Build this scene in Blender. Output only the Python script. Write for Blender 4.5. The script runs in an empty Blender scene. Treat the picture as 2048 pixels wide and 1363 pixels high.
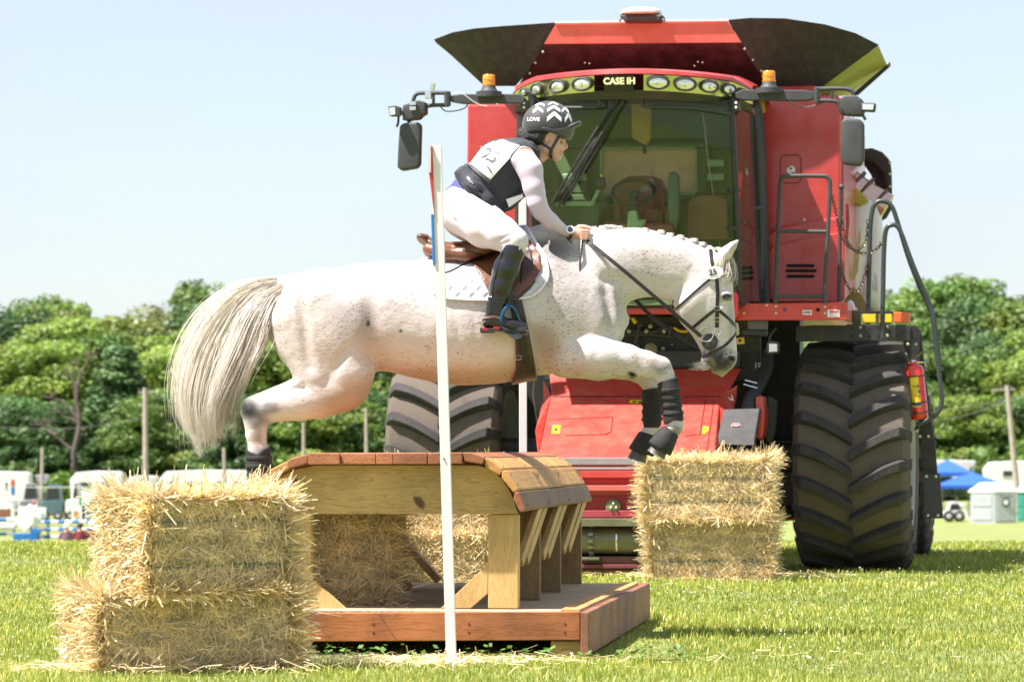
import bpy, bmesh, math, random
import numpy as np
from mathutils import Vector, Matrix
from mathutils.bvhtree import BVHTree
from mathutils.geometry import tessellate_polygon
sc = bpy.context.scene
COL = sc.collection
PI = math.pi
rng = np.random.default_rng(7)
random.seed(7)

# ------------------------------------------------------------ camera
FPX, HY, CH = 7350.0, 900.0, 0.96          # focal length in photo pixels, horizon row, eye height (m)
cam_d = bpy.data.cameras.new('camera')
cam = bpy.data.objects.new('camera', cam_d)
COL.objects.link(cam)
cam.location = (0, 0, CH)
cam.rotation_euler = (PI / 2, 0, 0)
cam_d.sensor_width = 36.0
cam_d.lens = 36.0 * FPX / 2048
cam_d.shift_y = (HY - 681.5) / 2048
cam_d.clip_start = 0.5
cam_d.clip_end = 3000
cam_d.dof.use_dof = True
cam_d.dof.focus_distance = 19.5
cam_d.dof.aperture_fstop = 6.3
sc.camera = cam

# ------------------------------------------------------------ sky, sun, exposure
SUN_EL = math.radians(62)
SUN_DIR = Vector((-0.93, -0.37, 0)).normalized() * math.cos(SUN_EL) + Vector((0, 0, math.sin(SUN_EL)))
w = bpy.data.worlds.new('World')
sc.world = w
w.use_nodes = True
nt = w.node_tree
nt.nodes.clear()
wo = nt.nodes.new('ShaderNodeOutputWorld')
bg = nt.nodes.new('ShaderNodeBackground')
sky = nt.nodes.new('ShaderNodeTexSky')
sky.sky_type = 'NISHITA'
sky.sun_disc = False
sky.sun_elevation = SUN_EL
sky.sun_rotation = math.atan2(SUN_DIR.x, SUN_DIR.y)
sky.air_density = 1.0
sky.dust_density = 0.6
sky.ozone_density = 1.2
bg.inputs['Strength'].default_value = 0.081
# thin high cloud veil: white mixed over the blue by soft noise in direction space
tc = nt.nodes.new('ShaderNodeTexCoord')
mp = nt.nodes.new('ShaderNodeMapping')
mp.inputs['Scale'].default_value = (3.2, 3.2, 9.0)
mp.inputs['Location'].default_value = (0.35, 0.2, 0.1)
nz = nt.nodes.new('ShaderNodeTexNoise')
nz.inputs['Scale'].default_value = 1.6
nz.inputs['Detail'].default_value = 5
nz.inputs['Roughness'].default_value = 0.5
cr = nt.nodes.new('ShaderNodeValToRGB')
cr.color_ramp.elements[0].position = 0.36
cr.color_ramp.elements[0].color = (0.58, 0.58, 0.58, 1)
cr.color_ramp.elements[1].position = 0.66
cr.color_ramp.elements[1].color = (0.85, 0.85, 0.85, 1)
mx = nt.nodes.new('ShaderNodeMix')
mx.data_type = 'RGBA'
mx.inputs['B'].default_value = (3.55, 3.85, 4.25, 1)
nt.links.new(tc.outputs['Generated'], mp.inputs['Vector'])
nt.links.new(mp.outputs['Vector'], nz.inputs['Vector'])
nt.links.new(nz.outputs['Fac'], cr.inputs['Fac'])
nt.links.new(cr.outputs['Color'], mx.inputs['Factor'])
nt.links.new(sky.outputs['Color'], mx.inputs['A'])
nt.links.new(mx.outputs['Result'], bg.inputs['Color'])
nt.links.new(bg.outputs['Background'], wo.inputs['Surface'])

sun_d = bpy.data.lights.new('sun', 'SUN')
sun_d.energy = 5.0
sun_d.angle = math.radians(0.6)
sun_d.color = (1.0, 0.925, 0.885)
sun = bpy.data.objects.new('sun', sun_d)
COL.objects.link(sun)
sun.rotation_euler = SUN_DIR.to_track_quat('Z', 'Y').to_euler()
sun.location = SUN_DIR * 60

sc.view_settings.view_transform = 'Standard'
sc.view_settings.look = 'None'
sc.view_settings.exposure = 1.38
sc.view_settings.gamma = 1
sc.view_settings.use_curve_mapping = False
sc.cycles.max_bounces = 7
sc.cycles.transparent_max_bounces = 12
sc.cycles.use_denoising = True

# ------------------------------------------------------------ helpers
def P(px, py, Y):
    """point of the place seen at photo pixel (px, py) at distance Y along the view"""
    return Vector(((px - 1024) * Y / FPX, Y, CH + (HY - py) * Y / FPX))

def tag(o, label=None, cat=None, group=None, kind=None):
    if label: o['label'] = label
    if cat: o['category'] = cat
    if group: o['group'] = group
    if kind: o['kind'] = kind
    return o

def empty(name, loc=(0, 0, 0), rz=0.0, label=None, cat=None, group=None, parent=None):
    o = bpy.data.objects.new(name, None)
    o.empty_display_size = 0.2
    COL.objects.link(o)
    o.location = loc
    o.rotation_euler = (0, 0, rz)
    if parent: o.parent = parent
    return tag(o, label, cat, group)

def link(name, me, mat=None, parent=None, smooth=False):
    o = bpy.data.objects.new(name, me)
    COL.objects.link(o)
    if mat is not None and not me.materials:
        for m in (mat if isinstance(mat, (list, tuple)) else [mat]): me.materials.append(m)
    if smooth and len(me.polygons):
        me.polygons.foreach_set('use_smooth', np.ones(len(me.polygons), dtype=bool))
    if parent is not None: o.parent = parent
    return o

def fast_mesh(name, verts, quads=None, tris=None):
    """big meshes straight from numpy arrays"""
    me = bpy.data.meshes.new(name)
    verts = np.asarray(verts, dtype=np.float32).reshape(-1, 3)
    loops, starts, tot = [], [], 0
    if quads is not None and len(quads):
        q = np.asarray(quads, dtype=np.int32)
        loops.append(q.ravel()); starts.append(np.arange(len(q), dtype=np.int32) * 4); tot += q.size
    if tris is not None and len(tris):
        t = np.asarray(tris, dtype=np.int32)
        loops.append(t.ravel()); starts.append(tot + np.arange(len(t), dtype=np.int32) * 3)
    loops = np.concatenate(loops); starts = np.concatenate(starts)
    me.vertices.add(len(verts)); me.vertices.foreach_set('co', verts.ravel())
    me.loops.add(len(loops)); me.loops.foreach_set('vertex_index', loops)
    me.polygons.add(len(starts)); me.polygons.foreach_set('loop_start', starts)
    me.update(calc_edges=True)
    return me

def vcol(me, name, arr):
    a = me.color_attributes.new(name, 'FLOAT_COLOR', 'POINT')
    c = np.ones((len(me.vertices), 4), dtype=np.float32)
    arr = np.asarray(arr, dtype=np.float32)
    c[:, :arr.shape[1]] = arr
    a.data.foreach_set('color', c.ravel())

class MB:
    """collects simple shapes and links them as one mesh object"""
    def __init__(s): s.v, s.f = [], []
    def add(s, vs, fs):
        n = len(s.v)
        s.v += [tuple(v) for v in vs]
        s.f += [tuple(i + n for i in f) for f in fs]
        return s
    def box(s, c, size, rot=None, taper=1.0):
        hx, hy, hz = size[0] / 2, size[1] / 2, size[2] / 2
        vs = []
        for z, k in ((-hz, 1.0), (hz, taper)):
            for x, y in ((-hx, -hy), (hx, -hy), (hx, hy), (-hx, hy)):
                v = Vector((x * k, y * k, z))
                if rot is not None: v = rot @ v
                vs.append(v + Vector(c))
        return s.add(vs, [(3, 2, 1, 0), (4, 5, 6, 7), (0, 1, 5, 4), (1, 2, 6, 5), (2, 3, 7, 6), (3, 0, 4, 7)])
    def bar(s, a, b, w, h, up=(0, 0, 1)):
        a, b = Vector(a), Vector(b)
        d = (b - a); L = d.length; d.normalize()
        u = Vector(up)
        r = d.cross(u)
        if r.length < 1e-4: r = d.cross(Vector((1, 0, 0)))
        r.normalize(); u = r.cross(d)
        vs = []
        for p in (a, b):
            for i, j in ((-1, -1), (1, -1), (1, 1), (-1, 1)):
                vs.append(p + r * (w / 2 * i) + u * (h / 2 * j))
        return s.add(vs, [(3, 2, 1, 0), (4, 5, 6, 7), (0, 1, 5, 4), (1, 2, 6, 5), (2, 3, 7, 6), (3, 0, 4, 7)])
    def cone(s, a, b, r1, r2, n=12, cap=True):
        a, b = Vector(a), Vector(b)
        d = (b - a).normalized()
        r = d.orthogonal().normalized(); u = d.cross(r)
        vs = []
        for p, R in ((a, r1), (b, r2)):
            for k in range(n):
                t = 2 * PI * k / n
                vs.append(p + (r * math.cos(t) + u * math.sin(t)) * R)
        fs = [(k, (k + 1) % n, n + (k + 1) % n, n + k) for k in range(n)]
        if cap: fs += [tuple(range(n - 1, -1, -1)), tuple(range(n, 2 * n))]
        return s.add(vs, fs)
    def tube(s, pts, r, n=8, closed=False, cap=True, flat=1.0):
        pts = [Vector(p) for p in pts]
        m = len(pts)
        rs = r if isinstance(r, (list, tuple)) else [r] * m
        prev = None; vs = []
        for i, p in enumerate(pts):
            if closed: d = pts[(i + 1) % m] - pts[i - 1]
            else: d = pts[min(i + 1, m - 1)] - pts[max(i - 1, 0)]
            if d.length < 1e-9: d = Vector((0, 0, 1))
            d.normalize()
            if prev is None: x = d.orthogonal().normalized()
            else:
                x = prev - d * prev.dot(d)
                x = x.normalized() if x.length > 1e-6 else d.orthogonal().normalized()
            prev = x; y = d.cross(x)
            for k in range(n):
                t = 2 * PI * k / n
                vs.append(p + (x * math.cos(t) + y * math.sin(t) * flat) * rs[i])
        fs = []
        for i in range(m if closed else m - 1):
            for k in range(n):
                j = (i + 1) % m
                fs.append((i * n + k, i * n + (k + 1) % n, j * n + (k + 1) % n, j * n + k))
        if cap and not closed: fs += [tuple(range(n - 1, -1, -1)), tuple(range((m - 1) * n, m * n))]
        return s.add(vs, fs)
    def lathe(s, c, axis, prof, n=24):
        """prof: list of (distance along axis, radius)"""
        c = Vector(c); d = Vector(axis).normalized()
        r = d.orthogonal().normalized(); u = d.cross(r)
        vs = []
        for h, R in prof:
            for k in range(n):
                t = 2 * PI * k / n
                vs.append(c + d * h + (r * math.cos(t) + u * math.sin(t)) * R)
        m = len(prof)
        fs = [(i * n + k, i * n + (k + 1) % n, (i + 1) * n + (k + 1) % n, (i + 1) * n + k) for i in range(m - 1) for k in range(n)]
        fs += [tuple(range(n - 1, -1, -1)), tuple(range((m - 1) * n, m * n))]
        return s.add(vs, fs)
    def prism(s, pts, vec):
        """closed outline pts (3-D, planar) pushed along vec"""
        pts = [Vector(p) for p in pts]; vec = Vector(vec); n = len(pts)
        tri = tessellate_polygon([pts])
        fs = [tuple(t) for t in tri] + [tuple(n + i for i in reversed(t)) for t in tri]
        fs += [(k, (k + 1) % n, n + (k + 1) % n, n + k) for k in range(n)]
        return s.add(pts + [p + vec for p in pts], fs)
    def ball(s, c, r, n=10, sc_=(1, 1, 1)):
        vs, fs = [], []
        m = n // 2 + 1
        for i in range(m):
            a = PI * i / (m - 1)
            for k in range(n):
                t = 2 * PI * k / n
                vs.append((c[0] + r * sc_[0] * math.sin(a) * math.cos(t), c[1] + r * sc_[1] * math.sin(a) * math.sin(t), c[2] + r * sc_[2] * math.cos(a)))
        for i in range(m - 1):
            for k in range(n):
                fs.append((i * n + k, i * n + (k + 1) % n, (i + 1) * n + (k + 1) % n, (i + 1) * n + k))
        return s.add(vs, fs)
    def build(s, name, mat, parent=None, bevel=0.0, smooth=False, seg=2, angle=35, kind=None, merge=False):
        me = bpy.data.meshes.new(name)
        me.from_pydata(s.v, [], s.f)
        bm = bmesh.new(); bm.from_mesh(me)
        if merge: bmesh.ops.remove_doubles(bm, verts=bm.verts, dist=1e-5)
        bmesh.ops.recalc_face_normals(bm, faces=bm.faces)
        if bevel > 0:
            es = [e for e in bm.edges if len(e.link_faces) == 2 and e.calc_face_angle(0) > math.radians(angle)]
            bmesh.ops.bevel(bm, geom=es, offset=bevel, segments=seg, profile=0.5, affect='EDGES', clamp_overlap=True)
        bm.to_mesh(me); bm.free()
        if smooth:
            for p in me.polygons: p.use_smooth = True
            try: me.set_sharp_from_angle(angle=math.radians(40))
            except Exception: pass
        o = link(name, me, mat, parent)
        if kind: o['kind'] = kind
        return o

def spline(pts, n=6, closed=False):
    """Catmull-Rom through pts"""
    P_ = [Vector(p) for p in pts]; m = len(P_); out = []
    rngi = range(m if closed else m - 1)
    for i in rngi:
        if closed: p0, p1, p2, p3 = P_[i - 1], P_[i], P_[(i + 1) % m], P_[(i + 2) % m]
        else: p0, p1, p2, p3 = P_[max(i - 1, 0)], P_[i], P_[i + 1], P_[min(i + 2, m - 1)]
        for k in range(n):
            t = k / n
            out.append(0.5 * ((2 * p1) + (p2 - p0) * t + (2 * p0 - 5 * p1 + 4 * p2 - p3) * t * t + (3 * p1 - p0 - 3 * p2 + p3) * t ** 3))
    if not closed: out.append(P_[-1])
    return out

# ------------------------------------------------------------ materials
MATS = {}
def M(name, col=(0.5, 0.5, 0.5), rough=0.5, metal=0.0, var=0.12, vscale=6.0, bump=0.0, bscale=60.0, coat=0.0, dirt=0.0,
      dirt_col=(0.25, 0.2, 0.14), dscale=9.0, attr=None, trans=0.0, sheen=0.0, spec=0.5, coords='Object', stretch=None, detail=6, rvar=0.1, emit=0.0):
    if name in MATS: return MATS[name]
    m = bpy.data.materials.new(name); m.use_nodes = True
    nt = m.node_tree; N = nt.nodes; L = nt.links
    b = N['Principled BSDF']
    b.inputs['Roughness'].default_value = rough
    b.inputs['Metallic'].default_value = metal
    b.inputs['Specular IOR Level'].default_value = spec
    b.inputs['Coat Weight'].default_value = coat
    b.inputs['Coat Roughness'].default_value = 0.12
    b.inputs['Transmission Weight'].default_value = trans
    b.inputs['Sheen Weight'].default_value = sheen
    tc = N.new('ShaderNodeTexCoord'); mp = N.new('ShaderNodeMapping')
    if stretch: mp.inputs['Scale'].default_value = stretch
    L.new(tc.outputs[coords], mp.inputs['Vector'])
    nz = N.new('ShaderNodeTexNoise'); nz.inputs['Scale'].default_value = vscale; nz.inputs['Detail'].default_value = detail
    nz.inputs['Roughness'].default_value = 0.6
    L.new(mp.outputs['Vector'], nz.inputs['Vector'])
    hsv = N.new('ShaderNodeHueSaturation')
    if attr:
        at = N.new('ShaderNodeAttribute'); at.attribute_name = attr
        mulc = N.new('ShaderNodeMix'); mulc.data_type = 'RGBA'; mulc.blend_type = 'MULTIPLY'; mulc.inputs['Factor'].default_value = 1
        mulc.inputs['A'].default_value = (*col, 1); L.new(at.outputs['Color'], mulc.inputs['B'])
        L.new(mulc.outputs['Result'], hsv.inputs['Color'])
    else: hsv.inputs['Color'].default_value = (*col, 1)
    mr = N.new('ShaderNodeMapRange')
    mr.inputs['From Min'].default_value = 0.3; mr.inputs['From Max'].default_value = 0.7
    mr.inputs['To Min'].default_value = 1 - var; mr.inputs['To Max'].default_value = 1 + var
    L.new(nz.outputs['Fac'], mr.inputs['Value']); L.new(mr.outputs['Result'], hsv.inputs['Value'])
    out = hsv.outputs['Color']
    if dirt > 0:
        n2 = N.new('ShaderNodeTexNoise'); n2.inputs['Scale'].default_value = dscale; n2.inputs['Detail'].default_value = 9; n2.inputs['Roughness'].default_value = 0.7
        L.new(mp.outputs['Vector'], n2.inputs['Vector'])
        r2 = N.new('ShaderNodeMapRange'); r2.inputs['From Min'].default_value = 0.42; r2.inputs['From Max'].default_value = 0.72
        r2.inputs['To Max'].default_value = dirt
        L.new(n2.outputs['Fac'], r2.inputs['Value'])
        mm = N.new('ShaderNodeMix'); mm.data_type = 'RGBA'; mm.inputs['B'].default_value = (*dirt_col, 1)
        L.new(r2.outputs['Result'], mm.inputs['Factor']); L.new(out, mm.inputs['A']); out = mm.outputs['Result']
    L.new(out, b.inputs['Base Color'])
    if rvar > 0:
        r3 = N.new('ShaderNodeMapRange'); r3.inputs['To Min'].default_value = max(0.02, rough - rvar); r3.inputs['To Max'].default_value = min(1, rough + rvar)
        L.new(nz.outputs['Fac'], r3.inputs['Value']); L.new(r3.outputs['Result'], b.inputs['Roughness'])
    if bump > 0:
        n3 = N.new('ShaderNodeTexNoise'); n3.inputs['Scale'].default_value = bscale; n3.inputs['Detail'].default_value = 5
        L.new(mp.outputs['Vector'], n3.inputs['Vector'])
        bp = N.new('ShaderNodeBump'); bp.inputs['Strength'].default_value = bump; bp.inputs['Distance'].default_value = 0.01
        L.new(n3.outputs['Fac'], bp.inputs['Height']); L.new(bp.outputs['Normal'], b.inputs['Normal'])
    MATS[name] = m
    return m

def text_mesh(body, size, extrude=0.002, align='CENTER', bold=0.0, shear=0.0):
    c = bpy.data.curves.new('lettering', 'FONT')
    c.body = body; c.size = size; c.extrude = extrude; c.align_x = align; c.align_y = 'CENTER'; c.offset = bold; c.shear = shear
    c.resolution_u = 3
    o = bpy.data.objects.new('lettering_tmp', c); COL.objects.link(o)
    dg = bpy.context.evaluated_depsgraph_get()
    me = bpy.data.meshes.new_from_object(o.evaluated_get(dg))
    bpy.data.objects.remove(o); bpy.data.curves.remove(c)
    me.materials.clear()
    return me
# ------------------------------------------------------------ implicit bodies: tapered capsules and lofts blended on a grid
import openvdb

def poly_sd(px, pz, poly):
    """signed distance to a 2-D polygon (negative inside), vectorised"""
    poly = np.asarray(poly, dtype=np.float32)
    d = np.full(px.shape, 1e9, np.float32); inside = np.zeros(px.shape, bool)
    n = len(poly)
    for i in range(n):
        a, b = poly[i], poly[(i + 1) % n]
        ex, ez = b - a
        wx, wz = px - a[0], pz - a[1]
        t = np.clip((wx * ex + wz * ez) / (ex * ex + ez * ez + 1e-9), 0, 1)
        d = np.minimum(d, (wx - ex * t) ** 2 + (wz - ez * t) ** 2)
        c = ((a[1] <= pz) != (b[1] <= pz)) & (px < (b[0] - a[0]) * (pz - a[1]) / (b[1] - a[1] + 1e-9) + a[0])
        inside ^= c
    d = np.sqrt(d)
    return np.where(inside, -d, d)

class Body:
    """field over (x, d, y): x, y are photo pixels at the body's distance Y0 (y downwards), d the same unit towards the camera"""
    def __init__(s, x0, x1, y0, y1, d0, d1, h, Y0):
        s.h, s.Y0 = h, Y0; s.sc = FPX / Y0
        s.o = np.array([x0, d0, y0], np.float32)
        s.n = [int((x1 - x0) / h) + 1, int((d1 - d0) / h) + 1, int((y1 - y0) / h) + 1]
        s.X = (x0 + h * np.arange(s.n[0])).astype(np.float32)
        s.D = (d0 + h * np.arange(s.n[1])).astype(np.float32)
        s.Yp = (y0 + h * np.arange(s.n[2])).astype(np.float32)
    def new(s): return np.full(s.n, 40.0, np.float32)
    def _win(s, lo, hi):
        sl = []
        for i, A in enumerate((s.X, s.D, s.Yp)):
            a = int(np.searchsorted(A, lo[i])); b = int(np.searchsorted(A, hi[i]))
            sl.append(slice(max(a, 0), max(b, 0)))
        return tuple(sl)
    def _mix(s, F, sl, f, blend, sub=False):
        g = F[sl]
        if g.size == 0: return
        if sub:
            f = -f
            hh = np.clip(0.5 + 0.5 * (f - g) / blend, 0, 1)
            F[sl] = g + (f - g) * hh + blend * hh * (1 - hh)
        else:
            hh = np.clip(0.5 + 0.5 * (g - f) / blend, 0, 1)
            F[sl] = g + (f - g) * hh - blend * hh * (1 - hh)
    def cap(s, F, a, b, blend=10, k=1.0, sub=False):
        """tapered capsule; a, b = (x, y, d, r); k flattens it across the view"""
        ax, ay, ad, ar = a; bx, by, bd, br = b
        pad = blend + 6
        lo = (min(ax - ar, bx - br) - pad, min(ad - ar * k, bd - br * k) - pad, min(ay - ar, by - br) - pad)
        hi = (max(ax + ar, bx + br) + pad, max(ad + ar * k, bd + br * k) + pad, max(ay + ar, by + br) + pad)
        sl = s._win(lo, hi)
        x = s.X[sl[0]][:, None, None] - ax; d = (s.D[sl[1]][None, :, None] - ad); y = s.Yp[sl[2]][None, None, :] - ay
        e = np.array([bx - ax, (bd - ad), by - ay], np.float32)
        L2 = float((e ** 2).sum()) + 1e-6
        t = np.clip((x * e[0] + d * e[1] + y * e[2]) / L2, 0, 1)
        f = np.sqrt((x - e[0] * t) ** 2 + ((d - e[1] * t) / k) ** 2 + (y - e[2] * t) ** 2) - (ar + (br - ar) * t)
        s._mix(F, sl, f, blend, sub)
    def chain(s, F, pts, blend=10, k=1.0):
        for i in range(len(pts) - 1): s.cap(F, pts[i], pts[i + 1], blend, k)
    def ell(s, F, c, r, blend=10, rot=0.0, sub=False, tilt=0.0):
        """ellipsoid: c=(x,y,d), r=(rx,ry,rd), rot in the picture plane"""
        R = max(r); pad = blend + 6
        sl = s._win((c[0] - R - pad, c[2] - R - pad, c[1] - R - pad), (c[0] + R + pad, c[2] + R + pad, c[1] + R + pad))
        x = s.X[sl[0]][:, None, None] - c[0]; d = s.D[sl[1]][None, :, None] - c[2]; y = s.Yp[sl[2]][None, None, :] - c[1]
        cs, sn = math.cos(rot), math.sin(rot)
        xr = x * cs + y * sn; yr = -x * sn + y * cs
        if tilt:
            ct, st = math.cos(tilt), math.sin(tilt)
            yr, d = yr * ct + d * st, -yr * st + d * ct
        q = np.sqrt((xr / r[0]) ** 2 + (yr / r[1]) ** 2 + (d / r[2]) ** 2)
        s._mix(F, sl, (q - 1) * min(r), blend, sub)
    def loft(s, F, st, axis='x', blend=12, e=2.2):
        """stations (t, lo, hi, half width[, d centre]) along x (lo/hi = top/bottom y) or along y (lo/hi = left/right x)"""
        st = np.array(st, np.float32)
        pad = blend + 8
        if axis == 'x':
            sl = s._win((st[0, 0] - pad, -1e3, st[:, 1].min() - pad), (st[-1, 0] + pad, 1e3, st[:, 2].max() + pad))
            T = s.X[sl[0]]; U = s.Yp[sl[2]][None, None, :]
        else:
            sl = s._win((st[:, 1].min() - pad, -1e3, st[0, 0] - pad), (st[:, 2].max() + pad, 1e3, st[-1, 0] + pad))
            T = s.Yp[sl[2]]; U = s.X[sl[0]][:, None, None]
        def sm(col):
            # smooth interpolation of station values
            t = st[:, 0]; y = st[:, col]
            m = np.gradient(y, t)
            i = np.clip(np.searchsorted(t, T) - 1, 0, len(t) - 2)
            hgt = t[i + 1] - t[i]; u = np.clip((T - t[i]) / hgt, 0, 1)
            return ((2 * u ** 3 - 3 * u ** 2 + 1) * y[i] + (u ** 3 - 2 * u ** 2 + u) * hgt * m[i] + (-2 * u ** 3 + 3 * u ** 2) * y[i + 1] + (u ** 3 - u ** 2) * hgt * m[i + 1])
        lo, hi, hw = sm(1), sm(2), sm(3)
        dc = sm(4) if st.shape[1] > 4 else 0 * lo
        over = np.maximum(0, np.maximum(st[0, 0] - T, T - st[-1, 0]))
        def sh(v): return v[:, None, None] if axis == 'x' else v[None, None, :]
        c = sh((lo + hi) / 2); a = sh(np.maximum((hi - lo) / 2, 2)); b = sh(np.maximum(hw, 2)); dc = sh(dc)
        q = ((np.abs(U - c) / a) ** e + (np.abs(s.D[sl[1]][None, :, None] - dc) / b) ** e) ** (1 / e)
        f = (q - 1) * np.minimum(a, b)
        f = np.sqrt(np.maximum(f, 0) ** 2 + sh(over) ** 2) + np.minimum(f, 0)
        s._mix(F, sl, f, blend)
    def poly(s, pts):
        """2-D polygon distance broadcast over d"""
        X, Z = np.meshgrid(s.X, s.Yp, indexing='ij')
        return poly_sd(X, Z, pts)[:, None, :]
    def dgrid(s): return s.D[None, :, None]
    def to_world(s, v):
        """grid coordinates (x, d, y) -> world"""
        x, d, y = v[:, 0], v[:, 1], v[:, 2]
        return np.stack([(x - 1024) / s.sc, s.Y0 - d / s.sc, CH + (HY - y) / s.sc], 1)
    def mesh(s, name, F, mat=None, parent=None, link_it=True):
        A = np.clip(F, -3 * s.h, 3 * s.h)
        A = A.copy()
        for ax in range(3):   # close at the border
            i0 = [slice(None)] * 3; i1 = [slice(None)] * 3; i0[ax] = 0; i1[ax] = -1
            A[tuple(i0)] = 3 * s.h; A[tuple(i1)] = 3 * s.h
        g = openvdb.FloatGrid(3 * s.h)
        g.copyFromArray(np.ascontiguousarray(A, dtype=np.float32), tolerance=0.0)
        v, q = g.convertToQuads(isovalue=0.0)
        v = v * s.h + s.o
        me = fast_mesh(name, s.to_world(v), quads=q[:, ::-1])
        bm = bmesh.new(); bm.from_mesh(me)
        bmesh.ops.recalc_face_normals(bm, faces=bm.faces)
        bm.to_mesh(me); bm.free()
        me.polygons.foreach_set('use_smooth', np.ones(len(me.polygons), bool))
        me.update()
        return link(name, me, mat, parent) if link_it else me
    def at(s, x, y, d=0.0):
        return Vector(((x - 1024) / s.sc, s.Y0 - d / s.sc, CH + (HY - y) / s.sc))

def bvh_of(obs):
    vs, fs = [], []
    for o in obs:
        n = len(vs); M_ = o.matrix_world
        vs += [M_ @ v.co for v in o.data.vertices]
        fs += [tuple(i + n for i in p.vertices) for p in o.data.polygons]
    return BVHTree.FromPolygons(vs, fs)

def on_surface(bvh, p, lift, side=-1, fallback=True, reach=0.6):
    """the point of the body's surface straight towards/away from the camera side of p, lifted outwards"""
    o = Vector((p.x, p.y + side * 1.5, p.z))
    hit, nrm, _, dist = bvh.ray_cast(o, Vector((0, -side, 0)), 1.5 + reach)
    if hit is None:
        hit, nrm, _, dist = bvh.find_nearest(p)
        if hit is None: return p, Vector((0, side, 0))
        nn = (p - hit)
        if nn.length > 1e-6 and nn.dot(nrm) > 0: pass
        return hit + nrm * lift, nrm
    if nrm.y * side < 0: nrm = -nrm
    return hit + nrm * lift, nrm

def strap(name, bvh, body, pts, width, thick, mat, parent, side=-1, lift=0.0015, dens=10, curve=True, closed=False):
    """flat strap laid on a body's surface through photo-plane points (x, y)"""
    q = [Vector((p[0], p[1], 0)) for p in pts]
    if curve and len(q) > 2: q = spline(q, 8)
    out = []
    for i in range(len(q) - 1):
        n = max(1, int((q[i + 1] - q[i]).length / 4))
        for k in range(n): out.append(q[i].lerp(q[i + 1], k / n))
    out.append(q[-1])
    c, nn = [], []
    for p in out:
        w_, n_ = on_surface(bvh, body.at(p.x, p.y), lift, side)
        c.append(w_); nn.append(n_)
    # smooth the path a little
    for _ in range(2):
        c = [c[0]] + [(c[i - 1] + c[i] * 2 + c[i + 1]) / 4 for i in range(1, len(c) - 1)] + [c[-1]]
        nn = [nn[0]] + [(nn[i - 1] + nn[i] * 2 + nn[i + 1]).normalized() for i in range(1, len(nn) - 1)] + [nn[-1]]
    mb = MB(); vs = []
    for i in range(len(c)):
        t = (c[min(i + 1, len(c) - 1)] - c[max(i - 1, 0)]).normalized()
        n_ = nn[i]; b = t.cross(n_).normalized(); n_ = b.cross(t).normalized()
        if n_.dot(nn[i]) < 0: n_ = -n_
        for u, v in ((-.5, 0), (.5, 0), (.5, 1), (-.5, 1)):
            vs.append(c[i] + b * (u * width) + n_ * (v * thick - thick * .15))
    fs = []
    for i in range(len(c) - 1):
        for k in range(4): fs.append((i * 4 + k, i * 4 + (k + 1) % 4, i * 4 + 4 + (k + 1) % 4, i * 4 + 4 + k))
    fs += [(3, 2, 1, 0), tuple(len(vs) - 4 + k for k in range(4))]
    mb.add(vs, fs)
    return mb.build(name, mat, parent)

def decal(name, bvh, body, poly, mat, parent, side=-1, lift=0.002, step=3.0, thick=0.0015):
    """thin patch in the shape of a photo-plane polygon laid on a body's surface"""
    me = bpy.data.meshes.new(name); bm = bmesh.new()
    vs = [bm.verts.new((p[0], 0, p[1])) for p in poly]
    f = bm.faces.new(vs)
    bmesh.ops.triangulate(bm, faces=[f])
    for _ in range(5):
        es = [e for e in bm.edges if e.calc_length() > step * 1.6]
        if not es: break
        bmesh.ops.subdivide_edges(bm, edges=es, cuts=1, use_grid_fill=True)
        bmesh.ops.triangulate(bm, faces=bm.faces[:])
    for v in bm.verts:
        w_, n_ = on_surface(bvh, body.at(v.co.x, v.co.z), lift, side)
        v.co = w_
    bmesh.ops.recalc_face_normals(bm, faces=bm.faces)
    bm.normal_update()
    r = bmesh.ops.solidify(bm, geom=bm.faces[:], thickness=thick)
    bm.to_mesh(me); bm.free()
    return link(name, me, mat, parent)
# ------------------------------------------------------------ ground
def gz(x, y):
    """height of the ground"""
    x = np.asarray(x, dtype=float); y = np.asarray(y, dtype=float)
    t = np.clip((y - 34) / (205 - 34), 0, 1)
    z = -0.0235 * np.clip(y - 34, 0, 171) * np.clip((y - 34) / 20, 0, 1) ** 0.5
    s_ = np.clip((y - 60) / 140, 0, 1); s_ = s_ * s_ * (3 - 2 * s_)
    z = z + 0.030 * np.clip(x - 4, 0, 60) * s_
    return z
ys = np.concatenate([-np.geomspace(900, 4, 9), np.linspace(0, 8, 4), np.linspace(10, 60, 60), np.linspace(64, 420, 90), np.array([500, 700, 1000, 1500, 2200])])
xs = np.concatenate([-np.geomspace(1500, 45, 8), np.linspace(-40, 60, 60), np.geomspace(70, 1500, 8)])
X, Y = np.meshgrid(xs, ys, indexing='ij')
Z = gz(X, Y) + 0.006 * np.sin(X * 1.7 + Y * .6) * np.cos(Y * 1.1) * (Y < 60)
V = np.stack([X, Y, Z], -1).reshape(-1, 3)
ny = len(ys); idx = (np.arange(len(xs) - 1)[:, None] * ny + np.arange(ny - 1)[None, :]).ravel()
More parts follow.
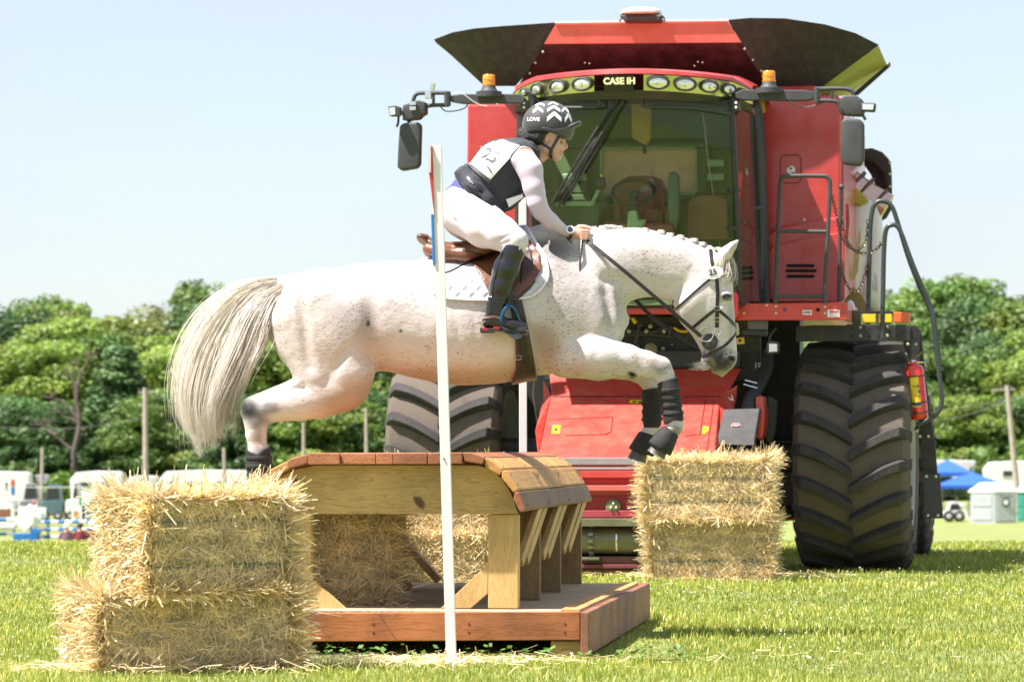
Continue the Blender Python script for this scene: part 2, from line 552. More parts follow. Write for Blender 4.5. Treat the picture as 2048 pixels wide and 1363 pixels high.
def turf_material(name, blades=False):
    m = bpy.data.materials.new(name); m.use_nodes = True
    nt = m.node_tree; N = nt.nodes; L = nt.links; b = N['Principled BSDF']
    tc = N.new('ShaderNodeTexCoord')
    n1 = N.new('ShaderNodeTexNoise'); n1.inputs['Scale'].default_value = 0.9; n1.inputs['Detail'].default_value = 6
    n2 = N.new('ShaderNodeTexNoise'); n2.inputs['Scale'].default_value = 26; n2.inputs['Detail'].default_value = 6; n2.inputs['Roughness'].default_value = 0.7
    mp = N.new('ShaderNodeMapping'); mp.inputs['Scale'].default_value = (1, 0.45, 1)
    L.new(tc.outputs['Object'], mp.inputs['Vector'])
    for n in (n1, n2): L.new(mp.outputs['Vector'], n.inputs['Vector'])
    r1 = N.new('ShaderNodeValToRGB'); e = r1.color_ramp.elements
    e[0].position = 0.30; e[0].color = (0.13, 0.158, 0.040, 1); e[1].position = 0.72; e[1].color = (0.29, 0.29, 0.11, 1)
    k = r1.color_ramp.elements.new(0.52); k.color = (0.195, 0.228, 0.058, 1)
    ad = N.new('ShaderNodeMath'); ad.operation = 'MULTIPLY_ADD'; ad.inputs[1].default_value = 0.55; ad.inputs[2].default_value = -0.06
    L.new(n2.outputs['Fac'], ad.inputs[0])
    sm = N.new('ShaderNodeMath'); sm.operation = 'MULTIPLY_ADD'; sm.inputs[1].default_value = 0.55; L.new(n1.outputs['Fac'], sm.inputs[0]); L.new(ad.outputs[0], sm.inputs[2])
    L.new(sm.outputs[0], r1.inputs['Fac']); L.new(r1.outputs['Color'], b.inputs['Base Color'])
    b.inputs['Roughness'].default_value = 0.85
    bp = N.new('ShaderNodeBump'); bp.inputs['Strength'].default_value = 0.7; bp.inputs['Distance'].default_value = 0.03
    L.new(n2.outputs['Fac'], bp.inputs['Height']); L.new(bp.outputs['Normal'], b.inputs['Normal'])
    return m
ground = link('ground', fast_mesh('ground', V, quads=np.stack([idx, idx + ny, idx + ny + 1, idx + 1], 1)), turf_material('turf'), smooth=True)
ground['kind'] = 'structure'

def leaf_material(name, col, tr=0.35, var=0.35, rough=0.5, attr='tint'):
    m = bpy.data.materials.new(name); m.use_nodes = True
    nt = m.node_tree; N = nt.nodes; L = nt.links; N.remove(N['Principled BSDF']); out = N['Material Output']
    at = N.new('ShaderNodeAttribute'); at.attribute_name = attr
    oi = N.new('ShaderNodeObjectInfo')
    hs = N.new('ShaderNodeHueSaturation'); hs.inputs['Color'].default_value = (*col, 1)
    mr = N.new('ShaderNodeMapRange'); mr.inputs['To Min'].default_value = 1 - var * .5; mr.inputs['To Max'].default_value = 1 + var * .5
    L.new(oi.outputs['Random'], mr.inputs['Value']); L.new(mr.outputs['Result'], hs.inputs['Value'])
    mu = N.new('ShaderNodeMix'); mu.data_type = 'RGBA'; mu.blend_type = 'MULTIPLY'; mu.inputs['Factor'].default_value = 1
    L.new(hs.outputs['Color'], mu.inputs['A']); L.new(at.outputs['Color'], mu.inputs['B'])
    d = N.new('ShaderNodeBsdfDiffuse'); t = N.new('ShaderNodeBsdfTranslucent'); g = N.new('ShaderNodeBsdfGlossy'); g.inputs['Roughness'].default_value = rough
    L.new(mu.outputs['Result'], d.inputs['Color']); L.new(mu.outputs['Result'], t.inputs['Color'])
    g.inputs['Color'].default_value = (1, 1, 1, 1)
    m1 = N.new('ShaderNodeMixShader'); m1.inputs['Fac'].default_value = tr; L.new(d.outputs[0], m1.inputs[1]); L.new(t.outputs[0], m1.inputs[2])
    m2 = N.new('ShaderNodeMixShader'); m2.inputs['Fac'].default_value = 0.03; L.new(m1.outputs[0], m2.inputs[1]); L.new(g.outputs[0], m2.inputs[2])
    L.new(m2.outputs[0], out.inputs['Surface'])
    return m

# ---- grass: blades as real geometry out to 62 m
def blades(n, y0, y1, h0, h1, w_):
    y = y0 + (y1 - y0) * rng.random(n)
    half = y * 1200 / FPX + 0.4
    x = (rng.random(n) * 2 - 1) * half
    return x, y, h0 + (h1 - h0) * rng.random(n) ** 1.6, np.full(n, w_)
parts_ = [blades(68000, 13.5, 17.5, .018, .058, .0042), blades(84000, 17.5, 23, .018, .058, .0055), blades(90000, 23, 33, .020, .060, .0075),
          blades(60000, 33, 46, .03, .075, .011), blades(38000, 46, 70, .03, .08, .018)]
gx, gy, gh, gw = [np.concatenate(a) for a in zip(*parts_)]
pat = np.sin(gx * 1.3 + 1.1 * np.sin(gy * .7)) * np.cos(gy * .9 + np.sin(gx * .8)) + .5 * np.sin(gx * 4.1 + gy * 2.3)
gh = gh * (1 + .28 * pat) * np.where((gx > -1.4) & (gx < .8) & (gy > 16.45) & (gy < 21), .45, 1)
n = len(gx); az = rng.random(n) * 2 * PI; lean = rng.random(n) * .75 + .08
dx, dy = np.cos(az), np.sin(az)
base = np.stack([gx, gy, gz(gx, gy) - .004], 1)
side = np.stack([-dy, dx, 0 * dx], 1) * gw[:, None] / 2
mid = base + np.stack([dx * lean * gh * .35, dy * lean * gh * .35, gh * .6], 1)
tip = base + np.stack([dx * lean * gh, dy * lean * gh, gh * (1 - .3 * lean)], 1)
V = np.stack([base - side, base + side, mid + side * .75, mid - side * .75, tip], 1).reshape(-1, 3)
i = np.arange(n)[:, None] * 5
me = fast_mesh('grass', V, quads=i + np.array([[0, 1, 2, 3]]), tris=i + np.array([[3, 2, 4]]))
tint = np.stack([.95 + .35 * rng.random(n), .95 + .2 * rng.random(n), .55 + .4 * rng.random(n)], 1) * (.86 + .10 * pat[:, None])
dry = (rng.random(n) < .15 + .09 * pat)[:, None]
tint = np.where(dry, np.array([[2.6, 1.75, 2.6]]) * (.7 + .5 * rng.random(n))[:, None], tint)
vcol(me, 'tint', np.repeat(tint, 5, 0))
tag(link('grass', me, leaf_material('grass_blades', (0.265, 0.352, 0.060), .45, 0)), kind='stuff', label='short sunlit turf grass with dry blades')
# white clover heads in the turf
mb_v, mb_f = [], []
ico = MB().ball((0, 0, 0), 1, 6); iv = np.array(ico.v, np.float32); iq = np.array([f for f in ico.f if len(f) == 4], np.int32)
nc = 2600
cy = 16 + 75 * rng.random(nc) ** 1.3; cx = (rng.random(nc) * 2 - 1) * cy * 1060 / FPX
keep = (np.sin(cx * .9 + 2) * np.cos(cy * .35) > -.35) & ~((cy < 21) & (np.abs(cx) < 1.0))
cx, cy = cx[keep], cy[keep]
cc = np.stack([cx, cy, gz(cx, cy) + .045 + .02 * rng.random(len(cx))], 1)
rr = (.0036 + .0026 * rng.random(len(cx))) * (1 + .012 * (cy - 16))
V = (cc[:, None, :] + iv[None] * rr[:, None, None]).reshape(-1, 3)
Q = (np.arange(len(cc))[:, None, None] * len(iv) + iq[None]).reshape(-1, 4)
tag(link('clover_flowers', fast_mesh('clover', V, quads=Q), M('clover_white', (.62, .60, .52), rough=.8)), kind='stuff', label='white clover heads dotted through the turf')
# broad clover leaves under and in front of the jump
nl = 160
lx = -1.35 + 2.2 * rng.random(nl); ly = 16.5 + .5 * rng.random(nl)
lz = .02 + .05 * rng.random(nl); a = rng.random(nl) * 6.28; r_ = .010 + .008 * rng.random(nl)
tl = rng.normal(size=(nl, 2)) * .35
V = []
for k in range(4):
    t_ = a + k * PI / 2
    V.append(np.stack([lx + np.cos(t_) * r_, ly + np.sin(t_) * r_, lz + (np.cos(t_) * tl[:, 0] + np.sin(t_) * tl[:, 1]) * r_], 1))
V = np.stack(V, 1).reshape(-1, 3)
me = fast_mesh('clover_leaves', V, quads=np.arange(nl * 4).reshape(-1, 4)); vcol(me, 'tint', np.repeat(.7 + .6 * rng.random((nl, 1)) * np.ones((1, 3)), 4, 0))
tag(link('clover_leaves', me, leaf_material('clover_leaf', (.12, .24, .045), .3, 0)), kind='stuff', label='dark green clover leaves in the shade of the platform')

# ------------------------------------------------------------ woodland
def crown_mesh(name, H, R, lobes, n, leaf, seed, shape='round', base=0.12):
    r = np.random.default_rng(seed)
    L_ = []
    for k in range(lobes):
        t = r.random()
        if shape == 'cone': rad = R * (1 - t) ** .8 * (.35 + .65 * r.random())
        else: rad = R * math.sqrt(max(0.05, 1 - (abs(t - .45) / .62) ** 2.2)) * (.25 + .75 * r.random() ** .6)
        a_ = r.random() * 2 * PI
        s_ = (.10 + .13 * r.random()) * R * (1.0 if shape != 'cone' else .8)
        L_.append((rad * math.cos(a_), rad * math.sin(a_), H * (base + (1 - base) * t), s_ * (1.25 + .3 * r.random()), s_))
    L_ = np.array(L_)
    wgt = L_[:, 3] ** 2; k = r.choice(len(L_), n, p=wgt / wgt.sum())
    d = r.normal(size=(n, 3)); d /= np.linalg.norm(d, axis=1)[:, None]
    rr_ = (.55 + .5 * r.random(n)) ** .6
    c = L_[k, :3] + d * rr_[:, None] * np.stack([L_[k, 3], L_[k, 3], L_[k, 4]], 1)
    nn = d * .8 + r.normal(size=(n, 3)) * .55 + np.array([[0, 0, .35]]); nn /= np.linalg.norm(nn, axis=1)[:, None]
    u = np.cross(nn, r.normal(size=(n, 3))); u /= np.linalg.norm(u, axis=1)[:, None]; v = np.cross(nn, u)
    s_ = leaf * (.6 + .8 * r.random(n))[:, None]
    q = np.stack([c - u * s_, c + v * s_ * .55, c + u * s_, c - v * s_ * .55], 1)
    me = fast_mesh(name, q.reshape(-1, 3), quads=np.arange(n * 4).reshape(-1, 4))
    lt = .72 + .5 * r.random(len(L_))[k]
    t3 = np.stack([lt * (1 + .25 * (r.random(len(L_))[k] - .4)), lt, lt * .9], 1) * (.85 + .3 * r.random(n))[:, None]
    vcol(me, 'tint', np.repeat(t3, 4, 0))
    return me
def trunk_mesh(name, H, R, seed, bare=False):
    r = random.Random(seed); mb = MB()
    pts = [Vector((0, 0, -1))]
    for k in range(1, 7): pts.append(Vector((r.uniform(-.25, .25) * k * .35, r.uniform(-.2, .2) * k * .3, H * .8 * k / 6)))
    rad = .028 * H
    mb.tube(pts, [rad * (1 - .13 * k) for k in range(7)], 7)
    for k in range(9 if bare else 7):
        p = pts[2 + k % 4]; a_ = r.uniform(0, 6.28); l_ = R * r.uniform(.5, .95)
        q = [p, p + Vector((math.cos(a_) * l_ * .5, math.sin(a_) * l_ * .4, H * .08)), p + Vector((math.cos(a_) * l_, math.sin(a_) * l_, H * .2))]
        mb.tube(q, [rad * .4, rad * .25, rad * .08], 5)
    me = bpy.data.meshes.new(name); me.from_pydata(mb.v, [], mb.f); return me
m_bark = M('bark', (.20, .155, .115), rough=.9, var=.3, vscale=2, bump=.6, bscale=6)
green = {'bright': leaf_material('leaves_bright', (.21, .31, .055), .32, .3), 'mid': leaf_material('leaves_mid', (.135, .235, .05), .30, .3),
         'dark': leaf_material('leaves_dark', (.085, .17, .058), .25, .3), 'olive': leaf_material('leaves_olive', (.20, .25, .07), .3, .3)}
kinds = {}
for i_, (kn, cl, shp, nlob) in enumerate((('broadleaf_tree', 'bright', 'round', 105), ('broadleaf_tree', 'mid', 'round', 120), ('broadleaf_tree', 'olive', 'round', 95), ('spruce_tree', 'dark', 'cone', 95), ('broadleaf_tree', 'dark', 'round', 110))):
    H_ = 15.0
    cmesh = crown_mesh('crown', H_, 5.2 if shp == 'round' else 4.4, int(nlob * 1.35), 26000, .185, 40 + i_, shp, .10 if shp == 'round' else .03); cmesh.materials.append(green[cl])
    tmesh = trunk_mesh('trunk', H_, 5, 60 + i_); tmesh.materials.append(m_bark)
    kinds[i_] = (kn, cmesh, tmesh)
TREE_N = 0
POS = [(0, 'cut by the left edge'), (40, 'above the leftmost trailer'), (100, 'above the low grey trailer'), (136, 'left of the bare forked tree'), (170, 'behind the bare forked tree'), (230, 'right of the bare forked tree'),
       (280, 'left of the tall pole'), (330, 'just right of the tall pole'), (380, 'at the tail\'s left edge'), (430, 'behind the tail'), (460, 'peeking above the tail'), (520, 'by the horse\'s hock'), (590, 'under the buttock'), (660, 'behind the stifle'),
       (730, 'under the flank'), (790, 'left of the front tyre'), (880, 'behind the left tyre'), (1000, 'behind the harvester\'s left'), (1795, 'behind the stair rail'), (1840, 'beside the stair rail'), (1875, 'right of the stair rail'),
       (1925, 'above the blue canopies'), (1965, 'above the grey toilet'), (2015, 'left of the leaning pole'), (2045, 'behind the leaning pole'), (9999, 'cut by the right edge')]
def tree(px, top, Y, kind, wide=1.0, lab=None, sink=0):
    """tree whose crown top shows at photo row top, standing on the ground at distance Y"""
    global TREE_N
    kn, cm, tm = kinds[kind]
    x = (px - 1024) * Y / FPX; z0 = float(gz(x, Y)) - sink
    H_ = CH + (HY - top) * Y / FPX - z0
    k = H_ / 15.6
    word = {0: 'bright yellow-green', 1: 'mid-green', 2: 'olive-green', 3: 'dark blue-green conical', 4: 'dark green'}[kind]
    place = next(n for x_, n in POS if px < x_)
    row = 'front' if Y < 315 else 'middle' if Y < 340 else 'back'
    e = empty(kn, (x, Y, z0), (TREE_N * 2.1) % 6.28, lab or f'{word} tree in the {row} row, {place}', 'tree', 'trees of the wood')
    c = bpy.data.objects.new('crown', cm); t = bpy.data.objects.new('trunk', tm)
    for o in (c, t): COL.objects.link(o); o.parent = e
    e.scale = (k * wide * 1.22, k * wide * 1.22, k)
    TREE_N += 1
    return e
for a in [(-70, 640, 372, 1, 1.1), (20, 615, 360, 4, .9), (66, 600, 370, 1, .8), (118, 608, 365, 0, .7), (150, 632, 350, 0, 1.1), (208, 630, 352, 2, 1.1), (262, 622, 362, 2, 1.0), (318, 640, 366, 2, .9), (352, 662, 352, 4, .8),
          (400, 640, 360, 4, .8), (438, 570, 380, 1, .7), (470, 600, 368, 4, .9), (540, 590, 360, 1, 1.0), (610, 585, 365, 0, 1.0), (690, 590, 362, 1, 1.1), (770, 600, 366, 4, 1.0), (850, 610, 366, 1, 1.1), (940, 610, 366, 1, 1.1),
          (1750, 640, 360, 1, .9), (1815, 590, 366, 1, .8), (1862, 566, 360, 1, 1.0), (1912, 556, 358, 1, .9), (1958, 600, 352, 4, .8), (2005, 660, 345, 4, .8), (2040, 620, 350, 0, 1.0), (2100, 600, 350, 1, 1.1)]: tree(*a)
for a in [(-30, 700, 330, 0, 1.1), (50, 690, 326, 0, 1.0), (118, 680, 330, 0, 1.0), (190, 670, 333, 1, 1.0), (300, 672, 333, 0, .8), (345, 690, 325, 0, 1.0), (410, 660, 330, 0, 1.0), (500, 680, 328, 1, 1.0), (570, 670, 328, 0, 1.0), (650, 680, 330, 1, 1.0),
          (740, 690, 330, 0, 1.0), (830, 690, 330, 4, 1.1), (930, 690, 330, 4, 1.1), (1800, 680, 330, 4, 1.0), (1880, 700, 326, 1, 1.0), (1950, 700, 330, 1, .9), (2020, 720, 326, 0, 1.0), (2080, 700, 328, 0, 1.0)]: tree(*a)
for a in [(240, 690, 312, 3, 1.25), (-20, 790, 310, 4, 1.3), (70, 800, 308, 4, 1.3), (310, 780, 308, 1, 1.2), (400, 770, 308, 0, 1.1), (480, 790, 306, 4, 1.3), (560, 780, 308, 1, 1.2), (640, 770, 306, 0, 1.2), (720, 780, 308, 4, 1.3), (800, 790, 308, 1, 1.2),
          (900, 790, 308, 4, 1.3), (1790, 790, 308, 4, 1.2), (1862, 800, 308, 1, 1.3), (1930, 790, 306, 0, 1.2), (2010, 800, 308, 1, 1.3), (2070, 790, 308, 4, 1.3)]: tree(*a)
for k_, x_ in enumerate((990, 1080, 1170, 1260, 1350, 1440, 1530, 1620, 1700)): tree(x_, 640 + 40 * (k_ % 3), 345, (1, 4, 0, 1)[k_ % 4], 1.2, 'tree in the row behind the harvester, in line with its ' + ('left beacon', 'left pillar', 'badge', 'seat', 'steering wheel', 'right pillar', 'right beacon', 'guard rail', 'auger')[k_])
for k_, x_ in enumerate((-560, -400, -260, -150)): tree(x_, 650 + 30 * (k_ % 2), 335, (1, 0, 4)[k_ % 3], 1.25, 'tree outside the left edge, ' + ('farthest out', 'second from the end', 'with a bright crown', 'nearest the edge')[k_])
for k_, x_ in enumerate((2180, 2290, 2410, 2540, 2680)): tree(x_, 620 + 30 * (k_ % 2), 340, (0, 1, 4)[k_ % 3], 1.25, 'tree outside the right edge, ' + ('nearest the edge', 'beside the nearest one', 'in the middle of the row', 'second from the end', 'farthest out')[k_])
# the bare pale tree that stands in front of the wood on the left
bare = empty('bare_tree', (0, 0, 0), 0, 'thin brown leafless forked tree standing in front of the wood on the left', 'tree')
mb = MB()
def Q(px, py, Y=304): return P(px, py, Y)
mb.tube([Q(146, 985), Q(147, 940), Q(148, 902), Q(158, 862), Q(159, 830), Q(153, 800), Q(156, 762), Q(168, 735), Q(180, 712)], [.30, .27, .25, .23, .19, .16, .12, .08, .05], 8)
for pts in (([148, 902], [132, 890], [112, 870], [98, 845]), ([158, 840], [140, 818], [122, 800], [100, 795]), ([153, 800], [150, 770], [142, 750]), ([112, 870], [96, 862], [84, 850]), ([159, 850], [148, 838], [130, 835], [118, 822]), ([156, 770], [160, 745], [152, 728])):
    mb.tube([Q(*p) for p in pts], [.2 - .17 * k / (len(pts) - 1) for k in range(len(pts))], 6)
mb.build('trunk', M('pale_bark', (.13, .10, .08), rough=.9, var=.2), bare, smooth=True)
mb = MB()
for k in range(70):
    x0, y0 = random.choice(((100, 795), (98, 845), (84, 850), (180, 712), (142, 750), (152, 728), (118, 822)))
    a_ = random.uniform(0, 6.28); l_ = random.uniform(8, 26)
    mb.tube([Q(x0, y0), Q(x0 + math.cos(a_) * l_ * .6, y0 - abs(math.sin(a_)) * l_ * .5), Q(x0 + math.cos(a_) * l_, y0 - abs(math.sin(a_)) * l_)], [.05, .04, .015], 4)
mb.build('twig', MATS['pale_bark'], bare, kind='stuff')
for (px, top) in ((308, 612), (334, 616), (372, 655)):   # grey leafless crowns at the skyline
    b2 = empty('leafless_tree', (0, 0, 0), 0, {308: 'left of two hazy leafless grey treetops above the wood', 334: 'right of two hazy leafless grey treetops above the wood', 372: 'low leafless grey treetop beside the horse\'s tail'}[px], 'tree')
    mb = MB(); mb.tube([P(px, 900, 378), P(px + 3, 760, 378), P(px, top + 20, 378)], [.3, .2, .1], 6); mb.build('trunk', MATS['pale_bark'], b2)
    mb = MB()
    for k in range(120):
        y0 = top + random.uniform(20, 90); a_ = random.uniform(-1.1, 1.1); l_ = random.uniform(14, 42)
        q = P(px + random.uniform(-6, 6), y0, 378 + random.uniform(-2, 2)); e_ = P(px + math.sin(a_) * l_, y0 - math.cos(a_) * l_, 378 + random.uniform(-3, 3))
        mb.tube([q, q.lerp(e_, .5) + Vector((random.uniform(-.2, .2), 0, 0)), e_], [.06, .045, .015], 4)
    mb.build('twig', M('grey_twig', (.30, .28, .28), rough=.9), b2, kind='stuff')
# low scrub along the foot of the wood
n = 52000; y = 292 + 14 * rng.random(n); x = -48 + 100 * rng.random(n); hmax = 1.6 + 1.4 * np.sin(x * .35) * np.cos(x * .13 + 1) + .8 * np.sin(x * 1.7)
c = np.stack([x, y, gz(x, y) + np.clip(hmax, .5, 4) * rng.random(n) ** .7 * 1.3], 1)
nn = rng.normal(size=(n, 3)); u = np.cross(nn, rng.normal(size=(n, 3))); u /= np.linalg.norm(u, axis=1)[:, None]; v = np.cross(nn, u); v /= np.linalg.norm(v, axis=1)[:, None]
s_ = (.22 + .22 * rng.random(n))[:, None]
me = fast_mesh('scrub', np.stack([c - u * s_, c + v * s_ * .6, c + u * s_, c - v * s_ * .6], 1).reshape(-1, 3), quads=np.arange(n * 4).reshape(-1, 4))
vcol(me, 'tint', np.repeat((.7 + .6 * rng.random((n, 1))) * np.array([[1, 1, .9]]) * (.8 + .3 * np.sin(x * .5))[:, None], 4, 0))
tag(link('undergrowth', me, leaf_material('scrub_leaves', (.13, .22, .045), .3, 0)), kind='stuff', label='green undergrowth along the foot of the wood')

# ------------------------------------------------------------ utility poles, wires
m_polew = M('weathered_pole', (.40, .34, .29), rough=.9, var=.2, vscale=3)
m_wire = M('wire', (.12, .12, .12), rough=.6)
UP = [(290, 775, 292, 990, 262, 'tall wooden utility pole rising above the trailers left of the tail'), (85, 895, 82, 985, 270, 'short wooden post at the far left in front of the wood'), (448, 895, 450, 985, 268, 'short wooden post below the horse\'s tail tip'),
      (607, 845, 608, 960, 280, 'slim grey pole behind the horse\'s hind leg'), (732, 815, 734, 960, 285, 'faint grey pole left of the harvester'), (2014, 770, 2038, 985, 250, 'leaning wooden utility pole by the right edge')]
for (x0, y0, x1, y1, Y_, lab) in UP:
    b_ = P(x1, y1, Y_); b_.z = float(gz(b_.x, Y_)) - .2
    t_ = P(x0, y0, Y_)
    e = empty('utility_pole', b_, 0, lab, 'utility pole', 'poles in front of the wood')
    wd = .19 if y1 - y0 > 150 else .13
    MB().cone((0, 0, 0), t_ - b_, wd * 1.15, wd * .85, 10).build('pole', m_polew, e, smooth=True)
    if y1 - y0 > 150:
        c = (t_ - b_) * .97
        MB().bar(c - Vector((1.1 if x0 > 1000 else .5, 0, .05)), c + Vector((.5 if x0 > 1000 else .7, 0, 0)), .12, .12).build('crossarm', m_polew, e)
        for kx in (-.4, .3): MB().lathe(c + Vector((kx, 0, .06)), (0, 0, 1), [(0, .05), (.08, .07), (.14, .03)], 8).build('insulator', m_steel if 'm_steel' in globals() else m_wire, e)
for nm, a_, b_ in (('left', (-60, 845, 262), (290, 835, 262)), ('left2', (292, 790, 262), (760, 830, 262)), ('right', (1780, 838, 250), (2016, 800, 250)), ('right2', (1780, 812, 250), (2060, 785, 250))):
    p, q = P(*a_), P(*b_)
    mb = MB(); mb.tube([p.lerp(q, t) - Vector((0, 0, 1.2 * 4 * t * (1 - t) * .5)) for t in np.linspace(0, 1, 12)], .022, 5)
    tag(mb.build('overhead_wire', m_wire), {'left': 'thin overhead wire running to the left edge', 'left2': 'thin overhead wire passing behind the horse\'s tail', 'right': 'lower overhead wire at the right edge', 'right2': 'upper overhead wire at the right edge'}[nm], 'wire')
# ------------------------------------------------------------ trailers, cars, fence, show jumps, people, toilets, canopies
m_tw = M('trailer_white', (.74, .74, .74), rough=.4, var=.05, dirt=.15)
m_tg = M('trailer_grey', (.45, .46, .47), rough=.4)
m_gl = M('dark_window', (.03, .035, .04), rough=.12, var=.1)
m_rub = M('black_rubber', (.02, .02, .02), rough=.8)
m_blue = M('blue_canvas', (.02, .10, .50), rough=.6, var=.1)
m_dark = M('dark_steel', (.035, .035, .04), rough=.5)
def on_ground(px, Y): x = (px - 1024) * Y / FPX; return Vector((x, Y, float(gz(x, Y))))
def trailer(x0, x1, top, Y, lab, mat=None, wins=3, nose=True, stripe=None):
    c = on_ground((x0 + x1) / 2, Y); L_ = (x1 - x0) * Y / FPX; H_ = CH + (HY - top) * Y / FPX - c.z
    e = empty('horse_trailer', c, 0, lab, 'trailer', 'trailers parked before the wood')
    fl = .5
    pr = [(-L_ / 2, fl), (L_ / 2, fl), (L_ / 2, H_ - .25), (L_ / 2 - .15, H_ - .08), (0, H_), (-L_ / 2 + .15, H_ - .08), (-L_ / 2, H_ - .3)]
    if nose: pr = [(-L_ / 2 + .5, fl), (L_ / 2, fl), (L_ / 2, H_ - .25), (L_ / 2 - .15, H_ - .06), (0, H_), (-L_ / 2 + .5, H_ - .12), (-L_ / 2, H_ - .7), (-L_ / 2 + .1, fl + .7)]
    b = MB().prism([(x, -1.1, z) for x, z in pr], (0, 2.2, 0)).build('trailer_body', mat or m_tw, e, bevel=.05)
    for k in range(wins):
        xx = -L_ / 2 + L_ * (k + .8) / (wins + .6)
        f = MB().box((xx, -1.12, H_ * .68), (.85, .04, .5)).build('window_frame', m_tg, b, bevel=.01)
        MB().box((xx, -1.15, H_ * .68), (.7, .03, .38)).build('window_pane', m_gl, b)
    MB().box((L_ * .22, -1.12, fl + .85), (.8, .04, 1.55)).build('door', m_tg, b, bevel=.02)
    if stripe: MB().box((0, -1.125, H_ * .42), (L_ * .8, .03, .14)).build('stripe', stripe, b)
    for xx in (L_ * .12, L_ * .3):
        w_ = MB().lathe((xx, -1.14, .36), (0, 1, 0), [(0, .30), (.02, .36), (.22, .36), (.24, .30)], 20).build('wheel', m_rub, e, smooth=True)
        MB().lathe((xx, -1.16, .36), (0, 1, 0), [(0, .12), (.03, .2), (.05, .2)], 14).build('rim', m_tg, w_)
    return e
trailer(-60, 62, 942, 284, 'white horse trailer cut by the left edge of the picture', wins=2)
trailer(66, 132, 948, 300, 'low grey-white trailer left of the pickup', m_tg, 2, False)
trailer(143, 246, 941, 286, 'white gooseneck trailer behind the white pickup', wins=2)
trailer(250, 318, 950, 300, 'small white trailer behind the top of the straw stack', wins=1)
trailer(322, 496, 939, 284, 'longest white trailer with several windows above the straw stack', wins=5)
trailer(515, 640, 945, 300, 'white trailer behind the horse\'s hind leg', wins=3)
trailer(1850, 1962, 919, 296, 'white trailer behind the blue canopies', wins=2, nose=False)
trailer(1968, 2110, 921, 290, 'white trailer behind the leaning pole at the right edge', wins=2)
def car(px, w_, top, Y, lab, mat, pickup=False):
    c = on_ground(px, Y); L_ = w_ * Y / FPX; H_ = CH + (HY - top) * Y / FPX - c.z
    e = empty('parked_car' if not pickup else 'pickup_truck', c, 0, lab, 'car' if not pickup else 'pickup')
    bh = H_ * .55
    b = MB().prism([(x * L_, -.9, z) for x, z in ((-.5, .35), (.5, .35), (.5, bh), (.22, bh + .05), (-.46, bh * .96), (-.5, bh * .8))], (0, 1.8, 0)).build('body', mat, e, bevel=.06)
    cab = ((-.28, bh), (.0, bh), (-.02, H_), (-.18, H_)) if pickup else ((-.34, bh), (.42, bh), (.32, H_), (-.18, H_))
    MB().prism([(x * L_, -.8, z) for x, z in cab], (0, 1.6, 0)).build('cabin', mat, e, bevel=.05)
    x0, x1 = (-.23, -.03) if pickup else (-.26, .36)
    MB().prism([(x0 * L_, -.82, bh + .05), (x1 * L_, -.82, bh + .05), ((x1 - .05) * L_, -.82, H_ - .12), ((x0 + .07) * L_, -.82, H_ - .12)], (0, .03, 0)).build('window_pane', m_gl, e)
    for xx in (-.3, .3):
        w2 = MB().lathe((xx * L_, -.93, .34), (0, 1, 0), [(0, .28), (.03, .34), (.2, .34)], 18).build('wheel', m_rub, e, smooth=True)
        MB().lathe((xx * L_, -.95, .34), (0, 1, 0), [(0, .1), (.03, .2)], 12).build('rim', m_tg, w2)
    return e
car(160, 52, 962, 262, 'white pickup truck parked behind the arena fence', m_tw, True)
car(106, 44, 968, 262, 'teal blue car parked left of the white pickup', M('car_teal', (.07, .14, .17), rough=.3, coat=.5))
car(62, 40, 966, 264, 'grey car parked at the left behind the fence', M('car_grey', (.25, .26, .28), rough=.3, coat=.5))
car(212, 46, 966, 264, 'dark blue car parked right of the white pickup', M('car_navy', (.04, .06, .12), rough=.3, coat=.5))
car(560, 50, 962, 262, 'dark car behind the horse\'s hind boots', MATS['car_navy'])
car(1905, 34, 1003, 222, 'pale utility buggy left of the portable toilets', m_tg)
# arena fence: posts, rails and wires
fe = empty('arena_fence', (0, 0, 0), 0, 'dark wire and post fence along the far side of the arena', 'fence')
YF = 200
def fp(px, h): p = on_ground(px, YF); return p + Vector((0, 0, h))
for px in list(range(-40, 700, 34)):
    MB().bar(fp(px, -.1), fp(px, 1.5), .11, .11, (0, 1, 0)).build('fence_post', m_dark, fe)
for h in (.25, .5, .75, 1.0, 1.42):
    mb = MB(); mb.tube([fp(px, h) for px in range(-60, 720, 60)], .05 if h > 1.2 else .02, 5); mb.build('rail', m_dark, fe)
fe2 = empty('wire_fence', (0, 0, 0), 0, 'thin wire fence behind the portable toilets', 'fence')
for px in range(1860, 2110, 26):
    p = on_ground(px, 232); MB().bar(p, p + Vector((0, 0, 1.7)), .06, .06, (0, 1, 0)).build('fence_post', m_dark, fe2)
for h in (.2, .5, .8, 1.1, 1.4, 1.65):
    mb = MB(); mb.tube([on_ground(px, 232) + Vector((0, 0, h)) for px in range(1850, 2120, 30)], .016, 5); mb.build('wire', m_dark, fe2)
mb = MB(); mb.tube([P(-20, 972, 210), P(80, 974, 210), P(200, 973, 210), P(330, 976, 210)], .02, 5)
tag(mb.build('guide_rope', M('rope_white', (.7, .7, .7), rough=.6)), 'long white rope strung across behind the show jumps', 'rope')

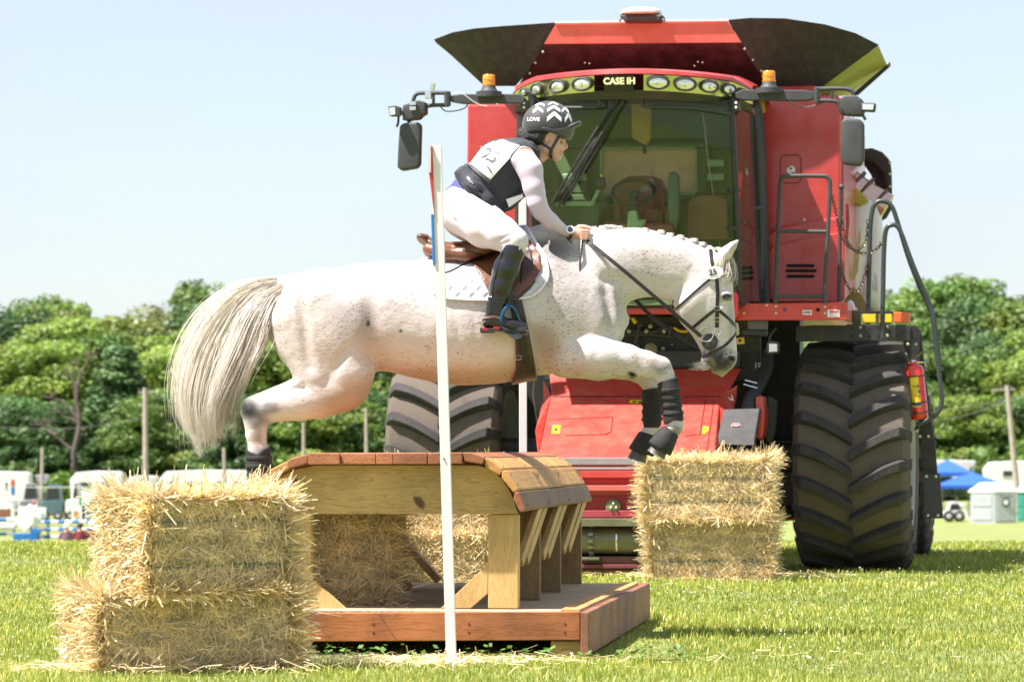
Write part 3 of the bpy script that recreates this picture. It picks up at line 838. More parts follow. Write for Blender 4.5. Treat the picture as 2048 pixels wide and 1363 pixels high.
# show jumps
m_w = M('jump_white', (.78, .78, .78), rough=.5); m_b = M('jump_blue', (.02, .16, .48), rough=.45); m_red = M('jump_red', (.55, .07, .03), rough=.5); m_gr = M('jump_green', (.06, .3, .12), rough=.5)
def striped(name, a, b, r, ms, n, parent):
    e_ = MB().cone(a, b, r, r, 10).build(name, ms[0], parent, smooth=True)
    for k in range(n):
        if k % 2:
            p = a.lerp(b, k / n); q = a.lerp(b, (k + 1) / n)
            MB().cone(p, q, r + .003, r + .003, 10).build('pole_band', ms[1], e_, smooth=True)
    return e_
Yj = 124
j1 = empty('show_jump', on_ground(58, Yj), 0, 'show jump with white diamond wing on a blue block and blue-white poles', 'show jump')
o = j1.location
def J1(px, py, dy=0): return P(px, py, Yj + dy) - o
MB().prism([J1(27, 1083), J1(76, 1083), J1(76, 1068), J1(82, 1062), J1(66, 1054), J1(58, 1066), J1(27, 1066)], (0, .5, 0)).build('base_block', m_b, j1, bevel=.03)
MB().prism([J1(60, 1006), J1(72, 1016), J1(66, 1048), J1(48, 1064), J1(28, 1044), J1(44, 1022)], (0, .12, 0)).build('diamond_panel', m_w, j1, bevel=.02)
MB().prism([J1(33, 1012), J1(89, 1014), J1(88, 1038), J1(33, 1036)], (0, .08, 0)).build('wing_board', m_w, j1).location.y = .4
MB().prism([J1(67, 1002), J1(73, 1002), J1(73, 1064), J1(67, 1064)], (0, .12, 0)).build('upright', m_w, j1).location.y = .2
MB().ball(J1(70, 1004, -.1), .07, 10).build('finial', m_red, j1, smooth=True)
for py in (1043, 1058, 1073): striped('pole', J1(74, py, .3), J1(215, py - 1, .3), .055, (m_w, m_b), 10, j1)
for py in (1038, 1067): striped('pole', J1(-120, py, .3), J1(30, py, .3), .055, (m_w, m_b), 9, j1)
striped('plank', J1(-120, 1052, .3), J1(30, 1052, .3), .12, (m_w, m_w), 2, j1)
Yk = 150
j2 = empty('show_jump', on_ground(165, Yk), 0, 'white and green show jump with dashed white poles behind the seated people', 'show jump')
o2 = j2.location
def J2(px, py, dy=0): return P(px, py, Yk + dy) - o2
MB().prism([J2(143, 1010), J2(170, 1010), J2(170, 1042), J2(143, 1042)], (0, .1, 0)).build('wing_board', m_w, j2)
MB().prism([J2(152 + 5 * math.cos(t), 1027 + 7 * math.sin(t)) for t in np.linspace(0, 6.28, 13)[:-1]], (0, -.03, 0)).build('round_emblem', M('jump_orange', (.7, .2, .05), rough=.5), j2)
MB().prism([J2(164, 980), J2(172, 980), J2(172, 1042), J2(164, 1042)], (0, .12, 0)).build('upright', m_w, j2)
MB().prism([J2(158, 992), J2(164, 992), J2(164, 1010), J2(158, 1010)], (0, .12, 0)).build('green_sleeve', m_gr, j2)
for py in (1018, 1033): striped('pole', J2(172, py, .2), J2(330, py, .2), .06, (m_w, m_gr), 11, j2)
Yl = 170
j3 = empty('show_jump', on_ground(15, Yl), 0, 'white roofed show jump filler with red-brown panel at the left edge', 'show jump')
o3 = j3.location
def J3(px, py): return P(px, py, Yl) - o3
MB().prism([J3(-14, 1006), J3(24, 1004), J3(28, 1016), J3(-14, 1018)], (0, .5, 0)).build('roof_panel', m_w, j3)
MB().prism([J3(-12, 1018), J3(22, 1018), J3(22, 1034), J3(-12, 1034)], (0, .4, 0)).build('filler_panel', M('filler_brown', (.25, .10, .06), rough=.7), j3)
MB().prism([J3(22, 1016), J3(28, 1016), J3(28, 1036), J3(22, 1036)], (0, .3, 0)).build('upright', m_w, j3)
f2 = on_ground(25, 190)
bn = empty('post_banner', f2, 0, 'white board with red and blue figures at the left fence', 'sign')
MB().prism([P(16, 950, 190) - f2, P(36, 950, 190) - f2, P(36, 1000, 190) - f2, P(16, 1000, 190) - f2], (0, .06, 0)).build('board', m_w, bn)
MB().prism([P(22, 958, 190) - f2, P(29, 958, 190) - f2, P(29, 972, 190) - f2, P(22, 972, 190) - f2], (0, -.02, 0)).build('red_print', m_red, bn)
MB().prism([P(22, 974, 190) - f2, P(29, 974, 190) - f2, P(29, 988, 190) - f2, P(22, 988, 190) - f2], (0, -.02, 0)).build('blue_print', m_b, bn)

# seated people, backs to the camera
def sitter(px, top, Y, lab, shirt_c, cap_c, lean):
    x0 = (px - 1024) * Y / FPX
    S = FPX / Y
    Bp = Body(px - 24, px + 24, top - 5, 1100, -20, 20, .8, Y)
    F = Bp.new()
    Bp.ell(F, (px + lean * .5, top + 7, 0), (5.4, 6.6, 5.8), 2)
    Bp.cap(F, (px + lean * .4, top + 12, 0, 3), (px, top + 17, 0, 3.4), 2)
    Bp.chain(F, [(px, top + 20, 0, 7), (px - lean * .3, top + 30, 0, 8.5), (px - lean * .5, 1080, 0, 9.5)], 4, .75)
    for s in (-1, 1):
        Bp.chain(F, [(px + s * 8.5, top + 20, 0, 3.4), (px + s * 12, top + 28, -1, 3), (px + s * 9, top + 33, -8, 2.5)], 2)
        Bp.chain(F, [(px + s * 5, 1079, 0, 6), (px + s * 9, 1068, -14, 4), (px + s * 8, 1080, -18, 3)], 2)
    me_ = Bp.mesh('person', F, m_skin if 'm_skin' in globals() else None)
    tag(me_, lab, 'person')
    G = Bp.new(); Bp.chain(G, [(px, top + 20, 0, 7.8), (px - lean * .3, top + 30, 0, 9.2), (px - lean * .5, 1080, 0, 10.3)], 4, .78)
    for s in (-1, 1): Bp.chain(G, [(px + s * 8.5, top + 20, 0, 4.2), (px + s * 12, top + 28, -1, 3.8), (px + s * 9, top + 33, -8, 3.2)], 2)
    Bp.mesh('shirt', np.maximum(G, Bp.poly([(px - 24, top + 16), (px + 24, top + 16), (px + 24, 1082), (px - 24, 1082)])), shirt_c, me_)
    G = Bp.new(); Bp.ell(G, (px + lean * .5, top + 6, 0), (6.2, 6.4, 6.4), 1)
    Bp.mesh('cap', np.maximum(G, Bp.poly([(px - 12, top - 4), (px + 14, top - 4), (px + 14, top + 9), (px - 12, top + 9)])), cap_c, me_)
    return me_
m_skin = M('skin', (0.55, 0.32, 0.235), rough=0.45, var=0.06, vscale=14, bump=0.05, bscale=200)
YS = 118
m_mar = M('maroon_shirt', (.16, .02, .035), rough=.8); m_gm = M('grey_maroon_shirt', (.15, .08, .11), rough=.8)
sitter(133, 1046, YS, 'person in a grey-maroon shirt and white cap sitting leftmost on the grass', m_gm, m_w, 0)
sitter(160, 1045, YS, 'dark-haired person in a maroon shirt sitting between two others on the grass', m_mar, M('dark_hair_far', (.02, .015, .012), rough=.6), 0)
sitter(188, 1041, YS, 'person in a maroon shirt and white cap sitting nearest the straw stack', m_mar, m_w, -8)

# portable toilets and canopies on the right
def toilet(px0, pxm, px1, top, bot, Y, lab, mat, roof, mark):
    a, b, c_ = P(px0, bot, Y + .6), P(pxm, bot, Y), P(px1, bot, Y + .3)
    H_ = (bot - top) * Y / FPX
    e = empty('portable_toilet', b, 0, lab, 'portable toilet')
    a, c_ = a - b, c_ - b; z0 = Vector((0, 0, -.15)); d = a + c_
    body = MB().prism([z0 + a, z0, z0 + c_, z0 + d], (0, 0, H_ * .73 + .15)).build('cabin', mat, e, bevel=.05)
    rf = [p * 1.0 + (p - d * .5) * .10 for p in (a, Vector(), c_, d)]
    MB().prism([p + Vector((0, 0, H_ * .73)) for p in rf], (0, 0, .12)).build('roof_rim', roof, e, bevel=.03)
    cen = d * .5 + Vector((0, 0, H_ * .73 + .12))
    mb = MB(); vs = [p + Vector((0, 0, H_ * .73 + .12)) for p in rf] + [cen + (p - d * .5) * .55 + Vector((0, 0, H_ * .25 - .12)) for p in rf]
    mb.add(vs, [(0, 1, 5, 4), (1, 2, 6, 5), (2, 3, 7, 6), (3, 0, 4, 7), (4, 5, 6, 7)]); mb.build('roof', roof, e, bevel=.06)
    def face(p, q, u0, u1, v0, v1, off, nm, m_, bev=.02):
        n_ = (q - p).cross(Vector((0, 0, 1))).normalized()
        if n_.y > 0: n_ = -n_
        pts = [p.lerp(q, u) + Vector((0, 0, v * H_ * .73)) + n_ * .0 for u, v in ((u0, v0), (u1, v0), (u1, v1), (u0, v1))]
        return MB().prism(pts, n_ * off).build(nm, m_, e, bevel=bev)
    Z0 = Vector()
    face(Z0, c_, .1, .9, .04, .92, .04, 'door', mat); face(a, Z0, .12, .88, .06, .45, .03, 'wall_panel', mat); face(a, Z0, .12, .88, .52, .92, .03, 'wall_panel', mat)
    dd = Z0.lerp(c_, .5) + Vector((0, -.06, H_ * .73 * .66)); mb = MB(); mb.lathe(dd, (.1, -1, 0), [(0, .26), (.01, .26)], 24)
    mb.build('round_sign', mark, e)
    MB().lathe(dd + Vector((0, -.012, .02)), (.1, -1, 0), [(0, .15), (.008, .15)], 20).build('sign_emblem', m_w, e)
    face(Z0, c_, .2, .8, .86, .90, .05, 'vent', m_dark)
    return e
toilet(1940, 1990, 2033, 963, 1043, 214, 'grey portable toilet with white roof and round door sign', M('toilet_grey', (.42, .45, .48), rough=.5), m_w, m_dark)
toilet(2034, 2050, 2110, 962, 1043, 217, 'green portable toilet with white roof cut by the right edge', M('toilet_green', (.03, .22, .17), rough=.5), m_w, m_dark)
def canopy(x0, x1, xt, yt, ye, yv, Y, lab):
    g = on_ground((x0 + x1) / 2, Y); e = empty('canopy_tent', g, 0, lab, 'canopy tent', 'blue canopies left of the toilets')
    W_ = (x1 - x0) * Y / FPX
    def q(px, py, dy): return P(px, py, Y + dy) - g
    D = W_ * .9
    c = [q(x0, ye, 0), q(x1, ye, 0), q(x1 + 2, ye, D), q(x0 + 2, ye, D)]; ap = q(xt, yt, D / 2)
    mb = MB(); mb.add(c + [ap], [(0, 1, 4), (1, 2, 4), (2, 3, 4), (3, 0, 4)]); mb.add([p + Vector((0, 0, .0)) for p in c] + [p - Vector((0, 0, (yv - ye) * Y / FPX)) for p in c], [(0, 1, 5, 4), (1, 2, 6, 5), (2, 3, 7, 6), (3, 0, 4, 7)])
    mb.build('canopy_top', m_blue, e)
    for p in c:
        MB().bar(Vector((p.x, p.y, -.2)), p, .05, .05, (0, 1, 0)).build('leg', m_tg, e)
canopy(1846, 1944, 1895, 918, 944, 952, 262, 'further blue canopy tent, partly hidden behind the harvester')
canopy(1868, 2012, 1944, 943, 970, 977, 236, 'nearer blue peaked canopy tent beside the portable toilets')
sg = empty('road_barrier', on_ground(1926, 224), 0, 'white bent object standing left of the grey toilet', 'barrier')
MB().tube([Vector((-.3, 0, .9)), Vector((0, 0, .95)), Vector((.15, 0, .5)), Vector((.35, 0, .05))], .12, 8).build('tube', m_w, sg, smooth=True)
# ------------------------------------------------------------ the grey horse
HB = Body(462, 1500, 440, 1075, -150, 150, 3.0, 18.8)

def horse_field():
    B = HB; F = B.new()
    # trunk
    B.loft(F, [(547, 612, 690, 26), (560, 590, 716, 55), (590, 557, 745, 80), (640, 543, 760, 99), (700, 530, 756, 108), (760, 523, 742, 110),
               (830, 521, 756, 115), (900, 523, 769, 119), (960, 524, 769, 119), (1020, 515, 763, 113), (1075, 503, 751, 104), (1120, 502, 746, 96),
               (1165, 520, 742, 88), (1205, 550, 716, 76), (1232, 590, 682, 52), (1240, 615, 665, 28)], 'x', 12, 2.25)
    # withers and neck
    B.chain(F, [(985, 520, 0, 18), (1040, 488, 0, 26), (1085, 482, 0, 27), (1130, 492, 0, 28), (1180, 496, 0, 32)], 22, 1.1)
    B.loft(F, [(1085, 466, 600, 40), (1130, 467, 640, 54), (1180, 463, 655, 56), (1220, 458, 632, 52), (1260, 458, 603, 45), (1300, 463, 594, 41), (1345, 472, 604, 38),
               (1385, 484, 600, 34), (1425, 502, 590, 28)], 'x', 20, 2.1)
    # head
    B.loft(F, [(508, 1398, 1440, 20), (522, 1384, 1457, 30), (545, 1366, 1464, 37), (572, 1357, 1466, 41), (600, 1352, 1467, 42), (625, 1353, 1469, 40),
               (645, 1362, 1470, 36), (665, 1380, 1471, 31), (690, 1396, 1473, 28), (708, 1404, 1474, 28), (722, 1407, 1473, 28), (735, 1420, 1466, 24), (744, 1432, 1455, 16)], 'y', 9, 2.4)
    B.ell(F, (1388, 600, 0), (36, 47, 45), 8, 0.2)                        # jaw plate
    for s in (-1, 1):
        B.ell(F, (1451, 592, s * 34), (13, 11, 10), 6)                    # brow and eye bulge
        B.cap(F, (1440, 618, s * 36, 4), (1462, 668, s * 24, 3), 8)       # cheek crest
        B.ell(F, (1459, 717, s * 25), (12, 11, 8), 5, 0.5)                # nostril rim
        B.ell(F, (1463, 718, s * 33), (8, 6, 7), 3, 0.4, sub=True)        # nostril
        B.ell(F, (1457, 578, s * 36), (7, 5, 6), 6, sub=True)             # hollow above the eye
        B.cap(F, (1404, 716, s * 29, 1.6), (1428, 729, s * 26, 1.6), 4, sub=True)   # mouth
        B.cap(F, (1400, 646, s * 44, 5), (1372, 632, s * 44, 3), 8, sub=True)
        # ear
        B.chain(F, [(1434, 528, s * 21, 12), (1452, 506, s * 24, 12), (1463, 494, s * 25, 8), (1475, 481, s * 25, 2.2)], 6)
        B.cap(F, (1462, 508, s * 33 , 5), (1470, 491, s * 30, 2), 3, sub=True)
    B.ell(F, (1414, 722, 0), (13, 11, 18), 5, 0.5)                        # lower lip and chin
    B.ell(F, (1437, 741, 0), (14, 7, 17), 5, -0.1)
    # shoulders, chest, upper forelegs
    for s in (-1, 1):
        B.cap(F, (1110, 545, s * 42, 42), (1196, 655, s * 50, 40), 26, 0.75)
        B.ell(F, (1205, 640, s * 42), (34, 44, 36), 20)
        B.cap(F, (1085, 640, s * 66, 34), (1132, 720, s * 62, 30), 22, 0.7)   # triceps
    B.cap(F, (1232, 600, 0, 16), (1222, 665, 0, 26), 16, 1.6)
    # forelegs: near one first
    n = 56
    B.chain(F, [(1142, 715, n + 2, 38), (1175, 714, n + 6, 42), (1206, 716, n + 6, 39), (1250, 722, n + 4, 30.5), (1290, 731, n + 2, 26), (1316, 738, n, 23)], 12, 0.85)
    B.ell(F, (1195, 690, n + 2), (26, 19, 24), 12)
    B.chain(F, [(1318, 737, n, 23), (1326, 752, n, 19.5), (1334, 772, n, 15), (1344, 835, n, 12.5), (1348, 848, n, 15), (1346, 856, n, 15), (1334, 872, n, 12), (1322, 892, n, 14)], 7, 0.9)
    B.cap(F, (1180, 742, n + 10, 5), (1290, 748, n + 12, 4), 6)
    m = -52
    B.chain(F, [(1130, 718, m, 36), (1200, 722, m, 36), (1245, 728, m, 27), (1278, 738, m, 24), (1296, 750, m, 21), (1303, 765, m, 17), (1307, 780, m, 13.5), (1306, 835, m, 12.5),
                (1306, 850, m, 15), (1294, 872, m, 13), (1286, 892, m, 15)], 9, 0.9)
    # hind quarters
    for s in (-1, 1):
        q = 52 * s; dx = -5 if s < 0 else 0
        B.cap(F, (640 + dx, 605, q, 66), (704 + dx, 742, q + s * 10, 47), 22, 0.8)
        B.cap(F, (597 + dx, 640, q, 50), (640 + dx, 748, q, 50), 20, 0.78)
        B.cap(F, (700 + dx, 735, q + s * 8, 48), (696 + dx, 772, q + s * 6, 46), 12, 0.75)
        B.chain(F, [(672 + dx, 780, q, 47), (640 + dx, 790, q, 44), (600 + dx, 801, q, 38), (562 + dx, 810, q, 30), (532 + dx, 818, q, 26), (513 + dx, 822, q, 26)], 12, 0.72)
        B.cap(F, (585 + dx, 770, q, 9), (503 + dx, 808, q, 13), 7, 0.8)      # tendon to the point of hock
        B.chain(F, [(512 + dx, 822, q, 26), (515 + dx, 845, q, 22), (515 + dx, 868, q, 19), (519 + dx, 900, q, 18), (524 + dx, 950, q, 16), (527 + dx, 972, q, 19), (522 + dx, 985, q, 19),
                    (505 + dx, 1005, q, 15), (490 + dx, 1024, q, 19)], 7, 0.85)
        B.cap(F, (552 + dx, 787, q + s * 16, 4), (610 + dx, 775, q + s * 24, 5), 9, sub=True)
        B.cap(F, (606 + dx, 590, q + s * 52, 5), (622 + dx, 735, q + s * 46, 6), 18, sub=True)   # groove behind the thigh
        B.cap(F, (742, 590, s * 116, 3), (757, 720, s * 106, 6), 30, sub=True)      # flank hollow
        B.cap(F, (700, 700, s * 104, 4), (655, 770, s * 100, 4), 14, sub=True)
        B.cap(F, (1040, 640, s * 118, 5), (1100, 730, s * 96, 6), 16, sub=True)    # behind the elbow
        for r in range(5): B.cap(F, (800 + r * 36, 610, s * 130, 3), (816 + r * 36, 715, s * 122, 3), 12, sub=True)  # ribs
        B.cap(F, (1212, 590, s * 70, 2), (1222, 660, s * 74, 3), 26, sub=True)
        B.cap(F, (1215, 560, s * 56, 4), (1345, 585, s * 42, 4), 24, sub=True)     # jugular groove
    B.chain(F, [(612, 575, 0, 22), (592, 566, 0, 17), (566, 566, 0, 13), (545, 572, 0, 10)], 12)   # dock
    return F

def hair_material(name):
    m = bpy.data.materials.new(name); m.use_nodes = True
    nt = m.node_tree; N = nt.nodes; L = nt.links; b = N['Principled BSDF']
    at = N.new('ShaderNodeAttribute'); at.attribute_name = 'coat'
    tc = N.new('ShaderNodeTexCoord')
    # fine flecks of a flea-bitten coat
    mp = N.new('ShaderNodeMapping'); mp.inputs['Scale'].default_value = (1.0, 1.0, 1.9); mp.inputs['Rotation'].default_value = (0, 0.5, 0)
    L.new(tc.outputs['Object'], mp.inputs['Vector'])
    vo = N.new('ShaderNodeTexVoronoi'); vo.inputs['Scale'].default_value = 62; vo.inputs['Randomness'].default_value = 1
    L.new(mp.outputs['Vector'], vo.inputs['Vector'])
    n1 = N.new('ShaderNodeTexNoise'); n1.inputs['Scale'].default_value = 150; n1.inputs['Detail'].default_value = 3
    L.new(mp.outputs['Vector'], n1.inputs['Vector'])
    n2 = N.new('ShaderNodeTexNoise'); n2.inputs['Scale'].default_value = 5.5; n2.inputs['Detail'].default_value = 4
    L.new(tc.outputs['Object'], n2.inputs['Vector'])
    sp = N.new('ShaderNodeSeparateColor'); L.new(vo.outputs['Color'], sp.inputs['Color'])
    # fleck where the cell distance is small and the cell is one of the chosen
    thr = N.new('ShaderNodeMath'); thr.operation = 'MULTIPLY'; L.new(sp.outputs['Red'], thr.inputs[0]); L.new(n2.outputs['Fac'], thr.inputs[1])
    ta = N.new('ShaderNodeMath'); ta.operation = 'MULTIPLY'; L.new(thr.outputs[0], ta.inputs[0]); L.new(at.outputs['Alpha'], ta.inputs[1])
    rr = N.new('ShaderNodeMapRange'); rr.inputs['From Min'].default_value = 0.06; rr.inputs['From Max'].default_value = 0.42; rr.inputs['To Min'].default_value = -0.08; rr.inputs['To Max'].default_value = 0.62
    L.new(ta.outputs[0], rr.inputs['Value'])
    wob = N.new('ShaderNodeMath'); wob.operation = 'MULTIPLY_ADD'; wob.inputs[1].default_value = 0.5; L.new(n1.outputs['Fac'], wob.inputs[0]); L.new(vo.outputs['Distance'], wob.inputs[2])
    sub = N.new('ShaderNodeMath'); sub.operation = 'SUBTRACT'; L.new(rr.outputs['Result'], sub.inputs[0]); L.new(wob.outputs[0], sub.inputs[1])
    st = N.new('ShaderNodeMapRange'); st.inputs['From Min'].default_value = -0.12; st.inputs['From Max'].default_value = 0.03; st.inputs['To Max'].default_value = 0.7
    L.new(sub.outputs[0], st.inputs['Value'])
    # streaky hair grain
    n3 = N.new('ShaderNodeTexNoise'); n3.inputs['Scale'].default_value = 42; n3.inputs['Detail'].default_value = 6; n3.inputs['Roughness'].default_value = 0.7
    mp3 = N.new('ShaderNodeMapping'); mp3.inputs['Scale'].default_value = (0.7, 1, 2.6); mp3.inputs['Rotation'].default_value = (0, 0.35, 0)
    L.new(tc.outputs['Object'], mp3.inputs['Vector']); L.new(mp3.outputs['Vector'], n3.inputs['Vector'])
    g = N.new('ShaderNodeMapRange'); g.inputs['From Min'].default_value = 0.3; g.inputs['From Max'].default_value = 0.7; g.inputs['To Min'].default_value = 0.86; g.inputs['To Max'].default_value = 1.08
    L.new(n3.outputs['Fac'], g.inputs['Value'])
    hs = N.new('ShaderNodeHueSaturation'); L.new(at.outputs['Color'], hs.inputs['Color']); L.new(g.outputs['Result'], hs.inputs['Value'])
    mx = N.new('ShaderNodeMix'); mx.data_type = 'RGBA'; mx.inputs['B'].default_value = (0.17, 0.12, 0.09, 1)
    L.new(st.outputs['Result'], mx.inputs['Factor']); L.new(hs.outputs['Color'], mx.inputs['A']); L.new(mx.outputs['Result'], b.inputs['Base Color'])
    b.inputs['Roughness'].default_value = 0.55; b.inputs['Sheen Weight'].default_value = 0.08; b.inputs['Specular IOR Level'].default_value = 0.35
    bp = N.new('ShaderNodeBump'); bp.inputs['Strength'].default_value = 0.35; bp.inputs['Distance'].default_value = 0.004
    L.new(n3.outputs['Fac'], bp.inputs['Height'])
    n4 = N.new('ShaderNodeTexNoise'); n4.inputs['Scale'].default_value = 13; n4.inputs['Detail'].default_value = 4
    L.new(tc.outputs['Object'], n4.inputs['Vector'])
    bp2 = N.new('ShaderNodeBump'); bp2.inputs['Strength'].default_value = 0.4; bp2.inputs['Distance'].default_value = 0.016
    L.new(n4.outputs['Fac'], bp2.inputs['Height']); L.new(bp.outputs['Normal'], bp2.inputs['Normal']); L.new(bp2.outputs['Normal'], b.inputs['Normal'])
    return m

HF = horse_field()
horse = HB.mesh('horse', HF, hair_material('grey_coat'))
tag(horse, 'flea-bitten grey horse in mid-jump over the wooden table, with a plaited mane and flying tail', 'horse')
horse_bvh = bvh_of([horse])

def paint_horse():
    me = horse.data; n = len(me.vertices)
    co = np.empty(n * 3, np.float32); me.vertices.foreach_get('co', co); co = co.reshape(-1, 3)
    x = co[:, 0] * HB.sc + 1024; y = HY - (co[:, 2] - CH) * HB.sc
    c = np.tile(np.array([[0.61, 0.555, 0.545]], np.float32), (n, 1)); fl = np.full(n, 0.75, np.float32)
    def blob(cx, cy, rx, ry, col, amt, rot=0.0, f=None):
        nonlocal c, fl
        cs, sn = math.cos(rot), math.sin(rot)
        u = ((x - cx) * cs + (y - cy) * sn) / rx; v = (-(x - cx) * sn + (y - cy) * cs) / ry
        w_ = np.clip(1.25 - np.sqrt(u * u + v * v), 0, 1)[:, None]; w_ = w_ * w_ * (3 - 2 * w_) * amt
        c = c * (1 - w_) + np.array([col], np.float32) * w_
        if f is not None: fl = fl * (1 - w_[:, 0]) + f * w_[:, 0]
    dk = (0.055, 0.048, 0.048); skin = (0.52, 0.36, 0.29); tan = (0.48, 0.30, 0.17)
    blob(720, 640, 70, 55, (0.36, 0.32, 0.31), 0.6, 0.4, 1.0)
    blob(800, 600, 50, 60, (0.36, 0.33, 0.32), 0.4, 0, 0.9)
    blob(1100, 520, 60, 60, (0.30, 0.29, 0.285), 0.55, 0, 1.25)
    blob(1100, 500, 70, 28, (0.16, 0.155, 0.155), 0.7, 0, 1.2)
    blob(1150, 600, 70, 80, (0.36, 0.33, 0.315), 0.5, 0, 1.15)
    blob(1215, 620, 40, 60, (0.32, 0.30, 0.285), 0.5, 0, 1.1)
    blob(1320, 520, 100, 40, (0.42, 0.36, 0.33), 0.5, 0.2, 1.3)
    blob(1090, 690, 40, 60, (0.34, 0.22, 0.15), 0.6, -0.4, 1.0)
    blob(900, 760, 200, 36, tan, 0.6, 0, 0.9)  # belly tan: warm bounce off the wood painted in, plus thin hair and stain
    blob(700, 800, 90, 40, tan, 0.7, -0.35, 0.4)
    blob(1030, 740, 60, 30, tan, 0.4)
    blob(640, 700, 90, 60, skin, 0.18)
    blob(585, 620, 30, 60, skin, 0.3, 0, 0.9)
    blob(500, 815, 26, 28, dk, 0.95, 0, 0.2); blob(520, 838, 30, 22, dk, 0.5, 0, 0.2); blob(545, 815, 26, 16, (0.16, 0.14, 0.135), 0.6, 0, 0.3)
    blob(518, 875, 16, 30, (0.36, 0.24, 0.18), 0.6, 0, 0.6)
    for cx, cy, rx, ry, a_ in ((560, 600, 14, 50, .5), (750, 700, 40, 50, .5), (1240, 735, 50, 14, .4), (1150, 740, 60, 20, .6)): blob(cx, cy, rx, ry, skin, a_)
    blob(740, 650, 4, 7, dk, 0.9); blob(805, 665, 4, 4, dk, 0.9)
    blob(1320, 735, 24, 22, (0.24, 0.22, 0.21), 0.6, 0.5); blob(1285, 720, 40, 12, (0.36, 0.28, 0.23), 0.5, 0.3)
    blob(1262, 750, 11, 6, (0.03, 0.028, 0.026), 1.0, 0.35, 0.0)
    blob(1350, 862, 16, 16, (0.2, 0.2, 0.19), 0.6)
    # muzzle and face
    blob(1440, 722, 40, 32, (0.09, 0.086, 0.09), 0.95, 0, 0.25)
    blob(1415, 715, 18, 20, (0.13, 0.115, 0.11), 0.7, 0, 0.3)
    blob(1462, 718, 8, 6, (0.05, 0.012, 0.012), 1.0, 0.3, 0.0)
    blob(1438, 746, 18, 6, (0.55, 0.42, 0.16), 0.6, 0, 0); blob(1424, 724, 6, 14, (0.6, 0.45, 0.15), 0.5, -0.5, 0)
    blob(1451, 595, 15, 9, (0.06, 0.05, 0.045), 0.85, 0.1, 0.0)
    blob(1462, 640, 12, 60, (0.30, 0.29, 0.29), 0.5)
    blob(1400, 640, 40, 50, (0.46, 0.43, 0.40), 0.5, 0, 0.5)
    blob(1466, 500, 8, 14, (0.55, 0.40, 0.30), 0.6, 0.7, 0)
    # hooves
    for cx, cy in ((1316, 905), (1282, 902), (490, 1030)): blob(cx, cy, 20, 20, (0.10, 0.085, 0.07), 1, 0, 0)
    c = c * np.clip(c.mean(1) / .50, 0, 1)[:, None] ** .75
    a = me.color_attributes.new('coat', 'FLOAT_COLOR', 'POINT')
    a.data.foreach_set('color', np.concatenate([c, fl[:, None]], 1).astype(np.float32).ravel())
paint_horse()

# eyes
m_eye = M('horse_eye', (0.012, 0.006, 0.004), rough=0.06, var=0.0, coat=1.0, rvar=0)
m_black_hide = M('dark_eyelid', (0.05, 0.045, 0.04), rough=0.5)
for s in (-1, 1):
    p, nrm = on_surface(horse_bvh, HB.at(1451, 595), 0.0, -1 if s > 0 else 1)
    mb = MB().ball((0, 0, 0), 0.0175, 16, (1.15, 0.6, 0.85))
    o = mb.build('eye', m_eye, horse, smooth=True); o.location = p - nrm * 0.004
    mb = MB(); mb.tube(spline([p + Vector((math.cos(t) * 0.021, s * -0.006, math.sin(t) * 0.012)) for t in np.linspace(0, 2 * PI, 10)[:-1]], 3, True), 0.0035, 6, closed=True)
    mb.build('eyelid', m_black_hide, horse, smooth=True)

# boots
m_boot = M('neoprene_boot', (0.018, 0.018, 0.02), rough=0.75, bump=0.4, bscale=400, dirt=0.25, dirt_col=(0.09, 0.08, 0.07), dscale=30)
m_boot_rim = M('boot_binding', (0.09, 0.085, 0.09), rough=0.7)
m_hoof = M('hoof_horn', (0.10, 0.085, 0.07), rough=0.45, bump=0.3, bscale=80, stretch=(1, 1, 0.2))
m_steel = M('steel', (0.62, 0.62, 0.62), rough=0.25, metal=1.0, var=0.05)
def leg_field(B, pts, infl):
    F = B.new(); B.chain(F, [(a, b, c, r + infl) for a, b, c, r in pts], 6, 0.95); return F
def tendon_boot(pts, poly, straps, name='tendon_boot'):
    xs = [p[0] for p in pts]; ys = [p[1] for p in pts]
    d = pts[0][2]
    B = Body(min(xs) - 32, max(xs) + 32, min(ys) - 10, max(ys) + 10, d - 34, d + 34, 1.6, 18.8)
    F = leg_field(B, pts, 5.0)
    o = B.mesh(name, np.maximum(F, B.poly(poly)), m_boot, horse)
    F2 = leg_field(B, pts, 6.8)
    for (x0, y0, x1, y1) in straps:
        pl = [(x0, y0 - 4), (x1, y1 - 4), (x1, y1 + 4), (x0, y0 + 4)]
        B.mesh('boot_strap', np.maximum(F2, B.poly(pl)), m_boot_rim if False else m_boot, o)
    return o
n_, m__ = 56, -52
tendon_boot([(1333, 760, n_, 17), (1336, 778, n_, 16), (1344, 835, n_, 14), (1346, 850, n_, 15)],
            [(1308, 768), (1320, 764), (1344, 757), (1352, 754), (1358, 800), (1370, 835), (1362, 842), (1344, 840), (1322, 852), (1318, 800)],
            [(1310, 783, 1370, 779), (1310, 798, 1370, 794), (1312, 813, 1372, 809), (1314, 828, 1372, 824)])
tendon_boot([(1304, 768, m__, 16), (1306, 800, m__, 14), (1306, 846, m__, 15)],
            [(1280, 780), (1330, 772), (1330, 800), (1324, 850), (1312, 862), (1290, 858), (1284, 820)],
            [(1280, 790, 1330, 788), (1280, 806, 1330, 804), (1280, 822, 1330, 820), (1284, 838, 1330, 836)])
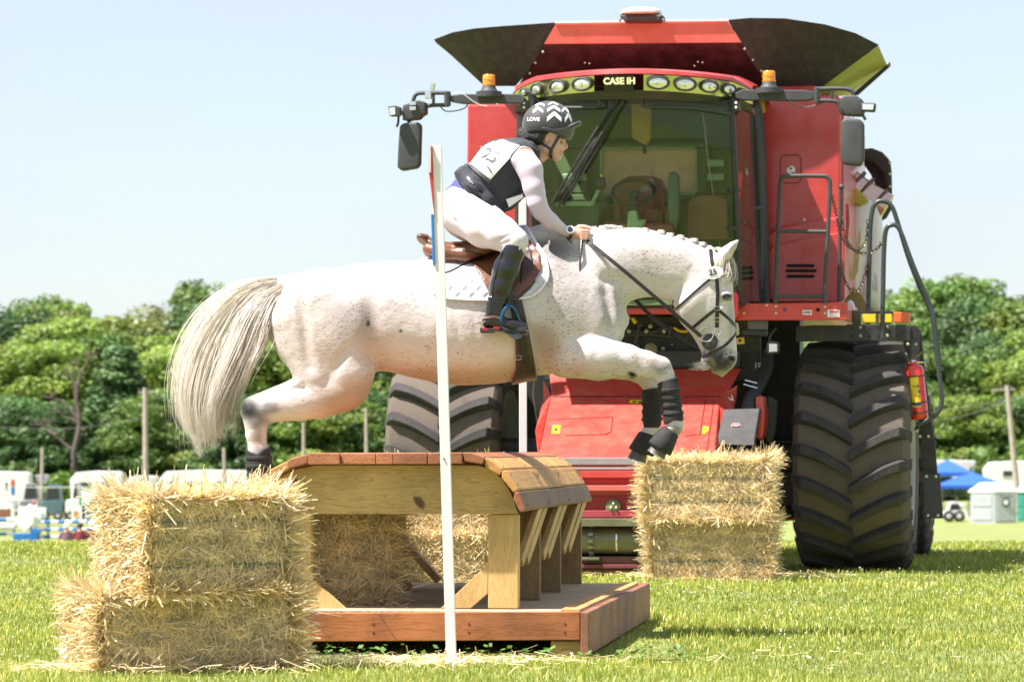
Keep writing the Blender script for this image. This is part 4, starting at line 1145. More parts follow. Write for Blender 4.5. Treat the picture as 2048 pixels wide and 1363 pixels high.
for q, dx in ((52, 0), (-52, -5)):
    tendon_boot([(518 + dx, 885, q, 20), (521 + dx, 930, q, 18.5), (526 + dx, 972, q, 20)],
                [(490 + dx, 893), (505 + dx, 903), (520 + dx, 908), (532 + dx, 898), (546 + dx, 892), (552 + dx, 940), (556 + dx, 988), (496 + dx, 985)],
                [(490 + dx, 915, 560 + dx, 915), (490 + dx, 932, 560 + dx, 932), (490 + dx, 949, 560 + dx, 949), (490 + dx, 966, 560 + dx, 966)])
def hoof_and_bell(px, d, bell, hoof, ra, rb):
    """hoof cone with the neoprene bell boot over it: axis from pastern to ground surface, photo-plane points"""
    a, b = HB.at(*bell[0], d), HB.at(*bell[1], d)
    k = 1 / HB.sc
    ax = (b - a); L = ax.length
    o = MB().lathe(a, ax, [(0, ra * .8 * k), (L * .06, ra * k), (L * .5, (ra * .45 + rb * .55) * k), (L * .94, rb * k), (L, (rb - 1.5) * k), (L * 0.9, (rb - 5) * k)], 22).build('bell_boot', m_boot, horse, smooth=True)
    a, b = HB.at(*hoof[0], d), HB.at(*hoof[1], d); ax = b - a; L = ax.length
    h = MB().lathe(a, ax, [(0, 10 * k), (L * .3, 14 * k), (L * .92, 19 * k), (L, 19.5 * k), (L, 16 * k)], 20).build('hoof', m_hoof, horse, smooth=True)
    MB().lathe(a + ax * 1.0, ax, [(-0.004, 18 * k), (0, 19 * k), (0.007, 19 * k), (0.007, 13 * k), (0, 12 * k)], 20).build('horseshoe', m_steel, h, smooth=True)
hoof_and_bell(0, n_, ((1340, 860), (1316, 897)), ((1332, 874), (1310, 908)), 19, 27)
hoof_and_bell(0, m__, ((1297, 866), (1284, 905)), ((1290, 876), (1275, 920)), 18, 27)
for q, dx in ((52, 0), (-52, -5)):
    a, b = HB.at(502 + dx, 1008, q), HB.at(482 + dx, 1040, q); ax = b - a; L = ax.length; k = 1 / HB.sc
    MB().lathe(a, ax, [(0, 12 * k), (L * .3, 18 * k), (L, 23 * k), (L, 18 * k)], 20).build('hoof', m_hoof, horse, smooth=True)

# ---- tail, mane plaits, forelock: strands of hair
def strands(name, curves, rad, parent, cols, seg=9, taper=True):
    """curves: list of point lists; each becomes a thin three-sided strand with its own tint"""
    V, Q, C_ = [], [], []
    base = 0
    for ci, pts in enumerate(curves):
        p = np.array([tuple(q) for q in pts], np.float32); m = len(p)
        t = np.gradient(p, axis=0); t /= np.linalg.norm(t, axis=1)[:, None] + 1e-9
        a = np.cross(t, np.array([0.3, 1, 0.1])); a /= np.linalg.norm(a, axis=1)[:, None] + 1e-9
        b = np.cross(t, a)
        r = rad * (0.6 + 0.8 * rng.random()) * np.ones(m)
        if taper: r = r * np.clip(1.15 - np.linspace(0, 1, m) ** 2, 0.12, 1)
        ring = np.stack([p + (a * math.cos(u) + b * math.sin(u)) * r[:, None] for u in (0, 2.09, 4.19)], 1)
        V.append(ring.reshape(-1, 3))
        i = np.arange(m - 1)[:, None] * 3 + base
        for k in range(3):
            k2 = (k + 1) % 3
            Q.append(np.concatenate([i + k, i + k2, i + 3 + k2, i + 3 + k], 1))
        C_.append(np.repeat(np.array([cols[ci]], np.float32), m * 3, 0)); base += m * 3
    me = fast_mesh(name, np.concatenate(V), quads=np.concatenate(Q))
    vcol(me, 'tint', np.concatenate(C_))
    return link(name, me, M('horse_hair', (1, 1, 1), rough=0.42, var=0.1, vscale=3, attr='tint', sheen=0.0, spec=0.4, rvar=0), parent, True)

def tail():
    curves, cols = [], []
    # guide lines in photo pixels (root -> tip); u = 0 outer/top edge, 1 = inner edge near the legs
    guides = [
        [(585, 556), (520, 560), (455, 585), (400, 630), (362, 700), (350, 780), (362, 860), (396, 925)],
        [(585, 558), (522, 566), (465, 598), (420, 655), (388, 730), (378, 800), (388, 870), (405, 922)],
        [(584, 561), (528, 574), (480, 612), (442, 680), (420, 750), (412, 810), (416, 870), (418, 915)],
        [(583, 564), (532, 584), (495, 628), (468, 695), (446, 760), (432, 820), (430, 862), (424, 895)],
        [(581, 568), (540, 594), (512, 640), (492, 700), (468, 760), (450, 810), (446, 845), (440, 880)],
        [(578, 572), (548, 602), (528, 642), (516, 685), (500, 715), (488, 742), (478, 768), (468, 792)],
    ]
    G = [np.array([tuple(q) for q in spline([(a, b, 0) for a, b in g], 4)]) for g in guides]
    m = len(G[0])
    nh = 3000
    NL = 38
    lk = [(rng.random() ** .85 * 4.95, rng.normal() * 11, rng.normal() * 6, .72 + .28 * rng.random() ** .5, rng.normal() * 26, rng.random() * 6.28, rng.random()) for _ in range(NL)]
    for i in range(nh):
        u, ox, oy, endt, od, ph, tone = lk[int(rng.integers(NL))]
        loose = rng.random() < .16
        if loose: u = rng.random() * 4.95; endt = .45 + .55 * rng.random(); ox = rng.normal() * 15; ph = rng.random() * 6
        k = int(u); f = u - k
        g = G[k] * (1 - f) + G[k + 1] * f
        t = np.linspace(0, 1, m)
        tt = t * min(1, endt * (.92 + .10 * rng.random()))
        gx = np.interp(tt, t, g[:, 0]); gy = np.interp(tt, t, g[:, 1])
        sp = (1.0 - .72 * tt) * np.clip(tt * 4, .25, 1)
        gx = gx + ox * tt + np.sin(tt * 5 + ph) * 6 * tt + rng.normal() * 14 * sp
        gy = gy + oy * tt + np.cos(tt * 4 + ph) * 4 * tt + rng.normal() * 8 * sp
        dd = od * np.sin(np.pi * np.clip(tt * .8, 0, 1)) + rng.normal() * 10 * sp
        if rng.random() < .035: gx = gx - tt ** 2 * 50 * rng.random(); gy = gy + tt ** 2 * 50 * (rng.random() - .6)
        if tone > .6 or loose:   # tips curling back towards the legs
            c2 = np.clip((tt - 0.72) / 0.28, 0, 1)
            gx = gx + c2 ** 1.6 * 18 * (tone if not loose else rng.random()); gy = gy - c2 ** 2 * 30 * (tone if not loose else rng.random())
        curves.append([HB.at(gx[j], gy[j], dd[j]) for j in range(m)])
        v = 0.80 + 0.3 * rng.random()
        dark = max(0.0, (u - 2.4) / 2.5) * (rng.random() < .6) + (tone < .12) * .4 + (rng.random() < .06) * .4
        cols.append(np.array([v, v * .93, v * .84]) * (1 - .62 * min(dark, 1)) + np.array([.18, .17, .17]) * .6 * min(dark, 1))
    return strands('tail', curves, 0.0012, horse, cols)
tail()

def tuft(name, guides, count, spread, rad, col, jitter=4.0):
    curves, cols = [], []
    for i in range(count):
        g = guides[int(rng.integers(len(guides)))]
        ps = np.array([tuple(q) for q in spline([(a, b, c) for a, b, c in g], 3)])
        off = rng.normal(size=3) * spread
        t = np.linspace(0, 1, len(ps))[:, None]
        ps = ps + off[None, :] * (0.4 + 0.6 * t) + np.sin(t * 5 + rng.random() * 6) * rng.normal() * jitter * t
        curves.append([HB.at(*q) for q in ps])
        v = 0.75 + 0.35 * rng.random(); cols.append(np.array(col) * v)
    return strands(name, curves, rad, horse, cols)
tuft('forelock', [[(1424, 500, 6), (1440, 500, 22), (1436, 530, 34), (1424, 552, 38)], [(1424, 498, 0), (1450, 512, 20), (1452, 545, 34), (1440, 562, 40)],
                  [(1426, 502, -6), (1440, 515, 26), (1428, 540, 36), (1414, 548, 40)], [(1430, 500, 0), (1462, 520, 10), (1466, 550, 16), (1460, 566, 24)]], 260, 3.0, 0.0013, (0.62, 0.55, 0.46))
tuft('mane', [[(1120, 470, 6), (1140, 458, 8), (1160, 462, 4), (1180, 470, 10)], [(1180, 466, 4), (1215, 454, 6), (1250, 459, 4)], [(1240, 459, 3), (1290, 461, 5), (1330, 471, 4)],
              [(1320, 469, 3), (1370, 479, 4), (1412, 492, 4)], [(1060, 462, 4), (1100, 458, 6), (1145, 464, 4)], [(1150, 462, 4), (1160, 452, 4), (1185, 458, 4), (1200, 464, 4)]], 420, 2.0, 0.0012, (0.62, 0.58, 0.54), 2.5)
m_plait = M('plaited_hair', (0.42, 0.38, 0.36), rough=0.6, bump=0.8, bscale=120, var=0.3, vscale=60)
for i, (x, y) in enumerate([(1188, 457), (1206, 455), (1240, 456), (1290, 460), (1322, 464), (1340, 470), (1362, 474), (1388, 481), (1404, 488)]):
    mb = MB()
    for k in range(4):
        c = HB.at(x + (k % 2) * 5 - 3 + random.uniform(-1, 1), y + (k // 2) * 4 - 1, 3 + k * 2)
        mb.ball(c, 0.0105 + 0.003 * random.random(), 8, (1.25, 0.9, 0.8))
    mb.build('mane_plait', m_plait, horse, smooth=True)
curves = []
for i in range(46):   # chin whiskers
    x, y = 1402 + random.random() * 26, 722 + random.random() * 14
    curves.append([HB.at(x, y, 20 * random.uniform(-1, 1)), HB.at(x - 8 - 10 * random.random(), y + 2 + 5 * random.random(), 22), HB.at(x - 14 - 16 * random.random(), y + 6 * random.random(), 20)])
strands('whisker', curves, 0.0006, horse, [(0.6, 0.55, 0.5)] * 46)
# ------------------------------------------------------------ the rider
RB = Body(866, 1200, 192, 700, -175, 175, 1.8, 18.8)
ARM_N = [(1046, 322, 62, 24), (1060, 345, 68, 24), (1067, 380, 74, 20), (1074, 410, 74, 18), (1082, 428, 70, 16), (1100, 445, 60, 14.5), (1132, 466, 42, 9)]
ARM_F = [(1046, 322, -62, 24), (1062, 345, -68, 23), (1070, 380, -74, 20), (1078, 412, -74, 17), (1100, 440, -60, 14.5), (1134, 462, -36, 9)]
def leg_pts(s): return [(928, 430, s * 50, 44), (972, 458, s * 92, 40), (1004, 474, s * 120, 31), (1030, 490, s * 136, 22)]
def calf_pts(s): return [(1030, 490, s * 136, 21), (1024, 512, s * 137, 22), (1012, 545, s * 137, 24), (1002, 580, s * 137, 20), (993, 612, s * 137, 15), (989, 636, s * 137, 13)]
def rider_torso(F, B, infl=0.0):
    B.chain(F, [(922, 410, 0, 38 + infl), (955, 378, 0, 38 + infl), (1000, 342, 0, 44 + infl), (1032, 318, 0, 37 + infl)], 14, 1.35)
    for s in (-1, 1): B.ell(F, (1030, 345, s * 26), (26 + infl, 24 + infl, 22 + infl), 12)
def rider_body():
    B = RB; F = B.new()
    rider_torso(F, B, 0)
    B.chain(F, [(1050, 328, 0, 22), (1066, 316, 0, 18), (1084, 302, 0, 17), (1090, 285, 0, 18)], 10, 0.95)
    # head
    B.ell(F, (1094, 255, 0), (38, 37, 30), 8, 0.1)
    B.ell(F, (1108, 285, 0), (20, 30, 24), 9, -0.25)
    B.chain(F, [(1092, 300, 18, 6), (1112, 314, 8, 6), (1114, 314, -8, 6), (1092, 300, -18, 6)], 9)      # jaw
    B.ell(F, (1115, 314, 0), (6, 6, 8), 5)                               # chin
    B.cap(F, (1128, 281, 0, 2.5), (1133, 293, 0, 3.4), 4); B.ell(F, (1130, 296, 0), (4, 3, 5), 3)        # nose
    B.cap(F, (1121, 279, 13, 3), (1126, 279, 0, 3), 4); B.cap(F, (1121, 279, -13, 3), (1126, 279, 0, 3), 4)
    B.ell(F, (1124, 302, 0), (3.8, 2.2, 7), 2.5); B.ell(F, (1121.5, 309.5, 0), (3.6, 2.4, 7), 2.5)       # lips
    B.cap(F, (1127, 305.6, 0, 1.4), (1118, 305.6, 0, 1.4), 1.5, k=4, sub=True)                            # open mouth
    for s in (-1, 1):
        B.ell(F, (1120, 285, s * 14), (5, 4, 4), 4, sub=True)            # eye socket
        B.ell(F, (1118, 285.5, s * 12.5), (4, 3.4, 4), 2)
        B.ell(F, (1108, 296, s * 19), (9, 8, 5), 6)                      # cheek
        B.ell(F, (1094, 280, s * 27), (5, 8, 3), 2, 0.2)                 # ear
        B.ell(F, (1095, 279, s * 30.5), (2.6, 4.6, 2), 2, 0.2, sub=True)
    for A in (ARM_N, ARM_F): B.chain(F, [(a, b, c, r - 2) for a, b, c, r in A], 6)
    for s in (-1, 1):
        B.chain(F, [(a, b, c, r - 2) for a, b, c, r in leg_pts(s)], 12)
        B.chain(F, [(a, b, c, r - 3) for a, b, c, r in calf_pts(s)], 8)
        B.chain(F, [(973, 650, s * 137, 9), (1010, 654, s * 139, 8), (1042, 656, s * 141, 6)], 5)
    # hands: palm, four unequal curled fingers, thumb on top
    for s, hx, hy, hd in ((1, 1136, 466, 40), (-1, 1138, 462, -30)):
        B.chain(F, [(hx - 4, hy, hd, 8.5), (hx + 8, hy + 2, hd - s * 2, 8.5), (hx + 20, hy + 3, hd - s * 4, 10)], 4, 0.75)
        B.ell(F, (hx + 22, hy + 5, hd - s * 4), (11, 12, 8), 3)
        for k, (L, yy) in enumerate(((12, -5), (13, 0), (12, 5), (9.5, 10))):
            x0, y0 = hx + 27, hy + 3 + yy
            B.chain(F, [(x0, y0, hd + s * 3, 3.9), (x0 + L * .9, y0 + 1, hd + s * 3, 3.6), (x0 + L * 1.1, y0 + 3, hd - s * 4, 3.4), (x0 + L * .7, y0 + 4, hd - s * 9, 3.1), (x0 + 2, y0 + 4, hd - s * 10, 2.8)], 1.2)
        B.chain(F, [(hx + 12, hy - 5, hd - s * 4, 5), (hx + 24, hy - 10, hd - s * 6, 4.4), (hx + 36, hy - 9, hd - s * 5, 3.9), (hx + 42, hy - 6, hd - s * 4, 3.3)], 2)
    return F
m_skin = M('skin', (0.55, 0.32, 0.235), rough=0.45, var=0.06, vscale=14, bump=0.05, bscale=200)
m_skin.node_tree.nodes['Principled BSDF'].inputs['Subsurface Weight'].default_value = 0.12
m_skin.node_tree.nodes['Principled BSDF'].inputs['Subsurface Radius'].default_value = (0.012, 0.005, 0.003)
RF = rider_body()
person = RB.mesh('person', RF, m_skin)
tag(person, 'rider in dark vest, number bib, white breeches and black boots crouching over the grey horse', 'person')

m_breech = M('white_breeches', (0.62, 0.565, 0.62), rough=0.7, var=0.04, bump=0.5, bscale=11, sheen=0.15)
m_sleeve = M('ribbed_lavender_sleeve', (0.60, 0.50, 0.62), rough=0.7, var=0.03, sheen=0.2)
def ribs(m, scale, rot, strength=0.5, dist=0.003):
    nt = m.node_tree; N = nt.nodes; L = nt.links; b = N['Principled BSDF']
    tc = N.new('ShaderNodeTexCoord'); mp = N.new('ShaderNodeMapping'); mp.inputs['Rotation'].default_value = rot
    wv = N.new('ShaderNodeTexWave'); wv.inputs['Scale'].default_value = scale; wv.inputs['Distortion'].default_value = 0.4
    L.new(tc.outputs['Object'], mp.inputs['Vector']); L.new(mp.outputs['Vector'], wv.inputs['Vector'])
    bp = N.new('ShaderNodeBump'); bp.inputs['Strength'].default_value = strength; bp.inputs['Distance'].default_value = dist
    L.new(wv.outputs['Fac'], bp.inputs['Height']); L.new(bp.outputs['Normal'], b.inputs['Normal'])
ribs(m_sleeve, 42, (0, 0.5, 0), 0.6, 0.003)
m_vest = M('dark_vest_fabric', (0.022, 0.024, 0.036), rough=0.72, var=0.25, vscale=25, bump=0.6, bscale=20, sheen=0.15)
m_vestbelt = M('vest_webbing', (0.05, 0.048, 0.05), rough=0.6, bump=0.3, bscale=200)
m_navy = M('navy_shirt', (0.06, 0.065, 0.20), rough=0.7, bump=0.2, bscale=40)
m_bib = M('bib_vinyl', (0.78, 0.77, 0.76), rough=0.35, var=0.04, bump=0.15, bscale=14)
m_print = M('black_print', (0.03, 0.03, 0.032), rough=0.5)
m_printgrey = M('grey_print', (0.07, 0.07, 0.08), rough=0.5)
m_helmet = M('helmet_cover', (0.035, 0.034, 0.038), rough=0.65, var=0.2, vscale=40, bump=0.15, bscale=150, sheen=0.2)
m_white = M('white_print', (0.82, 0.82, 0.82), rough=0.5, var=0.03)
m_leather = M('black_leather', (0.012, 0.013, 0.015), rough=0.25, coat=0.25, bump=0.12, bscale=18, var=0.05, spec=0.5, rvar=0.02)
m_bluem = M('blue_metal', (0.03, 0.13, 0.30), rough=0.3, metal=0.6)
m_hairb = M('dark_hair', (0.012, 0.010, 0.010), rough=0.4, bump=0.9, bscale=150, var=0.3)

B = RB
# breeches
F = B.new(); rider_torso(F, B, 3.0)
for s in (-1, 1): B.chain(F, [(a, b, c, r + 1.0) for a, b, c, r in leg_pts(s)] + [(1024, 512, s * 137, 20)], 14)
B.ell(F, (920, 418, 24), (37, 40, 36), 14); B.ell(F, (920, 418, -24), (37, 40, 36), 14)
for (x0, y0, x1, y1, d) in ((905, 400, 950, 425, 96), (930, 412, 990, 440, 122), (900, 440, 960, 470, 96), (985, 495, 1020, 478, 155), (990, 503, 1030, 486, 158)):
    B.cap(F, (x0, y0, d - 4, 1.5), (x1, y1, d, 1.0), 5, sub=True)
pants = B.mesh('breeches', np.maximum(F, B.poly([(870, 372), (900, 372), (935, 386), (985, 420), (1010, 405), (1060, 440), (1070, 520), (1040, 530), (990, 520), (870, 520)])), m_breech, person)
# sleeves (a shirt under the vest)
F = B.new()
for A in (ARM_N, ARM_F): B.chain(F, [(a, b, c, r + 0.6) for a, b, c, r in A], 6)
rider_torso(F, B, 1.5)
shirt = B.mesh('sleeved_shirt', np.maximum(F, B.poly([(1000, 300), (1040, 296), (1075, 300), (1095, 340), (1100, 410), (1145, 455), (1132, 484), (1095, 472), (1050, 440), (1030, 360), (1000, 340)])), m_sleeve, person)
F = B.new(); rider_torso(F, B, 5.0)
B.mesh('navy_shirt_hem', np.maximum(F, B.poly([(874, 350), (905, 340), (945, 384), (925, 396), (880, 378)])), m_navy, person)
# vest
F = B.new(); rider_torso(F, B, 8.0)
B.chain(F, [(1035, 305, 50, 16), (1062, 304, 26, 17), (1066, 304, -26, 17), (1035, 305, -50, 16)], 8)
for s in (-1, 1): B.chain(F, [(985, 400, s * 30, 24), (1010, 392, s * 34, 25), (1036, 372, s * 34, 24)], 14)
B.cap(F, (1066, 318, 18, 12), (1072, 328, 0, 12), 8); B.cap(F, (1072, 328, 0, 12), (1066, 318, -18, 12), 8)
B.chain(F, [(925, 352, 40, 18), (948, 380, 52, 20), (972, 405, 56, 16), (995, 424, 46, 12)], 12)
B.chain(F, [(925, 352, -40, 18), (948, 380, -52, 20), (972, 405, -56, 16), (995, 424, -46, 12)], 12)
for (x0, y0, x1, y1, d) in ((930, 360, 990, 415, 74), (925, 372, 975, 412, 76), (945, 356, 1005, 400, 72), (1055, 285, 1075, 300, 44), (1045, 284, 1070, 312, 44)):
    B.cap(F, (x0, y0, d, 1.6), (x1, y1, d - 8, 1.6), 5, sub=True)
for A in (ARM_N, ARM_F): B.cap(F, (1050, 322, A[0][2] * 1.2, 27), (1061, 350, A[0][2] * 1.35, 25), 5, sub=True)
vest = B.mesh('protective_vest', np.maximum(F, B.poly([(1030, 278), (1055, 276), (1079, 300), (1088, 322), (1082, 334), (1074, 326), (1068, 330), (1062, 360), (1060, 396), (1020, 424), (1004, 438),
                                                      (980, 421), (957, 407), (933, 386), (919, 367), (908, 349), (919, 338), (936, 325), (985, 275)])), m_vest, person)
vb = bvh_of([vest, pants, shirt])
bb = bvh_of([person])
# number bib on the back and side
bib_poly = [(984, 271), (1040, 299), (981, 365), (937, 335)]
bib = decal('number_bib', vb, B, bib_poly, m_bib, person, lift=0.009, thick=0.003)
bibv = bvh_of([bib])
e = [(984, 269), (1042, 299), (981, 368), (935, 335)]
for i in range(4): strap('bib_binding', bibv, B, [e[i], e[(i + 1) % 4]], 0.009, 0.003, m_vestbelt, bib, curve=False)
strap('bib_belt', vb, B, [(934, 334), (958, 350), (981, 368)], 0.020, 0.004, m_vestbelt, bib, curve=False, lift=0.011)
strap('shoulder_piping', vb, B, [(1040, 304), (1050, 302), (1060, 305)], 0.007, 0.003, M('yellow_piping', (0.55, 0.36, 0.08)), vest, lift=0.004)
def surf_text(body_txt, size, cx, cy, rot, mat, parent, bvh, Bd, lift=0.002, shear=0.0, name='lettering', sx=1.0, bold=0.0):
    """flat print laid on a body: text mesh mapped through the photo plane onto the surface"""
    me = text_mesh(body_txt, size, 0, bold=bold, shear=shear)
    bm = bmesh.new(); bm.from_mesh(me)
    bmesh.ops.triangulate(bm, faces=bm.faces[:])
    cs, sn = math.cos(rot), math.sin(rot)
    for v in bm.verts:
        x, y = v.co.x * sx, v.co.y
        X, Y = x * cs - y * sn, x * sn + y * cs
        q, n_ = on_surface(bvh, Bd.at(cx + X, cy - Y), lift, -1)
        v.co = q
    bm.to_mesh(me); bm.free(); me.name = name
    return link(name, me, mat, parent)
surf_text('25', 36, 981, 317, -0.5, m_printgrey, bib, bibv, B, 0.002, sx=0.85, bold=1.1)
for pts in ([(985, 292), (990, 284), (993, 280), (992, 290), (1000, 292), (1008, 297)], [(975, 337), (980, 345), (984, 351)], [(999, 322), (1003, 318)]):
    strap('scribble', bibv, B, pts, 0.0022 if len(pts) != 3 else 0.007, 0.001, m_printgrey, bib)
surf_text('HELITE', 6.5, 941, 367, -0.95, m_white, vest, vb, B, 0.003, bold=0.02)
MB().prism([B.at(x, y, 60) for x, y in ((1012, 402), (1044, 390), (1046, 399), (1018, 419))], (0, -.006, 0)).build('front_bib', m_bib, person, bevel=.002)
MB().bar(B.at(1002, 405, 60), B.at(1048, 390, 60), .006, .014, (0, 1, 0)).build('front_bib_trim', m_vestbelt, person)
strap('breeches_seam', bvh_of([pants]), B, [(925, 400), (960, 425), (1010, 462), (1030, 480)], 0.003, 0.0012, M('seam', (0.55, 0.5, 0.52)), pants, lift=0.0005)
strap('waist_cord', bvh_of([pants]), B, [(893, 380), (906, 388), (902, 400)], 0.003, 0.002, m_print, person)

# tall boots
for s in (1, -1):
    F = B.new()
    B.chain(F, [(a, b, c, r + 1.6) for a, b, c, r in [(1028, 502, s * 137, 22)] + calf_pts(s)[1:]], 8)
    for k, yy in enumerate((598, 606, 613, 620, 627)):
        B.cap(F, (975, yy, s * 156, 1.6), (1012, yy + 4, s * 156, 1.6), 4, sub=True)
        B.chain(F, [(980, yy + 4, s * 150, 3), (1004, yy + 7, s * 150, 3)], 4)
    B.chain(F, [(977, 648, s * 137, 12.5), (1000, 650, s * 138, 13), (1022, 655, s * 140, 11.5), (1044, 657, s * 141, 8.5)], 7)
    B.cap(F, (988, 630, s * 137, 15), (996, 648, s * 137, 13), 6)
    poly = [(1003, 512), (1012, 498), (1028, 491), (1040, 500), (1052, 524), (1045, 560), (1030, 600), (1016, 632), (1060, 645), (1062, 668), (955, 668), (952, 640), (966, 600), (980, 540)]
    boot = B.mesh('tall_boot', np.maximum(F, B.poly(poly)), m_leather, person)
    sole = MB()
    sole.prism([B.at(a, b, s * 137 - 13) for a, b in ((961, 660), (962, 670), (990, 670), (990, 666), (1046, 668), (1054, 662), (1052, 659), (990, 661))], Vector((0, -26 / B.sc, 0)))
    sole.build('boot_sole', M('boot_sole_rubber', (0.03, 0.028, 0.03), rough=0.7), boot, bevel=0.002)
    bt = bvh_of([boot])
    if s == 1:
        strap('spur_strap', bt, B, [(962, 644), (975, 640), (990, 638), (1002, 642)], 0.010, 0.003, M('spur_strap_leather', (0.22, 0.13, 0.12), rough=0.4), boot)
        strap('boot_seam', bt, B, [(1006, 512), (994, 550), (986, 590), (983, 630)], 0.004, 0.002, m_leather, boot)
        MB().lathe(B.at(1038, 505, 157), (0, -1, 0), [(0, 0.008), (0.003, 0.009), (0.006, 0.008)], 16).build('boot_badge', m_steel, boot, smooth=True)
        red = M('red_rubber', (0.35, 0.02, 0.02), rough=0.5)
        for a, b in ((972, 663), (994, 660)):
            MB().prism([B.at(a + math.cos(t) * 7, b + math.sin(t) * 2.6, 152) for t in np.linspace(0, 2 * PI, 13)[:-1]], Vector((0, -0.003, 0))).build('red_sole_inset', red, boot)
    y0 = s * 137
    mb = MB(); mb.tube([B.at(972, 648, y0 + 15), B.at(958, 650, y0 + 6), B.at(956, 651, y0), B.at(958, 650, y0 - 6), B.at(972, 648, y0 - 15)], 0.0035, 8)
    mb.tube([B.at(957, 651, y0), B.at(946, 654, y0)], 0.003, 8); mb.ball(B.at(945, 654, y0), 0.006, 10)
    mb.build('spur', m_steel, boot, smooth=True)

# helmet
HBd = Body(1035, 1175, 192, 300, -60, 60, 1.2, 18.8)
H = HBd; F = H.new()
H.ell(F, (1097, 251, 0), (50, 49, 39), 4, 0.12)
H.ell(F, (1078, 250, 0), (32, 36, 36), 8, 0.0)
shell_poly = [(1040, 190), (1150, 190), (1160, 262), (1148, 281), (1125, 277), (1106, 269), (1086, 264), (1046, 266), (1036, 262)]
helmet = H.mesh('riding_helmet', np.maximum(F, H.poly(shell_poly)), m_helmet, person)
F = H.new()   # peak
H.cap(F, (1126, 262, 0, 10), (1156, 247, 0, 7), 3, k=3.1)
peakcut = [(1118, 266), (1128, 254), (1146, 248), (1160, 243), (1168, 245), (1164, 250), (1148, 256), (1134, 266), (1124, 270)]
H.mesh('helmet_peak', np.maximum(F, H.poly(peakcut)), m_helmet, helmet)
F = H.new(); H.ell(F, (1099, 253, 0), (50.5, 49, 40.5), 4, 0.12)
H.mesh('helmet_band', np.maximum(F, H.poly([(1044, 259), (1086, 257), (1108, 262), (1150, 254), (1152, 262), (1147, 281), (1142, 280), (1107, 268), (1086, 263), (1044, 265)])), M('helmet_satin', (0.05, 0.052, 0.06), rough=0.4), helmet)
hv = bvh_of([helmet])
def chev(cx, cy, w_, h_, sk=0.0, th=None):
    th = th or h_ * .55
    for sg in (-1, 1):
        pl = [(cx + sk * 0, cy), (cx + sg * w_, cy + h_), (cx + sg * w_, cy + h_ + th), (cx, cy + th)]
        pl = [(x + sg * 0.8, y) for x, y in pl]
        decal('chevron', hv, H, pl, m_white, helmet, lift=0.0015, step=3, thick=0.0008)
for cx, cy, w_, h_, th in ((1108, 226, 13.5, 12, 9), (1107, 213, 12, 8, 6), (1106, 205, 9, 5, 3.5), (1076, 216, 9, 7, 6), (1080, 207, 8, 4, 4), (1136, 228, 6, 11, 9), (1130, 215, 6, 7, 6)):
    chev(cx, cy, w_, h_, 0, th)
surf_text('LOVE', 10.5, 1067, 242, -0.06, m_white, helmet, hv, H, 0.002, bold=0.25)
bb = bvh_of([person])
for pts, wd in (([(1119, 270), (1112, 284), (1103, 300)], 0.014), ([(1078, 270), (1082, 286), (1100, 300)], 0.013), ([(1102, 298), (1101, 312), (1103, 320)], 0.02)):
    strap('chin_strap', bb, B, pts, wd, 0.003, m_print, helmet)
# hair: low twisted bun and side hair
F = H.new()
H2 = Body(1025, 1110, 240, 310, -50, 50, 1.3, 18.8); F = H2.new()
H2.chain(F, [(1060, 268, 0, 22), (1080, 272, 14, 18), (1094, 268, 18, 12)], 8); H2.cap(F, (1080, 272, -14, 18), (1094, 268, -18, 12), 8)
H2.chain(F, [(1046, 268, 0, 13), (1052, 277, 6, 12), (1060, 282, 0, 12)], 5)
for t in range(7): H2.ell(F, (1050 + 8 * math.cos(t), 271 + 7 * math.sin(t), 9 * math.sin(t * 2.3)), (7, 5, 6), 2, t)
H2.mesh('hair', np.maximum(F, H2.poly([(1028, 255), (1110, 255), (1096, 270), (1090, 272), (1084, 290), (1064, 298), (1040, 292)])), m_hairb, person)
# face
for s in (1, -1):
    q, n_ = on_surface(bb, B.at(1122.5, 285.5), 0, -1 if s == 1 else 1)
    e_ = MB().ball((0, 0, 0), 0.0075, 12, (0.8, 0.6, 0.6)).build('eye', M('eye_white', (0.25, 0.22, 0.2), rough=0.15), person, smooth=True); e_.location = q + Vector((-0.001, 0.003 * s, 0))
    ii = MB().ball((0, 0, 0), 0.0042, 10).build('iris', m_eye, e_, smooth=True); ii.location = (0.003, -0.003 * s, 0)
strap('eyebrow', bb, B, [(1115, 279), (1121, 277.5), (1127, 279)], 0.004, 0.0012, m_hairb, person)
decal('lips', bb, B, [(1118, 303.2), (1124, 300.6), (1129, 302.5), (1126, 304.4), (1119, 304.6)], M('lip_skin', (0.48, 0.16, 0.14), rough=0.4), person, lift=0.0006, step=1.5, thick=0.0006)
decal('lips', bb, B, [(1118, 307.6), (1125, 306.8), (1126, 310), (1120, 311.5)], MATS['lip_skin'], person, lift=0.0006, step=1.5, thick=0.0006)
# wrist watch
q = B.at(1139, 463, 52)
wt = MB().lathe(q, (0.15, -1, 0.25), [(0, 0.021), (0.006, 0.023), (0.010, 0.022), (0.011, 0.017)], 24).build('wrist_watch', m_white, person, smooth=True)
MB().lathe(q + Vector((0.0016, -0.011, 0.0028)), (0.15, -1, 0.25), [(0, 0.014), (0.001, 0.014)], 20).build('watch_face', M('watch_face', (0.05, 0.09, 0.2), rough=0.15), wt)
mb = MB(); mb.tube([B.at(1137 + math.sin(t) * 6, 467 + 13 * math.cos(t) * 1.0, 42 + 11 * math.sin(t)) for t in np.linspace(0, 2 * PI, 17)[:-1]], 0.006, 6, closed=True, flat=1)
mb.tube([B.at(1133, 478, 46), B.at(1142, 488, 48)], 0.003, 6)
mb.build('watch_strap', m_print, wt, smooth=True)

